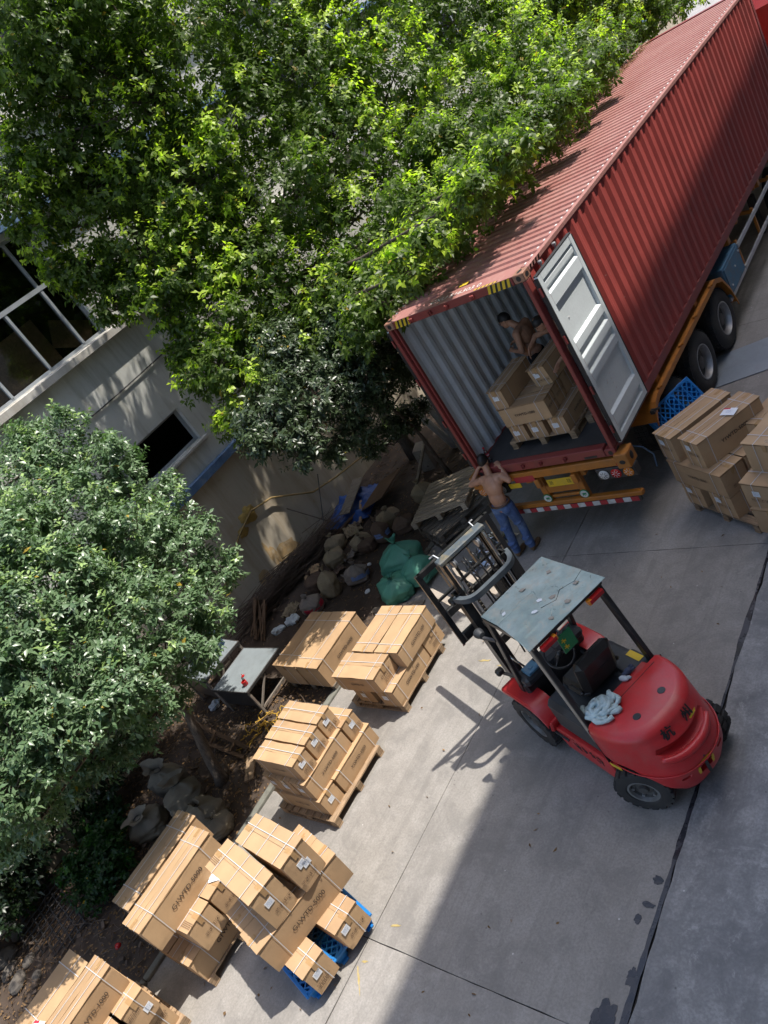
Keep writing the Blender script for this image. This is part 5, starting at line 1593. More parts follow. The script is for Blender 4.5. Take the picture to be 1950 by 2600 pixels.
# chassis side members with steps, red
for s in (-1, 1):
    mb = MB()
    poly = [(-.02, .16), (.90, .16), (.96, .30), (.98, .44), (.90, .50), (.20, .52), (.02, .52)]
    vs = [(p[0], s * .40, p[1]) for p in poly] + [(p[0], s * .555, p[1]) for p in poly]; k = len(poly)
    mb.add(vs, [tuple(range(k)), tuple(reversed(range(k, 2 * k)))] + [(i, (i + 1) % k, k + (i + 1) % k, k + i) for i in range(k)])
    o = fp(mb, "chassis_side", M['fl_red'], fix=True)
    b_ = o.modifiers.new("b", 'BEVEL'); b_.width = .015; b_.segments = 2; baked(o)
    mb = MB(); mb.cbox((.86, s * .52, .40), (.26, .12, .03), .005); fp(mb, "step", M['fl_dark'])
    for i in range(5):
        q = MB(); q.cbox((.77 + i * .045, s * .52, .418), (.015, .10, .008), .002); fp(q, "step_tread", M['steel_dark'])
    # front fender over the drive wheel: top plate, front drop
    f = MB(); path = [(.95, .58), (1.04, .71), (1.17, .775), (1.50, .785), (1.72, .76)]
    vs = []
    for (x, z) in path:
        for (y, dz) in ((.36, 0), (.60, 0), (.62, -.02), (.62, -.07), (.60, -.03), (.36, -.03)): vs.append((x, s * y, z + dz))
    fs = []
    for i in range(len(path) - 1):
        for j in range(6): fs.append((i * 6 + j, i * 6 + (j + 1) % 6, i * 6 + 6 + (j + 1) % 6, i * 6 + 6 + j))
    fs += [tuple(range(6)), tuple(range((len(path) - 1) * 6, len(path) * 6))]
    f.add(vs, fs); fp(f, "front_fender", M['fl_red'], 40, fix=True)
    mb = MB(); mb.cbox((.935, s * .49, .52), (.05, .22, .22), .02, (0, -.45, 0)); fp(mb, "fender_step_panel", M['fl_red'])
    # brush-like black marks along the side
    mk = MB(); rr = random.Random(4)
    for ch_ in range(4):
        for q in range(5):
            cx = .62 - ch_ * .125 + rr.uniform(-.04, .04); cz = .39 + rr.uniform(-.045, .045)
            a = rr.choice((0, math.pi / 2, .7, -.7)); L = rr.uniform(.02, .045)
            mk.bar((cx - L * math.cos(a), s * .5575, cz - L * math.sin(a)), (cx + L * math.cos(a), s * .5575, cz + L * math.sin(a)), .016, .003, up=(0, 1, 0))
    fp(mk, "side_lettering", M['black'])["kind"] = "stuff"
mb = MB(); mb.cbox((.45, 0, .38), (1.2, .8, .36), .02); fp(mb, "chassis", M['fl_black'])
mb = MB(); mb.cbox((1.02, 0, .56), (.46, .82, .03), .006); fp(mb, "floor_plate", M['fl_dark'])
mb = MB(); mb.cbox((1.34, 0, .62), (.14, .96, .62), .03); fp(mb, "front_cowl", M['fl_black'], 40)
mb = MB(); mb.cbox((1.30, 0, .97), (.24, .94, .14), .04); fp(mb, "dashboard", M['fl_dark'], 40)
mb = MB(); mb.cyl((1.2, .02, .9), (.98, .02, 1.16), .035, 12); fp(mb, "steering_column", M['fl_black'], True)
st = MB(); cT = Matrix.Translation((.96, .02, 1.18)) @ Matrix.Rotation(R(-40), 4, 'Y')
ring = [cT @ Vector((math.cos(a) * .17, math.sin(a) * .17, 0)) for a in np.linspace(0, 2 * math.pi, 28, endpoint=False)]
st.tube(ring, .015, 8, closed=True)
for a in (0, 2.1, 4.2): st.tube([cT @ Vector((0, 0, 0)), cT @ Vector((math.cos(a) * .17, math.sin(a) * .17, 0))], .011, 6)
st.sphere(cT @ Vector((0, 0, 0)), .04, 10, 6); st.sphere(cT @ Vector((.16, 0, .035)), .022, 8, 6)
fp(st, "steering_wheel", M['fl_black'], True)
for (y) in (-.16, -.24, -.32):
    l_ = MB(); l_.tube([(1.22, y, 1.0), (1.14, y, 1.20)], .010, 6); l_.sphere((1.135, y, 1.215), .022, 8, 6); fp(l_, "lever", M['fl_black'], True)
mb = MB(); mb.cbox((1.26, .30, 1.06), (.16, .18, .05), .012); mb.cbox((1.245, .30, 1.09), (.06, .05, .012), .004); fp(mb, "instrument_panel", M['toolbox'], 40)
# seat
s_ = MB(); s_.cbox((.58, 0, 1.03), (.46, .48, .12), .05); fp(s_, "seat_cushion", M['seat'], 50)
T = Matrix.Translation((.30, 0, 1.31)) @ Matrix.Rotation(R(-14), 4, 'Y')
s_ = MB(); s_.cbox((0, 0, 0), (.13, .50, .52), .055, T=T); s_.cbox((-.058, 0, .0), (.03, .40, .42), .02, T=T); s_.cbox((-.075, 0, .02), (.008, .26, .01), .002, T=T); fp(s_, "seat_backrest", M['seat'], 50)
for y in (-.27, .27):
    s_ = MB(); s_.cbox((.44, y, 1.13), (.24, .05, .06), .02); fp(s_, "armrest", M['seat'], 50)
# overhead guard
def post(name, a, b, w, d, mat='fl_black'):
    p = MB(); p.bar(a, b, w, d, up=(1, 0, 0), ch=.008); return fp(p, name, M[mat])
for s in (-1, 1):
    post("rear_post", (.06, s * .50, .72), (.30, s * .47, 2.10), .055, .10)
    post("front_post", (1.42, s * .47, .70), (1.06, s * .455, 2.10), .05, .085)
    st_ = MB(); st_.bar((.075, s * .5295, .78), (.31, s * .4995, 2.06), .003, .08, up=(1, 0, 0)); fp(st_, "post_edge", M['fork'])
for s in (-1, 1):
    gd = MB(); gd.bar((.20, s * .465, 2.12), (1.10, s * .455, 2.12), .055, .055); fp(gd, "guard_side_rail", M['fl_black'])
for x in (.22, 1.08):
    gd = MB(); gd.bar((x, -.435, 2.122), (x, .435, 2.122), .055, .05); fp(gd, "guard_cross_rail", M['fl_black'])
for i in range(6):
    q = MB(); x = .34 + i * .122; q.bar((x, -.44, 2.12), (x, .44, 2.12), .028, .04); fp(q, "guard_bar", M['fl_black'])
# cracked acrylic sheet: four shards with thin dark gaps between them
def sheet(poly, z, tilt):
    q = MB(); q.prism(poly, 0, .005); o = fp(q, "roof_sheet", M['roofsheet']); o.location = (0, 0, z); o.rotation_euler = tilt; return o
A = [(1.12, .475), (1.14, -.49), (.818, -.50), (.828, -.22), (.798, -.06), (.833, .12), (.798, .28), (.818, .47)]
B = [(.8165, .47), (.7965, .28), (.8315, .12), (.7965, -.06), (.66, .0), (.52, .08), (.40, .04), (.27, .14), (.17, .10), (.17, .55), (.5, .50)]
C_ = [(.795, -.0615), (.8265, -.22), (.8165, -.50), (.5, -.515), (.45, -.36), (.52, -.20), (.44, -.08), (.52, .078), (.66, -.0025)]
D = [(.498, -.515), (.16, -.53), (.168, .098), (.268, .138), (.398, .038), (.518, .076), (.438, -.081), (.518, -.2015), (.448, -.3615)]
for pl, dz, ti in ((A, 2.153, (0, 0, 0)), (B, 2.155, (0, .003, 0)), (C_, 2.158, (.003, 0, 0)), (D, 2.152, (0, .004, 0))): sheet(pl, dz, ti)
# flakes and grit on the sheet
for i in range(9):
    x = random.uniform(.25, .95); y = random.uniform(-.4, .4); q = MB()
    k = random.randint(4, 6); q.prism([(random.uniform(.6, 1) * .05 * math.cos(2 * math.pi * j / k), random.uniform(.6, 1) * .035 * math.sin(2 * math.pi * j / k)) for j in range(k)], 0, .004)
    o = fp(q, "paint_flake", M['fork' if i % 3 else 'paper']); o.location = (x, y, 2.166); o.rotation_euler = (random.uniform(-.1, .1), random.uniform(-.1, .1), random.uniform(0, 6))
# lamps and sign under the roof
for s in (-1, 1):
    q = MB(); q.cbox((.17, s * .34, 2.07), (.06, .20, .06), .012); q.cbox((.138, s * .34, 2.07), (.006, .19, .05), .003); fp(q, "rear_lamp", M['lamp_red'], 40)
    q = MB(); q.cbox((.168, s * .255, 2.07), (.064, .05, .062), .01); fp(q, "indicator_lamp", M['lamp_amber'])
    T = Matrix.Translation((1.38, s * .53, 1.82)) @ Matrix.Rotation(R(90), 4, 'Y')
    q = MB(); q.lathe([(0, -.07), (.035, -.065), (.058, -.015), (.062, .02), (.055, .035), (.0, .03)], 20, 0, T); q.bar((1.38, s * .56, 1.8), (1.16, s * .48, 1.76), .03, .03); fp(q, "head_lamp", M['fl_dark'], 40)
    q = MB(); q.cbox((1.50, s * .56, 1.14), (.08, .10, .09), .02); q.bar((1.52, s * .55, 1.11), (1.40, s * .47, 1.02), .03, .03); fp(q, "side_lamp", M['fl_black'], 40)
q = MB(); q.bx(.185, .195, .06, .24, 1.80, 2.02); o = fp(q, "sign_board", M['green_sign'])
lk = MB()
for (y, z) in ((.19, 1.86), (.19, 1.94)):
    lk.bar((.183, y - .03, z), (.183, y + .03, z), .009, .002, up=(1, 0, 0)); lk.bar((.183, y, z - .03), (.183, y, z + .03), .009, .002, up=(1, 0, 0)); lk.bar((.183, y - .025, z - .02), (.183, y + .02, z + .025), .007, .002, up=(1, 0, 0))
fp(lk, "sign_lettering", M['yellow'])
# ---------------- mast, raised
MX = 1.80
tlt = .0
for s in (-1, 1):
    m_ = MB(); y = s * .385
    m_.bx(MX - .07, MX + .07, y - s * .004, y + s * .018, .10, 2.14); m_.bx(MX - .07, MX - .05, y - s * .05, y - s * .004, .10, 2.14); m_.bx(MX + .05, MX + .07, y - s * .05, y - s * .004, .10, 2.14)
    fp(m_, "outer_mast_rail", M['mast'])
    m_ = MB(); y = s * .315
    m_.bx(MX - .045, MX + .06, y - s * .004, y + s * .016, .78, 2.60); m_.bx(MX - .045, MX - .027, y - s * .045, y - s * .004, .78, 2.60); m_.bx(MX + .042, MX + .06, y - s * .045, y - s * .004, .78, 2.60)
    fp(m_, "inner_mast_rail", M['mast'])
    m_ = MB(); m_.cyl((MX - .10, s * .285, .12), (MX - .10, s * .285, 1.62), .038, 14); m_.cyl((MX - .10, s * .285, 1.60), (MX - .10, s * .285, 1.68), .05, 14); fp(m_, "lift_cylinder", M['mast'], 40)
    m_ = MB(); m_.cyl((MX - .10, s * .285, 1.66), (MX - .10, s * .285, 2.56), .022, 12); fp(m_, "cylinder_rod", M['chrome'], 40)
    # leaf chain from the pulley down to the carriage
    ch = MB(); z = 1.52; k = 0
    while z < 2.46:
        ch.cbox((MX - .0, s * .185, z), (.012 if k % 2 else .030, .032, .034), .004); ch.cbox((MX - .0, s * .185 - .016, z + .012), (.030 if k % 2 else .012, .005, .03), .002); z += .030; k += 1
    fp(ch, "lift_chain", M['chain'])["kind"] = "stuff"
    pu = MB(); T = Matrix.Translation((MX - .02, s * .185, 2.47)) @ Matrix.Rotation(R(90), 4, 'X'); pu.lathe([(.055, -.022), (.065, -.018), (.05, 0), (.065, .018), (.055, .022)], 18, 0, T, False); fp(pu, "chain_pulley", M['rim'], 40)
    ck = MB(); ck.cbox((MX + .10, s * .42, 2.02), (.12, .09, .07), .015); fp(ck, "mast_bracket", M['mast'])
m_ = MB(); m_.cbox((MX, 0, 2.58), (.13, .70, .055), .008); fp(m_, "mast_top_bar", M['mast_worn'])
m_ = MB(); m_.cbox((MX + .075, 0, 2.50), (.02, .60, .09), .006); fp(m_, "mast_cross_plate", M['mast'])
for s in (-1, 1):
    q = MB(); q.tube([(MX + .06, s * .28, 2.60), (MX + .14, s * .29, 2.63), (MX + .16, s * .345, 2.62)], .010, 6); fp(q, "hook", M['alu'])
m_ = MB(); m_.cbox((MX + .01, 0, 1.20), (.05, .62, .12), .008); m_.cbox((MX - .06, 0, .30), (.04, .78, .2), .008); fp(m_, "mast_cross_member", M['mast'])
# yoke: bowed top tie bar of the outer mast
yk = MB(); pts = []
for t in np.linspace(-1, 1, 25):
    y = t * .42; x = MX - .03 - .25 * (1 - abs(t) ** 6) ** .8
    pts.append((x, y, 2.11))
vs = []; fs = []
for i, p in enumerate(pts):
    t = i / 24 * 2 - 1
    a = Vector(pts[min(i + 1, 24)]) - Vector(pts[max(i - 1, 0)]); a.normalize(); nn_ = Vector((a.y, -a.x, 0))
    for (d, z) in ((-.03, -.04), (.03, -.04), (.03, .03), (-.03, .03)): vs.append(Vector(p) + nn_ * d + Vector((0, 0, z)))
for i in range(24):
    for j in range(4): fs.append((i * 4 + j, i * 4 + (j + 1) % 4, i * 4 + 4 + (j + 1) % 4, i * 4 + 4 + j))
fs += [(3, 2, 1, 0), tuple(96 + k for k in range(4))]
yk.add(vs, fs); fp(yk, "mast_tie_bar", M['yoke'], 40)
# hoses in the mast
for (y, o_) in ((.06, 0), (.10, .02), (-.05, .01)):
    h_ = MB(); pts = [(MX - .04, y, 2.45 - o_), (MX - .10, y + .01, 2.42), (MX - .12, y, 2.1), (MX - .11, y - .02, 1.5), (MX - .08, y, .9)]; h_.tube(pts, .011, 6); fp(h_, "hydraulic_hose", M['fl_black'], True)
h_ = MB(); h_.tube([(MX - .16, .30, 1.15), (MX - .26, .36, 1.25), (MX - .36, .36, 1.2), (MX - .4, .30, 1.0), (MX - .3, .25, .9)], .013, 6); fp(h_, "hydraulic_hose", M['chrome'], True)
# tilt cylinders
for s in (-1, 1):
    q = MB(); q.cyl((1.15, s * .36, .62), (1.5, s * .36, .78), .035, 10); q.cyl((1.5, s * .36, .78), (MX - .06, s * .36, .90), .02, 10); fp(q, "tilt_cylinder", M['fl_black'], 40)
# carriage and load backrest
CX = 2.02
ca = MB(); ca.cbox((CX, 0, 1.46), (.05, 1.06, .13), .01); ca.cbox((CX, 0, 1.86), (.05, 1.06, .11), .01); fp(ca, "carriage_bar", M['mast'])
for s in (-1, 1):
    ca = MB(); ca.cbox((CX - .10, s * .24, 1.66), (.16, .03, .52), .006); fp(ca, "carriage_plate", M['mast'])
br = MB()
br.bar((CX + .05, -.55, 2.47), (CX + .05, .55, 2.47), .05, .07); fp(br, "backrest_top", M['mast'])
for s in (-1, 1):
    br = MB(); br.bar((CX + .05, s * .555, 1.36), (CX + .05, s * .555, 2.505), .07, .045, up=(1, 0, 0)); fp(br, "backrest_side", M['mast'])
br = MB(); br.bar((CX + .05, -.53, 1.385), (CX + .05, .53, 1.385), .05, .05); fp(br, "backrest_bottom", M['mast'])
br = MB(); br.bar((CX + .03, -.53, 2.06), (CX + .03, .53, 2.06), .03, .03); fp(br, "backrest_rail", M['mast'])
for y in (-.36, -.14, .30):
    br = MB(); br.bar((CX + .055, y, 2.08), (CX + .05, y, 2.44), .018, .018, up=(1, 0, 0)); fp(br, "backrest_bar", M['wood'])
mk = MB(); mk.add([(CX + .07, .535, 1.36), (CX + .13, .50, 1.38), (CX + .10, .56, 1.40), (CX + .05, .60, 1.33), (CX + .09, .55, 1.30)], [(0, 1, 2), (0, 2, 3), (0, 3, 4)]); fp(mk, "red_ribbon", M['reflect_red'])
# forks
for y in (-.215, .215):
    f = MB(); f.cbox((CX + .05, y, 1.66), (.05, .115, .50), .008)
    prof = [(CX + .025, 1.405), (CX + .025, 1.45), (CX + .5, 1.447), (CX + 1.33, 1.428), (CX + 1.36, 1.415), (CX + 1.33, 1.405)]
    k = len(prof)
    def wd(x): return .0575 if x < CX + 1.2 else .045
    vs = [(p[0], y - wd(p[0]), p[1]) for p in prof] + [(p[0], y + wd(p[0]), p[1]) for p in prof]
    f.add(vs, [tuple(range(k)), tuple(reversed(range(k, 2 * k)))] + [(i, (i + 1) % k, k + (i + 1) % k, k + i) for i in range(k)])
    # rounded tip
    f.prism([(CX + 1.33, y - .045)] + [(CX + 1.33 + .05 * math.cos(a), y + .045 * math.sin(a)) for a in np.linspace(-math.pi / 2, math.pi / 2, 9)] + [(CX + 1.33, y + .045)], 1.406, 1.427)
    fp(f, "fork", M['fork'], fix=True)
# things lying on the forklift
FM = fl.matrix_basis
def fw_(p): return Matrix.Translation((3.68, -3.71, 0)) @ Matrix.Rotation(R(156), 4, 'Z') @ Vector(p)
cl = MB(); rr = random.Random(8)
for k in range(15):
    pts = []; a0 = rr.uniform(0, 6); cx, cy = rr.uniform(-.07, .07), rr.uniform(-.06, .06); r0 = rr.uniform(.03, .13); st_ = rr.uniform(.25, .5)
    for i in range(12):
        a = a0 + i * st_; r_ = r0 * (1 + .4 * math.sin(a * 2 + k))
        pts.append((cx + r_ * math.cos(a) * 1.35, cy + r_ * math.sin(a), max(.016, .02 + .05 * math.exp(-(r_ / .09) ** 2) * (k / 15 + .3) + .014 * math.sin(a * 3 + k))))
    cl.tube(pts, [.014 + .016 * abs(math.sin(i * .9 + k)) for i in range(12)], 7)
o = cl.build("cloth", M['cloth'], smooth=True); o.location = fw_((.02, .27, 1.115)); o.rotation_euler = (0, 0, .6)
tag(o, "crumpled pale blue and white cloth lying on the red forklift cover", "cloth")
gl = MB()
for (dx, dy, dz, r_) in ((0, 0, .04, (.05, .035, .035)), (.06, .01, .045, (.03, .016, .016)), (.06, .035, .04, (.028, .014, .014)), (.055, -.02, .04, (.03, .014, .014)), (-.05, .0, .035, (.035, .03, .03))): gl.sphere((dx, dy, dz), r_, 10, 7)
o = gl.build("glove", M['cloth_dark'], smooth=True); o.location = fw_((.12, -.20, 1.075)); o.rotation_euler = (0, 0, 1.1)
tag(o, "dark work glove lying behind the forklift seat", "glove")
gl = MB(); gl.sphere((0, 0, .03), (.06, .035, .028), 10, 7); gl.sphere((.05, .02, .03), (.03, .02, .02), 8, 6)
o = gl.build("rag", M['trash'], smooth=True); o.location = fw_((.10, -.11, 1.075))
tag(o, "small pale rag beside the dark glove on the forklift", "rag")
# ------------------------------------------------------------------ people: one continuous skin each, grown from tapered limbs
def capsule(mb, a, ra, b, rb, n=12):
    a = Vector(a); b = Vector(b); d = b - a; L = d.length
    if L < 1e-6: mb.sphere(a, ra, n, 8); return
    d.normalize(); pts = []; rad = []
    for t in (-1, -.7, -.35): pts.append(a + d * ra * t); rad.append(ra * math.sqrt(max(0.003, 1 - t * t)))
    for t in np.linspace(0, 1, 5): pts.append(a.lerp(b, t)); rad.append(ra + (rb - ra) * t)
    for t in (.35, .7, 1): pts.append(b + d * rb * t); rad.append(rb * math.sqrt(max(0.003, 1 - t * t)))
    mb.tube(pts, rad, n)
def ell(mb, c, r, rot=(0, 0, 0)):
    T = Matrix.Translation(Vector(c)) @ Euler(rot).to_matrix().to_4x4()
    mb.sphere((0, 0, 0), r, 16, 12, T=T)
def skin_over(mb, name, mat, parent, voxel=.009, smooth=4):
    o = mb.build(name, mat, None)
    r_ = o.modifiers.new("r", 'REMESH'); r_.mode = 'VOXEL'; r_.voxel_size = voxel
    s_ = o.modifiers.new("s", 'SMOOTH'); s_.iterations = smooth; s_.factor = .5
    baked(o); o.data.polygons.foreach_set("use_smooth", [True] * len(o.data.polygons))
    o.data.materials.clear(); o.data.materials.append(mat)
    if parent:
        o.data.transform(Matrix.Translation(-Vector(parent.location))); o.parent = parent
    return o
def hand(mb, wrist, dirv, palm_n, curl=.5, side=1, s=1.0):
    """palm with five fingers; dirv along the hand, palm_n out of the palm"""
    w = Vector(wrist); d = Vector(dirv).normalized(); pn = Vector(palm_n); pn = (pn - d * pn.dot(d)).normalized(); x = d.cross(pn).normalized() * side
    for t in (-.028, 0, .028): capsule(mb, w + x * t * .6 * s, .019 * s, w + d * .075 * s + x * t * s, .016 * s, 8)
    for i, (off, L) in enumerate(((-.034, .068), (-.012, .078), (.012, .074), (.033, .058))):
        p = w + d * .082 * s + x * off * s; dd = d.copy(); r_ = .0098 * s
        for j, f in enumerate((.45, .32, .23)):
            dd = (dd + pn * curl * (.35 + .3 * j)).normalized(); q = p + dd * L * f * s
            capsule(mb, p, r_, q, r_ * .92, 8); p = q; r_ *= .92
    p = w + d * .022 * s - x * .030 * s; dd = (d * .6 - x * .7 + pn * .25).normalized()
    for L in (.036, .03): q = p + dd * L * s; capsule(mb, p, .0115 * s, q, .0105 * s, 8); p = q; dd = (dd + d * .5 + pn * .3).normalized()
def head(mb, c, fwd, up, s=1.0):
    """skull, jaw, nose, ears, brow; c = head centre"""
    c = Vector(c); f = Vector(fwd).normalized(); u = Vector(up); u = (u - f * u.dot(f)).normalized(); r_ = f.cross(u).normalized()
    Rm = Matrix((f, r_, u)).transposed().to_4x4()
    def P(x, y, z): return c + f * x * s + r_ * y * s + u * z * s
    T = Matrix.Translation(c) @ Rm
    mb.sphere((0, 0, 0), (.098 * s, .078 * s, .108 * s), 18, 14, T=T @ Matrix.Translation((-.008 * s, 0, .02 * s)))
    mb.sphere((0, 0, 0), (.066 * s, .058 * s, .066 * s), 14, 10, T=T @ Matrix.Translation((.036 * s, 0, -.062 * s)))
    capsule(mb, P(.085, 0, .015), .010 * s, P(.104, 0, -.022), .014 * s, 8)
    capsule(mb, P(.078, -.04, .03), .012 * s, P(.078, .04, .03), .012 * s, 8)
    capsule(mb, P(.088, -.018, -.058), .009 * s, P(.088, .018, -.058), .009 * s, 8)
    for y in (-.08, .08): mb.sphere((0, 0, 0), (.016 * s, .009 * s, .030 * s), 10, 8, T=T @ Matrix.Translation((-.008 * s, y * s, -.008 * s)))
    return T, P
def hair_cap(T, s, parent, low=-.02, fringe=.03):
    mb = MB(); vs = []; fs = []; nu, nv = 28, 10
    for j in range(nv + 1):
        th = (j / nv) * 1.0
        for i in range(nu):
            a = 2 * math.pi * i / nu; front = math.cos(a)
            lo = (.045 if front > .55 else (.0 if front > -.1 else -.055)) ; lo = .045 * max(0, front) ** .5 - .06 * max(0, -front) - .005
            z = lo + (.128 - lo) * math.sin(th * math.pi / 2)
            k = math.sqrt(max(0, 1 - ((z - .02) / .112) ** 2)) if z < .131 else 0
            jit = 1 + .03 * mnoise.noise(Vector((i * .9, j * .9, s)))
            vs.append(T @ Vector(((-.010 + .105 * k * math.cos(a) * jit) * s, .085 * k * math.sin(a) * jit * s, z * s)))
    for j in range(nv):
        for i in range(nu): fs.append((j * nu + i, j * nu + (i + 1) % nu, (j + 1) * nu + (i + 1) % nu, (j + 1) * nu + i))
    mb.add(vs, fs); o = mb.build("hair", M['hair'], None, smooth=True)
    o.data.transform(Matrix.Translation(-Vector(parent.location))); o.parent = parent
    return o
def eyes(P, parent, s=1.0):
    mb = MB()
    for y in (-.03, .03): mb.sphere(P(.083, y, .012), .009 * s, 8, 6)
    o = mb.build("eyes", M['black'], None, smooth=True); o.data.transform(Matrix.Translation(-Vector(parent.location))); o.parent = parent

# ---- man outside, back to us, resting his folded arms on the container sill
m1 = empty("person", (.32, -.25, 0), 0, "shirtless man in blue jeans leaning on the container sill, back turned", "person")
b = MB()
hd = (.215, .045, 1.66)
T1, P1 = head(b, hd, (-.10, .80, -.35), (0, .35, .9), 1.0)
capsule(b, (.30, -.10, 1.47), .062, (.24, .0, 1.59), .056)
ell(b, (.33, -.20, 1.32), (.165, .105, .20), (R(-14), 0, 0)); ell(b, (.325, -.24, 1.12), (.145, .10, .17), (R(-6), 0, 0)); ell(b, (.325, -.25, .98), (.150, .11, .12))
ell(b, (.23, -.15, 1.40), (.10, .085, .10)); ell(b, (.43, -.13, 1.40), (.10, .085, .10))
capsule(b, (.16, -.14, 1.435), .068, (.47, -.11, 1.435), .068)
capsule(b, (.135, -.13, 1.43), .060, (-.07, -.17, 1.40), .046); capsule(b, (-.07, -.17, 1.40), .045, (.07, .03, 1.565), .032)
capsule(b, (.52, -.10, 1.43), .060, (.615, -.12, 1.34), .046); capsule(b, (.615, -.12, 1.34), .045, (.47, .03, 1.55), .032)
hand(b, (.075, .035, 1.57), (.75, .6, .1), (0, 0, -1), .25, 1); hand(b, (.465, .035, 1.56), (-.75, .6, .1), (0, 0, -1), .25, -1)
capsule(b, (.24, -.26, .95), .092, (.205, -.30, .52), .058); capsule(b, (.205, -.30, .52), .056, (.19, -.36, .10), .04)
capsule(b, (.41, -.22, .95), .092, (.425, -.20, .52), .058); capsule(b, (.425, -.20, .52), .056, (.42, -.24, .10), .04)
skin_over(b, "body", M['skin'], m1)
hair_cap(T1, 1.0, m1)
j = MB()
ell(j, (.325, -.245, .985), (.165, .125, .085)); ell(j, (.245, -.30, .93), (.085, .085, .10)); ell(j, (.405, -.28, .93), (.085, .085, .10))
capsule(j, (.24, -.26, .95), .108, (.205, -.30, .52), .075); capsule(j, (.205, -.30, .52), .074, (.19, -.355, .12), .066)
capsule(j, (.41, -.22, .95), .108, (.425, -.20, .52), .075); capsule(j, (.425, -.20, .52), .074, (.42, -.235, .12), .066)
for (x, y, z) in ((.20, -.33, .60), (.19, -.36, .30), (.195, -.35, .22), (.425, -.23, .62), (.42, -.25, .30), (.42, -.25, .2)): ell(j, (x, y - .01, z), (.078, .075, .018), (.25, 0, 0))
jo = skin_over(j, "jeans", M['jeans'], m1, .010, 3)
q = MB(); q.tube([(.325 + .172 * math.cos(a), -.245 + .130 * math.sin(a), 1.045 + .012 * math.sin(a)) for a in np.linspace(0, 2 * math.pi, 28, endpoint=False)], .017, 6, closed=True)
o = q.build("belt", M['belt'], None, smooth=True); o.data.transform(Matrix.Translation(-Vector(m1.location))); o.parent = m1
for (x, y) in ((.19, -.36), (.42, -.24)):
    q = MB(); capsule(q, (x, y + .20, .045), .042, (x, y - .01, .055), .046); capsule(q, (x, y, .06), .05, (x, y, .14), .056); ell(q, (x, y + .12, .035), (.05, .13, .035))
    o = skin_over(q, "boot", M['boot'], m1, .009, 2)

# ---- man in the container with glasses, bare chest, looking down at his hands
m2 = empty("person", (.74, 1.86, FZ), 0, "shirtless man with glasses standing inside the container looking at his hands", "person")
b = MB()
T2, P2 = head(b, (.545, 1.84, 3.06), (-.93, -.25, -.42), (-.35, 0, .9), 1.0)
capsule(b, (.68, 1.86, 2.90), .058, (.60, 1.85, 2.99), .054)
ell(b, (.73, 1.86, 2.74), (.115, .165, .19), (0, R(-8), 0)); ell(b, (.68, 1.86, 2.50), (.145, .155, .15)); ell(b, (.74, 1.87, 2.38), (.13, .15, .12))
ell(b, (.66, 1.78, 2.79), (.08, .085, .07)); ell(b, (.66, 1.94, 2.79), (.08, .085, .07))
capsule(b, (.735, 1.70, 2.855), .066, (.735, 2.03, 2.855), .066)
capsule(b, (.74, 1.665, 2.84), .062, (.72, 1.61, 2.56), .048); capsule(b, (.72, 1.61, 2.56), .046, (.50, 1.72, 2.56), .032)
capsule(b, (.74, 2.05, 2.84), .062, (.72, 2.10, 2.56), .048); capsule(b, (.72, 2.10, 2.56), .046, (.50, 1.98, 2.62), .032)
hand(b, (.49, 1.725, 2.565), (-.8, .55, .1), (.3, .4, -.6), .55, 1); hand(b, (.49, 1.975, 2.62), (-.8, -.6, .0), (.3, -.4, -.6), .55, -1)
capsule(b, (.75, 1.77, 2.35), .09, (.74, 1.76, 1.95), .06); capsule(b, (.74, 1.76, 1.95), .056, (.76, 1.77, 1.62), .04)
capsule(b, (.75, 1.97, 2.35), .09, (.74, 1.98, 1.95), .06); capsule(b, (.74, 1.98, 1.95), .056, (.76, 1.97, 1.62), .04)
skin_over(b, "body", M['skin'], m2)
hair_cap(T2, 1.0, m2); eyes(P2, m2)
q = MB()
for y in (-.032, .032): q.tube([P2(.100, y + .024 * math.cos(a), .010 + .018 * math.sin(a)) for a in np.linspace(0, 2 * math.pi, 12, endpoint=False)], .0025, 5, closed=True)
for y in (-1, 1): q.tube([P2(.098, y * .056, .014), P2(.0, y * .088, .014)], .0025, 5)
o = q.build("glasses", M['black'], None); o.data.transform(Matrix.Translation(-Vector(m2.location))); o.parent = m2
j = MB(); ell(j, (.745, 1.87, 2.33), (.142, .165, .10)); 
for y in (1.77, 1.97): capsule(j, (.75, y, 2.33), .105, (.74, y, 1.95), .08); capsule(j, (.74, y, 1.95), .078, (.76, y, 1.63), .07)
skin_over(j, "trousers", M['trousers'], m2, .011, 3)
for y in (1.77, 1.97):
    q = MB(); capsule(q, (.78, y, FZ + .05), .045, (.58, y, FZ + .04), .04); skin_over(q, "shoe", M['trousers'], m2, .010, 2)

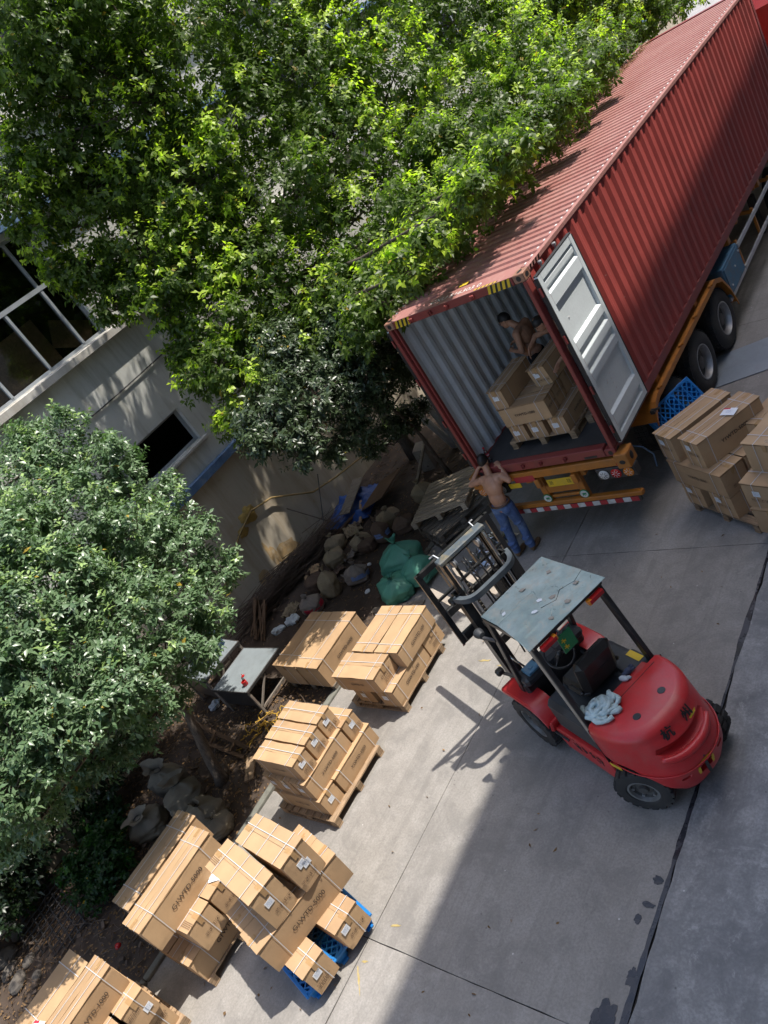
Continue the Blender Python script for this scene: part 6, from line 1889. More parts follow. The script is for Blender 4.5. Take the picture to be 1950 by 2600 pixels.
# ---- man in a black vest bending over the carton he is setting down
m3 = empty("person", (1.92, 1.86, FZ), 0, "man in a black vest bending over a carton inside the container", "person")
b = MB()
T3, P3 = head(b, (1.40, 1.50, 2.985), (-.55, -.60, -.55), (-.3, -.35, .85), 1.0)
capsule(b, (1.60, 1.66, 2.83), .058, (1.46, 1.55, 2.92), .054)
ell(b, (1.70, 1.72, 2.68), (.13, .15, .19), (R(20), R(-25), R(20))); ell(b, (1.80, 1.80, 2.46), (.13, .145, .16), (R(12), R(-15), 0)); ell(b, (1.88, 1.85, 2.34), (.145, .14, .12))
capsule(b, (1.46, 1.73, 2.79), .064, (1.77, 1.55, 2.77), .064)
capsule(b, (1.43, 1.72, 2.78), .058, (1.215, 1.52, 2.80), .046); capsule(b, (1.215, 1.52, 2.80), .042, (1.17, 1.30, 2.72), .030)
capsule(b, (1.79, 1.52, 2.76), .058, (1.80, 1.30, 2.56), .046); capsule(b, (1.80, 1.30, 2.56), .042, (1.675, 1.06, 2.50), .030)
hand(b, (1.17, 1.29, 2.715), (.1, -.75, -.55), (.8, 0, -.5), .35, 1); hand(b, (1.67, 1.05, 2.495), (-.25, -.8, -.5), (-.9, .2, 0), .35, -1)
for (hx, kx, fx_, y) in ((1.80, 1.79, 1.80, 1.88), (1.97, 1.98, 1.99, 1.84)):
    capsule(b, (hx, y, 2.32), .088, (kx, y - .03, 1.95), .06); capsule(b, (kx, y - .03, 1.95), .055, (fx_, y + .03, 1.62), .04)
skin_over(b, "body", M['skin'], m3)
hair_cap(T3, 1.0, m3); eyes(P3, m3)
v = MB(); ell(v, (1.70, 1.72, 2.67), (.145, .165, .185), (R(20), R(-25), R(20))); ell(v, (1.80, 1.80, 2.46), (.145, .16, .165), (R(12), R(-15), 0))
capsule(v, (1.56, 1.68, 2.80), .062, (1.60, 1.70, 2.70), .07); capsule(v, (1.70, 1.60, 2.79), .062, (1.70, 1.62, 2.70), .07)
skin_over(v, "vest", M['trousers'], m3, .010, 3)
j = MB(); ell(j, (1.88, 1.855, 2.32), (.158, .155, .11))
for (hx, kx, fx_, y) in ((1.80, 1.79, 1.80, 1.88), (1.97, 1.98, 1.99, 1.84)):
    capsule(j, (hx, y, 2.32), .103, (kx, y - .03, 1.95), .08); capsule(j, (kx, y - .03, 1.95), .078, (fx_, y + .03, 1.63), .07)
skin_over(j, "trousers", M['jeans'], m3, .011, 3)
for (x, y) in ((1.80, 1.91), (1.99, 1.87)):
    q = MB(); capsule(q, (x, y + .03, FZ + .05), .045, (x - .02, y - .17, FZ + .04), .04); skin_over(q, "shoe", M['trousers'], m3, .010, 2)

m3.location = (1.86, 1.82, FZ)
# ---- bottle standing in the container corner
bt = empty("drink_bottle", (.22, .20, FZ), 0, "clear drink bottle with red cap and red label in the container corner", "bottle")
q = MB(); q.lathe([(.030, 0), (.034, .01), (.034, .05), (.030, .08), (.034, .10), (.034, .16), (.028, .19), (.013, .225), (.013, .245)], 20); q.build("bottle_body", M['pet'], bt, 40)
q = MB(); q.lathe([(.0347, .09), (.0347, .145)], 20); q.build("label", M['bottle_label'], bt, True)
q = MB(); q.lathe([(.0349, .11), (.0349, .125)], 20); q.build("label_stripe", M['paper'], bt, True)
q = MB(); q.lathe([(.0155, .240), (.0155, .262), (.013, .264), (0, .264)], 16); q.build("cap", M['bottle_label'], bt, 40)
# ------------------------------------------------------------------ things in the soil strip
def sack(loc, size, mat, label, rz=0.0, lean=(0, 0), neck=.35, seed=1, cat="sack", wr=.10, band=None, neck_h=.22):
    """filled woven sack: rounded body, flat base, gathered and tied mouth with a frill"""
    sx, sy, sz = size
    o = empty("sack", loc, 0, label, cat, rot=(lean[0], lean[1], rz))
    mb = MB(); nu, nv = 40, 26; vs = []; fs = []
    for j in range(nv + 1):
        t = j / nv
        if t < .12: r_ = .70 + .3 * (t / .12) ** .6
        elif t < .62: r_ = 1.0
        else: r_ = 1.0 - (1 - neck * .35) * ((t - .62) / .38) ** 1.7
        for i in range(nu):
            a = 2 * math.pi * i / nu
            cx = math.copysign(abs(math.cos(a)) ** .62, math.cos(a)); cy = math.copysign(abs(math.sin(a)) ** .62, math.sin(a))
            q = Vector((cx * 2.2 + seed * 3.1, cy * 2.2, t * 3))
            rid = abs(mnoise.noise(Vector((cx * 3.4 + seed * 5, cy * 3.4, t * 4.5 + seed)))); w_ = 1 + wr * 1.5 * mnoise.noise(q) - wr * 1.6 * (.5 - min(.5, rid * 1.6)) + wr * .6 * mnoise.noise(Vector((cx * 7 + seed, cy * 7, t * 9 + seed))) + .05 * math.sin(a * 9 + seed) * max(0, t - .6)
            sag = .10 * math.sin(math.pi * t)
            vs.append((cx * sx / 2 * r_ * w_ * (1 + sag), cy * sy / 2 * r_ * w_ * (1 + sag), sz * t * (1 + .06 * mnoise.noise(Vector((cx * 2, cy * 2, seed))))))
    for j in range(nv):
        for i in range(nu): fs.append((j * nu + i, j * nu + (i + 1) % nu, (j + 1) * nu + (i + 1) % nu, (j + 1) * nu + i))
    fs.append(tuple(reversed(range(nu)))); fs.append(tuple(nv * nu + i for i in range(nu)))
    mb.add(vs, fs); mb.build("sack_body", M[mat], o, smooth=True)
    fr = MB(); rings = []
    for (k, h) in ((neck * .30, -.01), (neck * .22, .03), (neck * .5, .6 * neck_h), (neck * .75, neck_h)):
        for i in range(20):
            a = 2 * math.pi * i / 20; f_ = 1 + .16 * math.sin(a * 4 + seed) * (h > .04) + .12 * math.sin(a * 7 + 2 * seed) * (h > .04)
            rings.append((math.cos(a) * sx / 2 * k * f_ * 1.2, math.sin(a) * sy / 2 * k * f_, sz + h * sz * (1 + .3 * math.sin(a * 2 + seed)) ))
    fr.add(rings, [(j * 20 + i, j * 20 + (i + 1) % 20, (j + 1) * 20 + (i + 1) % 20, (j + 1) * 20 + i) for j in range(3) for i in range(20)])
    fr.build("sack_mouth", M[mat], o, smooth=True)
    tie = MB(); tie.tube([(math.cos(a) * sx / 2 * neck * .30, math.sin(a) * sy / 2 * neck * .26, sz * 1.03) for a in np.linspace(0, 2 * math.pi, 14, endpoint=False)], .008, 5, closed=True)
    tie.build("tie", M['cable'], o)
    if band:
        bd = MB()
        for z in (.38, .50):
            ring = []
            for i in range(9):
                a = -1.1 + i * .28 - math.pi / 4
                ring.append((math.cos(a) * sx / 2 * 1.15, math.sin(a) * sy / 2 * 1.15, sz * z))
            for p, q_ in zip(ring[:-1], ring[1:]): bd.bar(p, q_, .012, .045)
        bd.build("printed_band", M[band], o)
    return o
sack((-3.80, -1.16, .02), (.36, .30, .56), 'sack_tan', "upright tan woven sack standing on the brown soil", .3, (-.12, .14), seed=1)
sack((-3.34, -.82, .02), (.44, .36, .36), 'sack_white', "printed white and blue sack to the right of the upright tan one", .6, (-.2, .2), seed=2, band='ink_blue')
sack((-4.42, -.95, .02), (.40, .38, .36), 'sack_brown', "brown bulging sack to the left of the upright tan one", 1.1, seed=3)
sack((-4.05, -1.52, .02), (.46, .34, .34), 'sack_white', "dirty white sack with red print below the brown bulging one", .2, (.15, 0), seed=4, band='ink_red')
sack((-4.40, -.25, .02), (.42, .36, .36), 'sack_tan', "slumped tan sack behind the upright one", .9, seed=5)
sack((-4.75, .20, .02), (.42, .36, .34), 'sack_tan', "tan sack at the foot of the stained wall", .4, seed=6)
sack((-4.00, .22, .02), (.40, .34, .32), 'sack_tan', "small folded tan sack in the middle of the sack heap", 1.4, (.3, 0), seed=7)
sack((-3.72, .12, .02), (.38, .30, .26), 'sack_brown', "low brown sack lying in front of the two upright brown ones", .2, seed=8)
sack((-3.42, .34, .02), (.34, .28, .46), 'sack_brown', "upright brown paper sack with a blue edge beside the pallets", .1, (-.1, 0), seed=9, band='ink_blue')
sack((-2.98, .62, .02), (.44, .34, .34), 'sack_brown', "brown sack closest to the leaning pallets", .5, seed=10)
sack((-3.60, .85, .02), (.46, .36, .38), 'sack_tan', "torn open tan sack behind the brown paper sacks", 1.0, (.25, .1), seed=11)
sack((-3.05, 1.55, .02), (.40, .36, .40), 'sack_tan', "tan sack in the shade between the pallets and the tree", .2, seed=12)
sack((-2.25, 2.9, .02), (.75, .6, .9), 'sack_tan', "large yellowish sack in the shade behind the leaning pallets", .2, seed=31)
# green bags
sack((-2.10, -.66, .03), (.72, .66, .66), 'sack_green', "large green woven bag, biggest of the three", .3, (-.08, .08), seed=13, neck=.3, wr=.085)
sack((-1.98, -1.20, .03), (.56, .52, .44), 'sack_green', "green woven bag with its tied mouth facing the cartons", .8, (.25, .08), seed=14, neck=.3, wr=.085)
sack((-1.58, -.88, .03), (.52, .48, .50), 'sack_green', "green woven bag behind the forklift mast with a white tag", 1.6, (-.1, .15), seed=15, neck=.3, wr=.085)
mb = MB(); mb.cbox((0, 0, .012), (1.15, .14, .025), .004)
tag(mb.build("plank", M['wood_grey'], loc=(-1.85, -1.50, .01), rot=(0, 0, .15)), "thin grey plank lying under the green bags", "plank")
# grey sacks under the near tree
sack((-4.25, -5.55, .02), (.55, .42, .62), 'sack_grey', "tall grey beige sack with an open mouth under the near tree", .4, (.2, .2), seed=16, neck=.9, neck_h=.25)
sack((-3.55, -5.78, .02), (.56, .44, .46), 'sack_grey', "crumpled grey sack with a blue lining under the near tree", 1.2, (-.2, .15), seed=17, neck=.9, neck_h=.3)
sack((-2.85, -5.86, .02), (.58, .46, .44), 'sack_grey', "full grey sack closest to the stacked cartons by the soil", .2, (.1, .2), seed=18)
sack((-4.05, -6.25, .02), (.60, .46, .40), 'sack_grey', "flattened grey sack behind the leaf-shaded cartons", .7, (.2, -.1), seed=19, neck=.9)
sack((-2.42, -5.95, .02), (.40, .34, .30), 'sack_grey', "smallest grey sack at the edge of the kerb", .9, seed=20)
# branch heap along the wall
rr = random.Random(12); mb = MB()
for i in range(420):
    t = rr.random(); base = Vector((-5.65 + .45 * t + rr.uniform(-.22, .25), -1.9 + 2.5 * t + rr.uniform(-.3, .3), .05 + rr.uniform(0, .38)))
    d = Vector((.25 + rr.gauss(0, .16), 1.0, rr.gauss(.05, .14))).normalized(); L = rr.uniform(.5, 1.5)
    mid = base + Vector((rr.gauss(0, .03), rr.gauss(0, .03), rr.uniform(-.02, .06)))
    a = mid - d * L / 2; b = mid + d * L / 2; a.z = max(.02, a.z); b.z = max(.02, b.z); a.x = max(-5.93, a.x); b.x = max(-5.93, b.x)
    mb.tube([a, mid, b], [rr.uniform(.005, .011), .007, .003], 4)
o = mb.build("branch_pile", M['twig']); tag(o, "heap of thin dry branches along the stained wall", "branches", kind="stuff")
# bundle of dark slats beside the table
bun = empty("slat_bundle", (-5.1, -2.0, 0), 0, "bundle of dark weathered slats leaning by the wall near the grey table", "slats")
for i in range(14):
    q = MB(); q.bar((rr.uniform(-.2, .2), -.35 + rr.uniform(-.1, .1), .03 + i * .012), (rr.uniform(-.35, .0) - .1, .35 + rr.uniform(-.1, .1), .35 + rr.uniform(-.08, .2)), .035, .012); q.build("slat", M['wood_dark'], bun)
# blue tarp, boards
mb = MB(); nx_, ny_ = 26, 26; vs = []
for j in range(ny_):
    for i in range(nx_):
        x = (i / (nx_ - 1) - .5) * 1.25; y = (j / (ny_ - 1) - .5) * 1.35
        z = .16 + .16 * mnoise.noise(Vector((x * 3, y * 3, 4))) + .07 * mnoise.noise(Vector((x * 9, y * 9, 1)))
        e = max(abs(i / (nx_ - 1) - .5), abs(j / (ny_ - 1) - .5))
        if e > .42: z *= .35
        vs.append((x + .05 * mnoise.noise(Vector((y * 4, 1, 1))), y + .05 * mnoise.noise(Vector((x * 4, 2, 1))), max(.015, z)))
mb.add(vs, [(j * nx_ + i, j * nx_ + i + 1, (j + 1) * nx_ + i + 1, (j + 1) * nx_ + i) for j in range(ny_ - 1) for i in range(nx_ - 1)])
tag(mb.build("tarpaulin", M['tarp'], smooth=True, loc=(-5.25, 1.55, .02), rot=(0, 0, .3)), "crumpled blue tarpaulin beside the stained wall", "tarpaulin")
for (c, s, r_, m_, lab) in (((-5.15, 1.60, .36), (.28, 1.15, .03), (.12, .05, .25), 'wood_grey', "pale grey plank lying across the blue tarpaulin"),
                            ((-4.35, 1.75, .30), (.85, 1.05, .02), (.0, -.28, .1), 'wood_dark', "rusty brown sheet leaning beside the blue tarpaulin"),
                            ((-4.75, 1.25, .15), (.06, .70, .04), (.2, 0, .5), 'wood', "short pale batten by the blue tarpaulin"),
                            ((-5.0, .75, .12), (.07, .9, .04), (.1, 0, -.3), 'wood_dark', "dark brown batten in front of the blue tarpaulin"),
                            ((-3.35, 2.15, .42), (.07, 1.5, .05), (.35, 0, .15), 'wood_grey', "grey batten leaning into the pallets from the shade"),
                            ((-3.1, 3.2, .75), (.16, .12, 1.5), (.25, .1, 0), 'alu', "dull metal channel leaning in the shade behind the sacks"),
                            ((-3.3, 3.1, .70), (.12, .10, 1.4), (.3, -.05, 0), 'alu', "second metal channel leaning beside the first in the shade"),
                            ((-3.65, 2.75, .30), (.30, .34, .58), (.1, .1, .3), 'table_leg', "dark steel drum-like box in the shade by the metal channels")):
    mb = MB(); mb.cbox((0, 0, 0), s, .004); tag(mb.build("board", M[m_], loc=c, rot=r_), lab, "board" if m_ != 'alu' else "metal channel")
# wooden pallets by the container
pal_loc = (-1.98, .78, 0)
wood_pallet((-1.72, .62, 0.0), R(-29 + 90), "grey wooden pallet on the ground, lowest of the pile by the container", 1.15, .95, 7, 'wood_grey')
wood_pallet((-1.74, .66, .145), R(-27 + 90), "grey wooden pallet second from the ground by the container", 1.15, .95, 7, 'wood_grey')
wood_pallet((-1.92, 1.02, .33), 0, "wide slatted pallet lying tilted on top of the pile by the container", 1.2, 1.45, 11, 'wood_pale', .14, rot=(R(-4), R(-3), R(18)))
# clear plastic film scraps by the man's legs
for k, (c, s_, lab) in enumerate((((-.42, -.22, .02), .34, "heap of crumpled clear plastic film beside the man's legs"), ((-.62, -.62, .02), .16, "small scrap of clear plastic film near the forklift mast"))):
    mb = MB(); n_ = 22; vs = []
    for j in range(n_):
        for i in range(n_):
            x = (i / (n_ - 1) - .5) * 2 * s_; y = (j / (n_ - 1) - .5) * 2 * s_ * 1.2; d = max(0, 1 - (x * x + y * y / 1.4) / (s_ * s_))
            vs.append((x + .06 * mnoise.noise(Vector((x * 9, y * 9, k))), y + .06 * mnoise.noise(Vector((y * 9, x * 9, k + 3))), .01 + d * s_ * 1.1 * (.6 + .6 * mnoise.noise(Vector((x * 7, y * 7, k + 8)))) + .03 * abs(mnoise.noise(Vector((x * 25, y * 25, k))))))
    mb.add(vs, [(j * n_ + i, j * n_ + i + 1, (j + 1) * n_ + i + 1, (j + 1) * n_ + i) for j in range(n_ - 1) for i in range(n_ - 1)])
    tag(mb.build("plastic_film", M['clear_film'], loc=c), lab, "plastic film")
# tables
def table(loc, rz, sx, sy, h, label):
    t = empty("table", loc, rz, label, "table")
    q = MB(); q.cbox((0, 0, h - .012), (sx - .02, sy - .02, .022), .004); q.build("tabletop", M['table_top'], t)
    q = MB()
    for s in (-1, 1):
        q.cbox((s * (sx / 2 - .004), 0, h - .02), (.02, sy, .05), .003); q.cbox((0, s * (sy / 2 - .004), h - .0205), (sx - .03, .02, .05), .003)
    q.build("top_frame", M['steel_dark'], t)
    for x in (-1, 1):
        for y in (-1, 1):
            q = MB(); q.cbox((x * (sx / 2 - .035), y * (sy / 2 - .035), (h - .03) / 2), (.045, .045, h - .05), .004); q.build("leg", M['table_leg'], t)
    for x in (-1, 1):
        q = MB(); q.bar((x * (sx / 2 - .035), -(sy / 2 - .07), .14), (x * (sx / 2 - .035), sy / 2 - .07, .14), .035); q.build("brace", M['table_leg'], t)
        q = MB(); q.bar((x * (sx / 2 - .035), -(sy / 2 - .07), .18), (x * (sx / 2 - .035), 0, h - .08), .03); q.build("brace", M['table_leg'], t)
    q = MB(); q.bx(-sx / 2 + .06, sx / 2 - .06, -sy / 2 + .03, -sy / 2 + .045, h * .35, h - .05); q.build("front_panel", M['steel_dark'], t)
    return t
table((-3.82, -3.49, .0), R(2), 1.02, .98, .60, "grey topped steel table in dappled light beside the wide carton")
table((-4.92, -3.43, .0), R(-4), .96, .96, .74, "taller grey table with a crate on it, half hidden by the near tree")
# plastic crate on the taller table
cr = empty("crate", (-4.95, -3.35, .742), R(32), "dark blue plastic crate with slatted sides on the taller table", "crate", rot=(0, 0, R(32)))
q = MB(); q.bx(-.30, .30, -.20, .20, 0, .012); q.build("bottom", M['crate_blue'], cr)
q = MB()
for s in (-1, 1): q.cbox((0, s * .195, .30), (.60, .02, .035), .004); q.cbox((s * .295, 0, .3005), (.02, .37, .035), .004)
q.build("rim", M['crate_blue'], cr)
bars = MB(); bars.bx(-.006, .006, -.004, .004, .0, .29); bme = bars.mesh("slat", M['crate_blue'])
for i in range(17):
    for s in (-1, 1): link_mesh("slat", bme, cr, (-.28 + i * .035, s * .195, .005))
for i in range(11):
    for s in (-1, 1): link_mesh("slat", bme, cr, (s * .295, -.18 + i * .036, .005), (0, 0, R(90)))
for z in (.1, .2):
    q = MB()
    for s in (-1, 1): q.bx(-.295, .295, s * .195 - .006, s * .195 + .006, z - .008, z + .008); q.bx(s * .295 - .006, s * .295 + .006, -.19, .19, z - .0075, z + .0075)
    q.build("band", M['crate_blue'], cr)
# red pot and lid on the low table
q = MB(); q.lathe([(0, 0), (.042, 0), (.048, .02), (.048, .085), (.040, .09), (.040, .02), (0, .018)], 18)
tag(q.build("tin", M['lamp_red'], loc=(-3.46, -3.80, .601), smooth=40), "open red tin standing on the low grey table", "tin")
q = MB(); q.lathe([(0, 0), (.03, 0), (.034, .012), (.02, .02), (.008, .028), (.008, .05), (0, .052)], 14)
tag(q.build("stopper", M['lamp_red'], loc=(-3.72, -3.64, .601), smooth=40), "small red knob lying on the low grey table", "stopper")
q = MB(); q.lathe([(0, 0), (.02, 0), (.022, .06), (.012, .08), (.012, .1), (0, .1)], 12)
tag(q.build("small_bottle", M['pet'], loc=(-3.56, -3.74, .601), smooth=40), "small clear bottle between the red tin and the knob", "bottle")
# yellow strap tangle
mb = MB(); rr = random.Random(21)
for k in range(10):
    p = Vector((rr.uniform(-.12, .12), rr.uniform(-.1, .1), .02)); pts = [p.copy()]; a = rr.uniform(0, 6)
    for i in range(14):
        a += rr.uniform(-.9, .9); p = p + Vector((math.cos(a) * .055, math.sin(a) * .055, 0)); p.z = .012 + abs(mnoise.noise(p * 7)) * .16; p.x *= .96; p.y *= .96; pts.append(p.copy())
    mb.tube(pts, .011, 5)
mb.tube([(0, -.1, .02), (-.12, -.3, .015), (-.2, -.45, .012), (-.32, -.52, .012)], .010, 5)
tag(mb.build("strap_tangle", M['strap_yellow'], smooth=True, loc=(-3.1, -4.18, .02)), "tangle of yellow straps on the soil beside the three-tier stack", "strap")
# wooden frame lying under the near tree
fr = empty("timber_trestle", (-3.95, -4.62, 0), 0, "long brown timber trestle lying on the soil under the near tree", "trestle")
for (a, b, w) in (((-.95, .18, .20), (.85, -.02, .06), .07), ((-.92, -.06, .14), (.86, -.18, .05), .06), ((-.9, .12, .03), (.75, -.42, .03), .05)):
    q = MB(); q.bar(a, b, w, .035); q.build("rail", M['wood_dark'], fr)
for t in (.12, .45, .8):
    q = MB(); q.bar((-.95 + t * 1.75, .18 - t * .2, .22 - t * .14), (-.92 + t * 1.75, -.06 - t * .12, .16 - t * .09), .05, .03); q.build("rung", M['wood_dark'], fr)
q = MB(); q.cbox((0, 0, 0), (.16, .50, .03), .005)
tag(q.build("board", M['wood'], loc=(-2.75, -4.95, .05), rot=(0, .1, .7)), "pale broken board at the kerb beside the three-tier stack", "board")
# steel bar panel lying at the bottom left
gp = empty("bar_panel", (-5.2, -8.05, .12), 0, "rusty steel bar panel lying among the weeds at the bottom left", "panel", rot=(R(8), R(6), R(-10)))
bm1 = MB(); bm1.bx(-1.15, 1.15, -.010, .010, -.010, .010); bm1 = bm1.mesh("bar", M['bars']); bm2 = MB(); bm2.bx(-.008, .008, -.45, .45, -.008, .008); bm2 = bm2.mesh("bar", M['bars'])
for i in range(7): link_mesh("bar", bm1, gp, (0, -.42 + i * .14, 0))
for i in range(17): link_mesh("bar", bm2, gp, (-1.12 + i * .14, 0, .016))
# stones and litter
rr = random.Random(5)
for i, (x, y, s) in enumerate(((-5.35, -8.75, .20), (-5.0, -8.85, .16), (-4.75, -8.62, .12), (-5.55, -8.45, .14), (-4.6, -8.9, .18), (-4.3, -8.7, .11))):
    mb = MB(); mb.sphere((0, 0, 0), (s, s * .8, s * .55), 12, 8)
    mb.v = [tuple(Vector(p) * (1 + .28 * mnoise.noise(Vector(p) * 6 + Vector((i * 7, 0, 0))))) for p in mb.v]
    tag(mb.build("stone", M['stone'], loc=(x, y, s * .3), rot=(0, 0, rr.uniform(0, 3))), ["largest grey stone at the left picture edge near the bottom", "rounded grey stone right of the largest one at the bottom left", "small grey stone between the steel bars and the corner stack", "grey stone nearest the steel bars at the left edge", "broad grey stone closest to the corner carton stack", "smallest grey stone beside the corner carton stack"][i], "stone", "stones in the bottom left corner")
for i, (x, y, s, m_, lab) in enumerate(((-4.45, -1.85, .16, 'trash', "crumpled blue and white wrapper below the sacks"), (-4.7, -2.1, .13, 'trash', "pale crumpled litter by the dark slats"), (-2.9, -1.1, .06, 'paper', "scrap of white paper on the brown soil"), (-3.4, -.35, .05, 'paper', "tiny paper scrap in the middle of the brown soil"), (-3.0, -7.85, .05, 'lamp_red', "small red ball on the dark soil at the bottom left"), (-4.9, -3.95, .14, 'trash', "pale plastic scrap under the taller table"))):
    mb = MB(); mb.sphere((0, 0, 0), (s, s * .8, s * .5) if m_ != 'lamp_red' else s, 14, 9)
    if m_ != 'lamp_red': mb.v = [tuple(Vector(p) * (1 + .6 * mnoise.noise(Vector(p) * 14 + Vector((i * 7, 0, 0))))) for p in mb.v]
    tag(mb.build("litter" if m_ != 'lamp_red' else "ball", M[m_], loc=(x, y, s * .4), rot=(0, 0, i)), lab, "litter" if m_ != 'lamp_red' else "ball")
# small green and white bottle-like packet
# ------------------------------------------------------------------ trees and plants
LOB_BIG = [ (0.80, 7.49, 4.90, 0.50), (0.90, 5.99, 4.89, 0.50), (0.90, 4.66, 4.86, 0.50), (0.90, 3.37, 4.87, 0.48), (0.80, 2.41, 4.84, 0.45), (0.60, 1.55, 4.73, 0.42), (0.30, 0.90, 4.57, 0.40), (-0.20, 0.55, 4.41, 0.40), (-0.70, 0.28, 4.24, 0.38), (0.20, 8.78, 5.06, 0.60), (0.20, 6.65, 5.05, 0.62), (0.20, 4.87, 4.95, 0.60), (0.10, 3.37, 4.88, 0.60), (0.00, 2.17, 4.81, 0.55), (-0.30, 1.39, 4.65, 0.50), (-0.70, 0.97, 4.54, 0.50), (-0.30, 10.91, 4.93, 0.70), (-0.50, 8.49, 5.27, 0.85), (-0.60, 6.18, 5.16, 0.85), (-0.70, 4.36, 5.06, 0.80), (-0.90, 2.99, 4.90, 0.80), (-1.20, 2.02, 4.62, 0.70), (-1.50, 1.32, 4.45, 0.70), (-1.80, 0.71, 4.23, 0.60), (-1.20, 9.07, 5.94, 1.00), (-1.30, 6.65, 5.70, 1.00), (-1.60, 4.75, 5.52, 1.00), (-2.00, 2.90, 5.31, 1.00), (-2.30, 1.48, 4.87, 0.90), (-2.60, 0.58, 4.40, 0.75), (-1.80, 8.41, 6.97, 1.10), (-2.00, 5.96, 6.79, 1.10), (-2.20, 3.91, 6.54, 1.10), (-2.60, 2.32, 6.31, 1.00), (-3.00, 1.25, 5.79, 0.90), (-3.20, 0.29, 5.33, 0.75), (-3.60, -0.25, 5.32, 0.50), (-3.80, -0.22, 5.92, 0.45), (-3.00, -0.62, 4.84, 0.50), (-3.40, -0.74, 4.79, 0.40), (-2.80, -0.62, 4.38, 0.50), (-2.90, -1.12, 4.12, 0.34), (-2.80, -0.04, 4.62, 0.55), (-3.80, -0.50, 5.22, 0.36), (-2.50, 6.47, 8.04, 1.20), (-2.60, 4.30, 7.84, 1.20), (-3.00, 2.64, 7.60, 1.10), (-3.40, 1.33, 7.27, 1.00), (-3.40, 0.68, 6.41, 0.80), (-3.80, 0.18, 6.84, 0.75), (-4.10, -0.31, 6.62, 0.50), (-4.30, -0.56, 7.21, 0.45), (-3.70, -0.24, 6.29, 0.50), (-3.00, 4.35, 9.04, 1.20), (-3.20, 2.57, 8.97, 1.20), (-3.60, 1.36, 8.75, 1.00), (-3.80, 0.89, 7.94, 0.85), (-4.20, 0.12, 8.05, 0.70), (-4.20, -0.15, 8.59, 0.55), (-4.40, -0.79, 8.44, 0.50), (-4.40, -0.75, 8.82, 0.45), (-4.60, -0.75, 7.94, 0.40), (-4.00, 0.29, 8.71, 0.60), (-4.30, -0.25, 9.22, 0.35), (-3.40, 2.05, 9.97, 1.20), (-3.60, 0.84, 10.03, 1.05), (-3.60, 0.42, 10.58, 1.10), (-4.20, 0.20, 9.82, 0.50), (-4.00, 0.59, 9.38, 0.60), (-1.50, 14.11, 5.40, 1.00), (-1.50, 12.77, 6.55, 1.20), (-1.20, 16.46, 5.16, 0.80), (-1.30, 14.67, 4.82, 0.70), (-1.00, 16.05, 4.23, 0.60), (-0.80, 17.87, 4.10, 0.60), (-0.50, 19.15, 4.01, 0.50), (-1.50, 20.27, 4.72, 1.00), (-1.60, 16.55, 4.29, 0.70), (-0.80, 12.73, 4.39, 0.50), (-3.40, 2.24, 10.89, 1.30), (-3.00, 4.19, 10.22, 1.30), (-2.60, 6.58, 9.38, 1.30), (-2.00, 9.35, 8.34, 1.30), (1.30, 2.28, 5.13, 0.36), (1.20, 1.34, 5.07, 0.36), (1.30, 3.44, 5.12, 0.36), (1.10, 0.45, 4.99, 0.32), (1.30, 4.75, 5.11, 0.36), (0.90, -0.05, 4.87, 0.30), (1.70, 2.17, 5.24, 0.30), (1.60, 1.12, 5.18, 0.30), (-4.40, -0.66, 6.85, 0.40), (-4.50, -0.82, 7.10, 0.30), (-4.20, -0.74, 6.41, 0.35), (-4.60, -0.93, 7.38, 0.30) ]
LOB_DARK = [ (-1.90, -1.00, 4.04, 0.42), (-1.70, -0.38, 3.77, 0.48), (-1.60, 0.01, 3.22, 0.40), (-1.70, -1.02, 3.39, 0.36), (-2.20, -1.23, 4.05, 0.36), (-1.50, 0.55, 3.37, 0.36), (-1.70, 0.42, 3.84, 0.45), (-2.00, -0.37, 4.23, 0.45), (-1.70, -0.18, 2.81, 0.26), (-1.60, 0.70, 2.88, 0.25), (-1.80, -0.68, 2.81, 0.22), (-1.65, -1.43, 3.27, 0.24), (-2.10, 0.54, 4.20, 0.50), (-2.40, 0.08, 4.58, 0.50), (-1.60, -1.32, 3.68, 0.28), (-1.75, -1.53, 3.79, 0.26), (-1.80, -1.81, 3.87, 0.22), (-2.90, 1.78, 1.73, 0.35), (-3.20, 1.24, 1.72, 0.30), (-2.90, 2.41, 1.55, 0.30), (-1.50, 0.82, 4.22, 0.45) ]
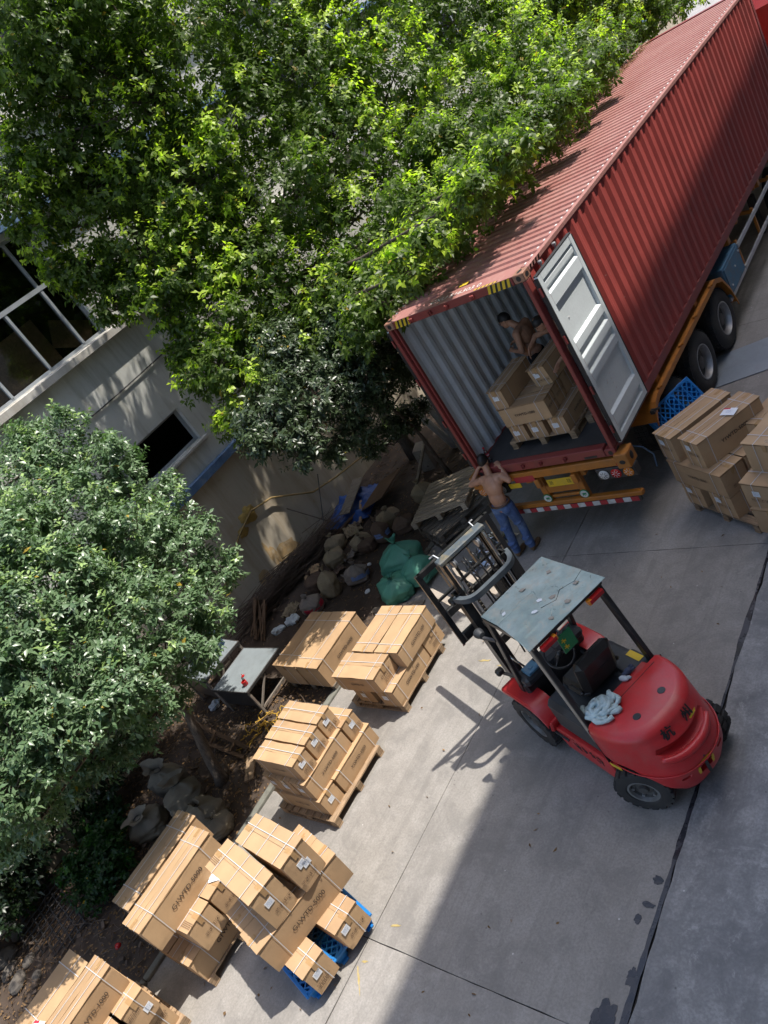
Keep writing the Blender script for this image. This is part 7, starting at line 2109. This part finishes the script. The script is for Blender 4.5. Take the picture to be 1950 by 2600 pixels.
LOB_OSM = [ (-4.00, -3.18, 5.41, 0.60), (-4.00, -3.87, 5.44, 0.70), (-3.60, -3.04, 4.67, 0.55), (-3.20, -3.02, 3.87, 0.50), (-2.60, -3.93, 4.01, 0.65), (-2.80, -4.44, 4.80, 0.70), (-2.80, -5.17, 4.99, 0.70), (-2.40, -3.52, 3.36, 0.48), (-2.20, -3.42, 2.80, 0.33), (-1.90, -4.33, 3.05, 0.45), (-1.80, -4.12, 2.59, 0.30), (-1.80, -4.98, 3.74, 0.62), (-1.90, -5.46, 4.40, 0.65), (-1.80, -6.14, 4.59, 0.65), (-1.50, -5.07, 2.95, 0.36), (-1.60, -4.71, 2.53, 0.28), (-1.30, -5.74, 3.53, 0.48), (-1.30, -6.28, 3.96, 0.50), (-1.10, -5.80, 3.04, 0.30), (-1.40, -5.69, 2.56, 0.22), (-2.40, -5.15, 2.09, 0.35), (-1.00, -6.45, 3.39, 0.34), (-1.20, -6.93, 3.71, 0.42), (-1.20, -7.40, 3.45, 0.38), (-1.20, -7.10, 3.23, 0.28), (-1.40, -7.34, 2.87, 0.22), (-1.00, -6.13, 3.25, 0.30), (-0.95, -5.85, 3.37, 0.28), (-1.00, -6.70, 3.44, 0.28), (-2.60, -5.95, 5.07, 0.90), (-1.80, -7.06, 4.34, 0.80), (-1.40, -7.76, 3.44, 0.40), (-3.20, -3.98, 3.55, 0.70), (-3.00, -5.20, 3.52, 0.80), (-2.60, -6.30, 3.65, 0.70), (-2.60, -5.88, 2.04, 0.35), (-2.60, -6.37, 2.27, 0.40), (-2.80, -6.79, 2.39, 0.40), (-2.40, -7.60, 2.53, 0.30) ]
def leaf_cloud(name, lobes, per_r2, leaves, L, Wd, tones, young_lit, mat, parent, seed, shell=.5, droop=.35, gap=.0, up_bias=.35, flat=.45, carve=(), sat=2, dense_in=.35):
    """thousands of small folded leaves on sprigs through the lobes' volume: one mesh"""
    g = np.random.default_rng(seed)
    P = []; Dn = []; Yg = []
    # ragged outline: small tufts standing off each lobe
    full = list(lobes)
    for (x, y, z, r_) in lobes:
        for q in range(sat):
            d = g.normal(size=3); d[2] = abs(d[2]) * .7 + .1; d /= np.linalg.norm(d); rr_ = r_ * g.uniform(.22, .38)
            full.append((x + d[0] * r_ * .98, y + d[1] * r_ * .98, z + d[2] * r_ * .9, rr_))
    lobes = full
    for li, (x, y, z, r_) in enumerate(lobes):
        n = int(per_r2 * r_ * r_) + 12
        d = g.normal(size=(n, 3)); d /= np.linalg.norm(d, axis=1)[:, None]
        rad = r_ * (shell + (1.04 - shell) * g.random(n) ** .55)
        sc = np.array([1, 1.08, .86])
        # lumpy outline: a few sub-bumps
        bump = 1 + .18 * np.sin(d[:, 0] * 5 + li) * np.sin(d[:, 1] * 5 + 2 * li) + .12 * np.sin(d[:, 2] * 7 + li * 1.7)
        p = np.array([x, y, z]) + d * sc * (rad * bump)[:, None]
        keep = np.ones(n, bool)
        if gap > 0:
            q = np.sin(p[:, 0] * 3.1 + seed) + np.sin(p[:, 1] * 2.7 + 1.3 * seed) + np.sin(p[:, 2] * 3.3)
            keep = q > -3 + gap * 3.4
        keep &= p[:, 0] > WX + .12
        for (cp, cr_, ck) in carve:      # openings in the crown that let sun through
            w_ = p - np.array(cp); sv_ = np.array(SUN); al = w_ @ sv_
            dist = np.linalg.norm(w_ - al[:, None] * sv_, axis=1)
            keep &= ~((dist < cr_) & (al > 0) & (g.random(n) < ck))
        P.append(p[keep]); Dn.append(d[keep])
        Yg.append((g.random(n) * .55 + .45 * (d[:, 2] * .6 + .4) + young_lit[1] * np.sin(p[:, 0] * 1.9 + p[:, 1] * 1.3 + li))[keep] * (rad / r_ > .86)[keep])  # new shoots; upward sprigs favoured, so sunlit tops are put into the colour
    P = np.concatenate(P); Dn = np.concatenate(Dn); Yg = np.concatenate(Yg)
    ns = len(P)
    sd = Dn * .8 + np.array([0, 0, up_bias]) + g.normal(size=(ns, 3)) * .35
    sd /= np.linalg.norm(sd, axis=1)[:, None]
    # expand to leaves
    idx = np.repeat(np.arange(ns), leaves); n = len(idx)
    k = np.tile(np.arange(leaves), ns)
    ax = sd[idx]
    ref = np.where(np.abs(ax[:, 2:3]) < .9, np.array([[0, 0, 1.]]), np.array([[1., 0, 0]]))
    u = np.cross(ax, ref); u /= np.linalg.norm(u, axis=1)[:, None]; v = np.cross(ax, u)
    an = k * 2.39996 + g.random(n) * .5 + g.random(ns)[idx] * 6.28
    radial = u * np.cos(an)[:, None] + v * np.sin(an)[:, None]
    base = P[idx] + ax * ((k / leaves - .3) * L * 1.5)[:, None]
    A = radial * 1.0 + ax * (.45 + .35 * g.random(n))[:, None] + np.array([0, 0, -1.]) * (droop * (.6 + .8 * g.random(n)))[:, None]
    A /= np.linalg.norm(A, axis=1)[:, None]
    N = ax * (1 - flat) + np.array([0, 0, 1.]) * flat + g.normal(size=(n, 3)) * .22
    N -= A * (N * A).sum(1)[:, None]; N /= np.linalg.norm(N, axis=1)[:, None] + 1e-9
    S = np.cross(A, N)
    ln = L * (.5 + .75 * g.random(n)) * (.8 + .4 * g.random(ns)[idx]); wd = Wd * (.75 + .5 * g.random(n)) * (ln / L) ** .5
    yg = Yg[idx] > young_lit[0]
    ln = np.where(yg, ln * .85, ln)
    c = lambda a: a[:, None]
    V = np.empty((n, 5, 3))
    V[:, 0] = base
    V[:, 1] = base + A * c(ln * .46) + S * c(wd * .5) + N * c(wd * .12)
    V[:, 2] = base + A * c(ln * .46) - S * c(wd * .5) + N * c(wd * .12)
    V[:, 3] = base + A * c(ln) - N * c(ln * .14)
    V[:, 4] = base + A * c(ln * .5)      # midrib point keeps the fold
    tri = np.array([[0, 1, 4], [0, 4, 2], [1, 3, 4], [4, 3, 2]])
    F = (np.arange(n)[:, None, None] * 5 + tri[None]).reshape(-1, 3)
    V = V.reshape(-1, 3)
    V -= np.array(parent.location)
    me = bpy.data.meshes.new(name)
    me.vertices.add(len(V)); me.vertices.foreach_set("co", V.ravel().astype(np.float32))
    me.loops.add(F.size); me.loops.foreach_set("vertex_index", F.ravel().astype(np.int32))
    me.polygons.add(len(F)); me.polygons.foreach_set("loop_start", np.arange(0, F.size, 3, dtype=np.int32))
    me.polygons.foreach_set("loop_total", np.full(len(F), 3, np.int32))
    me.update(calc_edges=True)
    t0, t1, ty = (np.array(t) for t in tones)
    w_ = g.random(n)[:, None]
    col = t0 * (1 - w_) + t1 * w_
    yy = ty * (.75 + .5 * g.random(n)[:, None])
    col = np.where(yg[:, None], yy, col)
    # a few yellowing leaves
    yel = g.random(n) < .006
    col[yel] = np.array([.30, .22, .03])
    ca = np.ones((n, 5, 4), np.float32); ca[:, :, :3] = col[:, None, :]
    at = me.color_attributes.new("tone", 'FLOAT_COLOR', 'POINT'); at.data.foreach_set("color", ca.ravel())
    me.materials.append(mat)
    o = link_mesh(name, me, parent); o["kind"] = "stuff"
    return o
def make_tree(name, label, base, lobes, trunk_pts, trunk_r, **kw):
    t = empty(name, base, 0, label, "tree")
    B = Vector(base)
    tr = MB(); tp_ = [Vector(p) - B for p in trunk_pts]
    sm = []
    for i in range(len(tp_) - 1):
        for s in range(4): sm.append(tp_[i].lerp(tp_[i + 1], s / 4) + Vector((mnoise.noise(Vector((i + s * .25, 1, 2))), mnoise.noise(Vector((i + s * .25, 5, 2))), 0)) * .04)
    sm.append(tp_[-1])
    rad = [trunk_r * (1.35 if i == 0 else 1 - .7 * i / len(sm)) for i in range(len(sm))]
    tr.tube(sm, rad, 10); tr.build("trunk", M['bark'], t, smooth=True)
    for (x, y, z, r_) in lobes:
        c = Vector((x, y, z)) - B
        src = min(range(len(sm)), key=lambda i: (sm[i] - c).length + max(0, sm[i].z - c.z + .2) * 3)
        a = sm[src]; mid = a.lerp(c, .5) + Vector((random.uniform(-.2, .2), random.uniform(-.2, .2), -.1))
        b_ = MB(); r0 = max(.012, min(rad[src] * .6, .05)); b_.tube([a, a.lerp(mid, .5), mid, mid.lerp(c, .5), c, c + (c - mid).normalized() * r_ * .6], [r0, r0 * .85, r0 * .7, r0 * .5, r0 * .35, .006], 6); b_.build("branch", M['bark'], t, smooth=True)
        tw = MB()
        for q in range(8):
            d = Vector((random.gauss(0, 1), random.gauss(0, 1), random.gauss(.3, .8))).normalized()
            tw.tube([c, c + d * r_ * .5, c + d * r_ * .9 + Vector((0, 0, .06))], [.011, .007, .003], 4)
        tw.build("twigs", M['bark'], t)["kind"] = "stuff"
    leaf_cloud("crown", lobes, parent=t, **kw)
    return t
t1 = [l for l in LOB_BIG if l[1] < 4.0]; t2 = [l for l in LOB_BIG if 4.0 <= l[1] < 8.2]; t3 = [l for l in LOB_BIG if l[1] >= 8.2]
CARVE = [((-6, .0, .45), .34, .93), ((-6, -.35, .8), .22, .9), ((-6, .25, 1.1), .16, .9), ((-6, -1.2, 5.5), .28, .85), ((-6, -.4, 5.2), .30, .8), ((-6, -1.9, 6.05), .22, .85), ((-6, .25, 5.7), .25, .8), ((-6, .5, 1.9), .16, .9), ((-6, -1.0, 4.7), .2, .8), ((-6, .9, 2.2), .2, .8), ((-2.6, -2.7, .6), .20, .8), ((-2.2, -3.1, .6), .22, .85)]
big_kw = dict(per_r2=430, leaves=8, L=.118, Wd=.058, tones=((.055, .090, .020), (.125, .182, .040), (.36, .46, .05)), young_lit=(.58, .42), mat=M['leaf'], shell=.30, droop=.5, carve=CARVE)
make_tree("leafy_tree", "tall bright green tree in front of the building windows, left of the container", (-4.5, 3.3, 0), t1, [(-4.5, 3.3, 0), (-4.3, 3.0, 2), (-3.8, 2.3, 4), (-3.3, 1.7, 6), (-3.3, 2.0, 8.5)], .14, seed=3, gap=.18, **big_kw)
make_tree("leafy_tree", "tall bright green tree overhanging the middle of the container roof", (-3.1, 5.6, 0), t2, [(-3.1, 5.6, 0), (-2.9, 5.7, 2), (-2.6, 5.6, 4), (-2.4, 5.5, 6), (-2.4, 5.6, 8)], .14, seed=5, gap=.12, **big_kw)
make_tree("leafy_tree", "green tree at the far end of the container at the top of the picture", (-2.9, 11.2, 0), t3 + [(-2.2, 12.5, 5.5, 1.2), (-2.4, 14.5, 5.0, 1.3), (-1.6, 13.5, 6.4, 1.2), (-2.6, 16.5, 5.2, 1.4), (-3.2, 13, 3.6, 1.2), (-2.8, 10, 3.6, 1.1)], [(-2.9, 11.2, 0), (-2.7, 11.2, 2), (-2.5, 11, 4), (-2.3, 11, 6), (-2.2, 11.2, 7.5)], .13, seed=7, gap=.1, **big_kw)
dark_kw = dict(per_r2=900, leaves=8, L=.105, Wd=.042, tones=((.034, .056, .024), (.068, .100, .046), (.14, .21, .05)), young_lit=(.90, .15), carve=CARVE, mat=M['leaf_dark'], shell=.3, droop=.55)
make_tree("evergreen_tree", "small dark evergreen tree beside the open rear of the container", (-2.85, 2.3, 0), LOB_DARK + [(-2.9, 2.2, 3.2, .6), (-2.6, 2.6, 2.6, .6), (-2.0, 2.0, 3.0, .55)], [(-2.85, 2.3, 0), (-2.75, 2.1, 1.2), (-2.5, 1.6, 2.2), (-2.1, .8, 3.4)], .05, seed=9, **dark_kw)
osm_kw = dict(per_r2=820, leaves=8, L=.096, Wd=.042, tones=((.080, .145, .066), (.165, .240, .125), (.23, .33, .11)), young_lit=(.80, .15), mat=M['leaf_pale'], shell=.35, droop=.25, up_bias=.7)
make_tree("osmanthus_tree", "dense pale green tree in the left foreground above the sacks", (-3.25, -5.25, 0), LOB_OSM, [(-3.25, -5.25, 0), (-3.28, -5.05, .7), (-3.32, -4.85, 1.3), (-3.3, -4.8, 2.2), (-3.2, -4.7, 3.2), (-3.2, -4.6, 4.4)], .10, seed=13, **osm_kw)
def bush(label, c, lobes, kw, seed):
    b = empty("shrub", c, 0, label, "shrub")
    st = MB()
    for q in range(7):
        d = Vector((random.gauss(0, .5), random.gauss(0, .5), 1)).normalized(); st.tube([(0, 0, 0), d * .25, d * .5 + Vector((0, 0, .1))], [.014, .01, .004], 5)
    st.build("stems", M['bark'], b)
    leaf_cloud("foliage", lobes, parent=b, seed=seed, **kw)
shr = dict(per_r2=900, leaves=7, L=.075, Wd=.045, tones=((.012, .042, .011), (.026, .075, .018), (.06, .16, .025)), young_lit=(.95, .1), mat=M['leaf'], shell=.2, droop=.4)
bush("low dark green shrub on the soil left of the leaf-shaded cartons", (-4.15, -7.25, .02), [(-4.2, -7.2, .45, .42), (-3.85, -7.1, .35, .34), (-4.5, -7.3, .40, .34), (-4.0, -7.5, .32, .3), (-4.35, -6.85, .4, .34)], shr, 21)
bush("small leafy weed at the left edge above the steel bars", (-5.6, -7.8, .02), [(-5.6, -7.8, .5, .3), (-5.4, -8.1, .45, .22), (-5.9, -7.7, .6, .25)], shr, 22)
bush("small weed clump beside the grey sacks", (-5.2, -6.5, .02), [(-5.2, -6.5, .35, .4), (-4.8, -6.7, .3, .3), (-5.5, -6.3, .4, .35)], shr, 23)
hed = dict(per_r2=420, leaves=7, L=.11, Wd=.05, tones=((.010, .024, .009), (.026, .050, .018), (.05, .09, .02)), young_lit=(.97, .1), mat=M['leaf_dark'], shell=.2, droop=.4)  # added hedge: deep shade by the wall put into near-black leaf tones
bush("added overgrown hedge at the left picture edge, its near-black leaves standing in for deep shade", (-5.3, -7.0, .02), [(-5.3, -6.2, 1.0, .6), (-5.4, -7.0, 1.2, .65), (-5.3, -7.8, 1.0, .6), (-5.2, -8.6, .9, .6), (-5.4, -5.4, 1.0, .6), (-5.5, -6.6, 2.0, .6), (-5.5, -7.5, 2.1, .65), (-5.4, -8.4, 1.9, .6), (-5.3, -9.3, 1.2, .7), (-5.5, -5.8, 1.8, .5), (-5.5, -4.7, 1.1, .55)], hed, 24)
rr = random.Random(91)
scr = ["folded brown paper bag lying flat by the stained wall", "torn cardboard sheet lying between the tan sacks", "crumpled brown paper sheet below the blue tarpaulin", "flat grey sack lying behind the upright tan sack", "bent cardboard scrap near the large green bag", "torn kraft paper lying by the rusty sheet", "flat brown bag at the foot of the dark slats", "pale cardboard scrap left of the printed sack"]
for i, (x, y, w, h) in enumerate(((-4.9, -.6, .5, .35), (-4.2, -.5, .42, .3), (-4.7, .75, .5, .4), (-4.1, -.05, .45, .32), (-2.75, -.35, .3, .22), (-4.0, 1.15, .5, .34), (-4.75, -1.6, .4, .3), (-3.75, -.62, .3, .24))):
    mb = MB(); n_ = 12; vs = []
    for j in range(n_):
        for k in range(n_):
            u_, v_ = k / (n_ - 1) - .5, j / (n_ - 1) - .5
            z = .05 + .10 * abs(mnoise.noise(Vector((u_ * 3 + i, v_ * 3, i)))) + .05 * mnoise.noise(Vector((u_ * 8 + i, v_ * 8, 2)))
            vs.append((u_ * w + .03 * mnoise.noise(Vector((v_ * 5, i, 1))), v_ * h + .03 * mnoise.noise(Vector((u_ * 5, i, 3))), max(.03, z)))
    mb.add(vs, [(j * n_ + k, j * n_ + k + 1, (j + 1) * n_ + k + 1, (j + 1) * n_ + k) for j in range(n_ - 1) for k in range(n_ - 1)])
    tag(mb.build("paper_scrap", M[('card', 'sack_brown', 'sack_tan', 'sack_white')[i % 4]], loc=(x, y, .01), rot=(rr.uniform(-.15, .15), rr.uniform(-.15, .15), rr.uniform(0, 3)), smooth=25), scr[i], "paper scrap")
# sticks, chips and clods strewn over the soil
rr = random.Random(77); mb = MB()
for i in range(900):
    x = rr.uniform(-5.85, -2.2); y = rr.choice((rr.uniform(-9, -3.6), rr.uniform(-9, -3.6), rr.uniform(-3, 4))); L_ = rr.uniform(.05, .42); a = rr.uniform(0, 6.28); z = .04 + rr.uniform(0, .05)
    d = Vector((math.cos(a), math.sin(a), rr.uniform(-.12, .25))) * L_ / 2; p = Vector((x, y, z + abs(d.z)))
    if rr.random() < .75: mb.tube([p - d, p + Vector((rr.gauss(0, .012), rr.gauss(0, .012), .01)), p + d], [rr.uniform(.004, .010), .006, .003], 4)
    else: mb.box(p, (rr.uniform(.03, .12), rr.uniform(.02, .07), rr.uniform(.008, .03)), (rr.uniform(-.4, .4), rr.uniform(-.4, .4), a))
tag(mb.build("debris", M['twig']), "sticks, bark and scraps strewn over the dark soil", "debris", kind="stuff")
# fallen leaves on the soil and a few on the yard
g_ = np.random.default_rng(31); mb = MB()
def litter(n, x0, x1, y0, y1, z, name):
    P = np.stack([g_.uniform(x0, x1, n), g_.uniform(y0, y1, n)], 1); mb = MB(); cols = []
    for (x, y) in P:
        a = g_.uniform(0, 6.28); L = g_.uniform(.035, .075); w = L * .36; zz = z + g_.uniform(0, .02); t1_, t2_ = g_.uniform(-.012, .022, 2)
        ca, sa = math.cos(a), math.sin(a)
        q = [(-L / 2, 0, 0), (0, w / 2, t1_), (L / 2, 0, .004), (0, -w / 2, t2_)]
        mb.add([(x + p[0] * ca - p[1] * sa, y + p[0] * sa + p[1] * ca, zz + p[2]) for p in q], [(0, 1, 2), (0, 2, 3)])
        c_ = g_.random(); col = (.16 + .12 * c_, .10 + .07 * c_, .05 + .03 * c_); cols += [(*col, 1)] * 4
    me = mb.mesh(name, M['leaf_dry']); at = me.color_attributes.new("tone", 'FLOAT_COLOR', 'POINT'); at.data.foreach_set("color", np.array(cols, np.float32).ravel())
    return link_mesh(name, me)
tag(litter(5200, -5.9, -2.1, -9.5, -3.2, .035, "fallen_leaves"), "dry fallen leaves covering the soil under the near tree", "leaves", kind="stuff")
tag(litter(1400, -5.9, -2.1, -3.2, 6, .035, "fallen_leaves"), "scattered dry leaves on the brown soil by the sacks", "leaves", kind="stuff")
tag(litter(90, -2.0, 4.0, -8.5, 0, .004, "fallen_leaves"), "few dry leaf scraps scattered on the concrete yard", "leaves", kind="stuff")
# leaf litter along the left edge of the container roof
tag(litter(700, .06, .42, 6.5, 12, CZ + CH, "fallen_leaves"), "dry leaves gathered along the edge of the container roof", "leaves", kind="stuff")
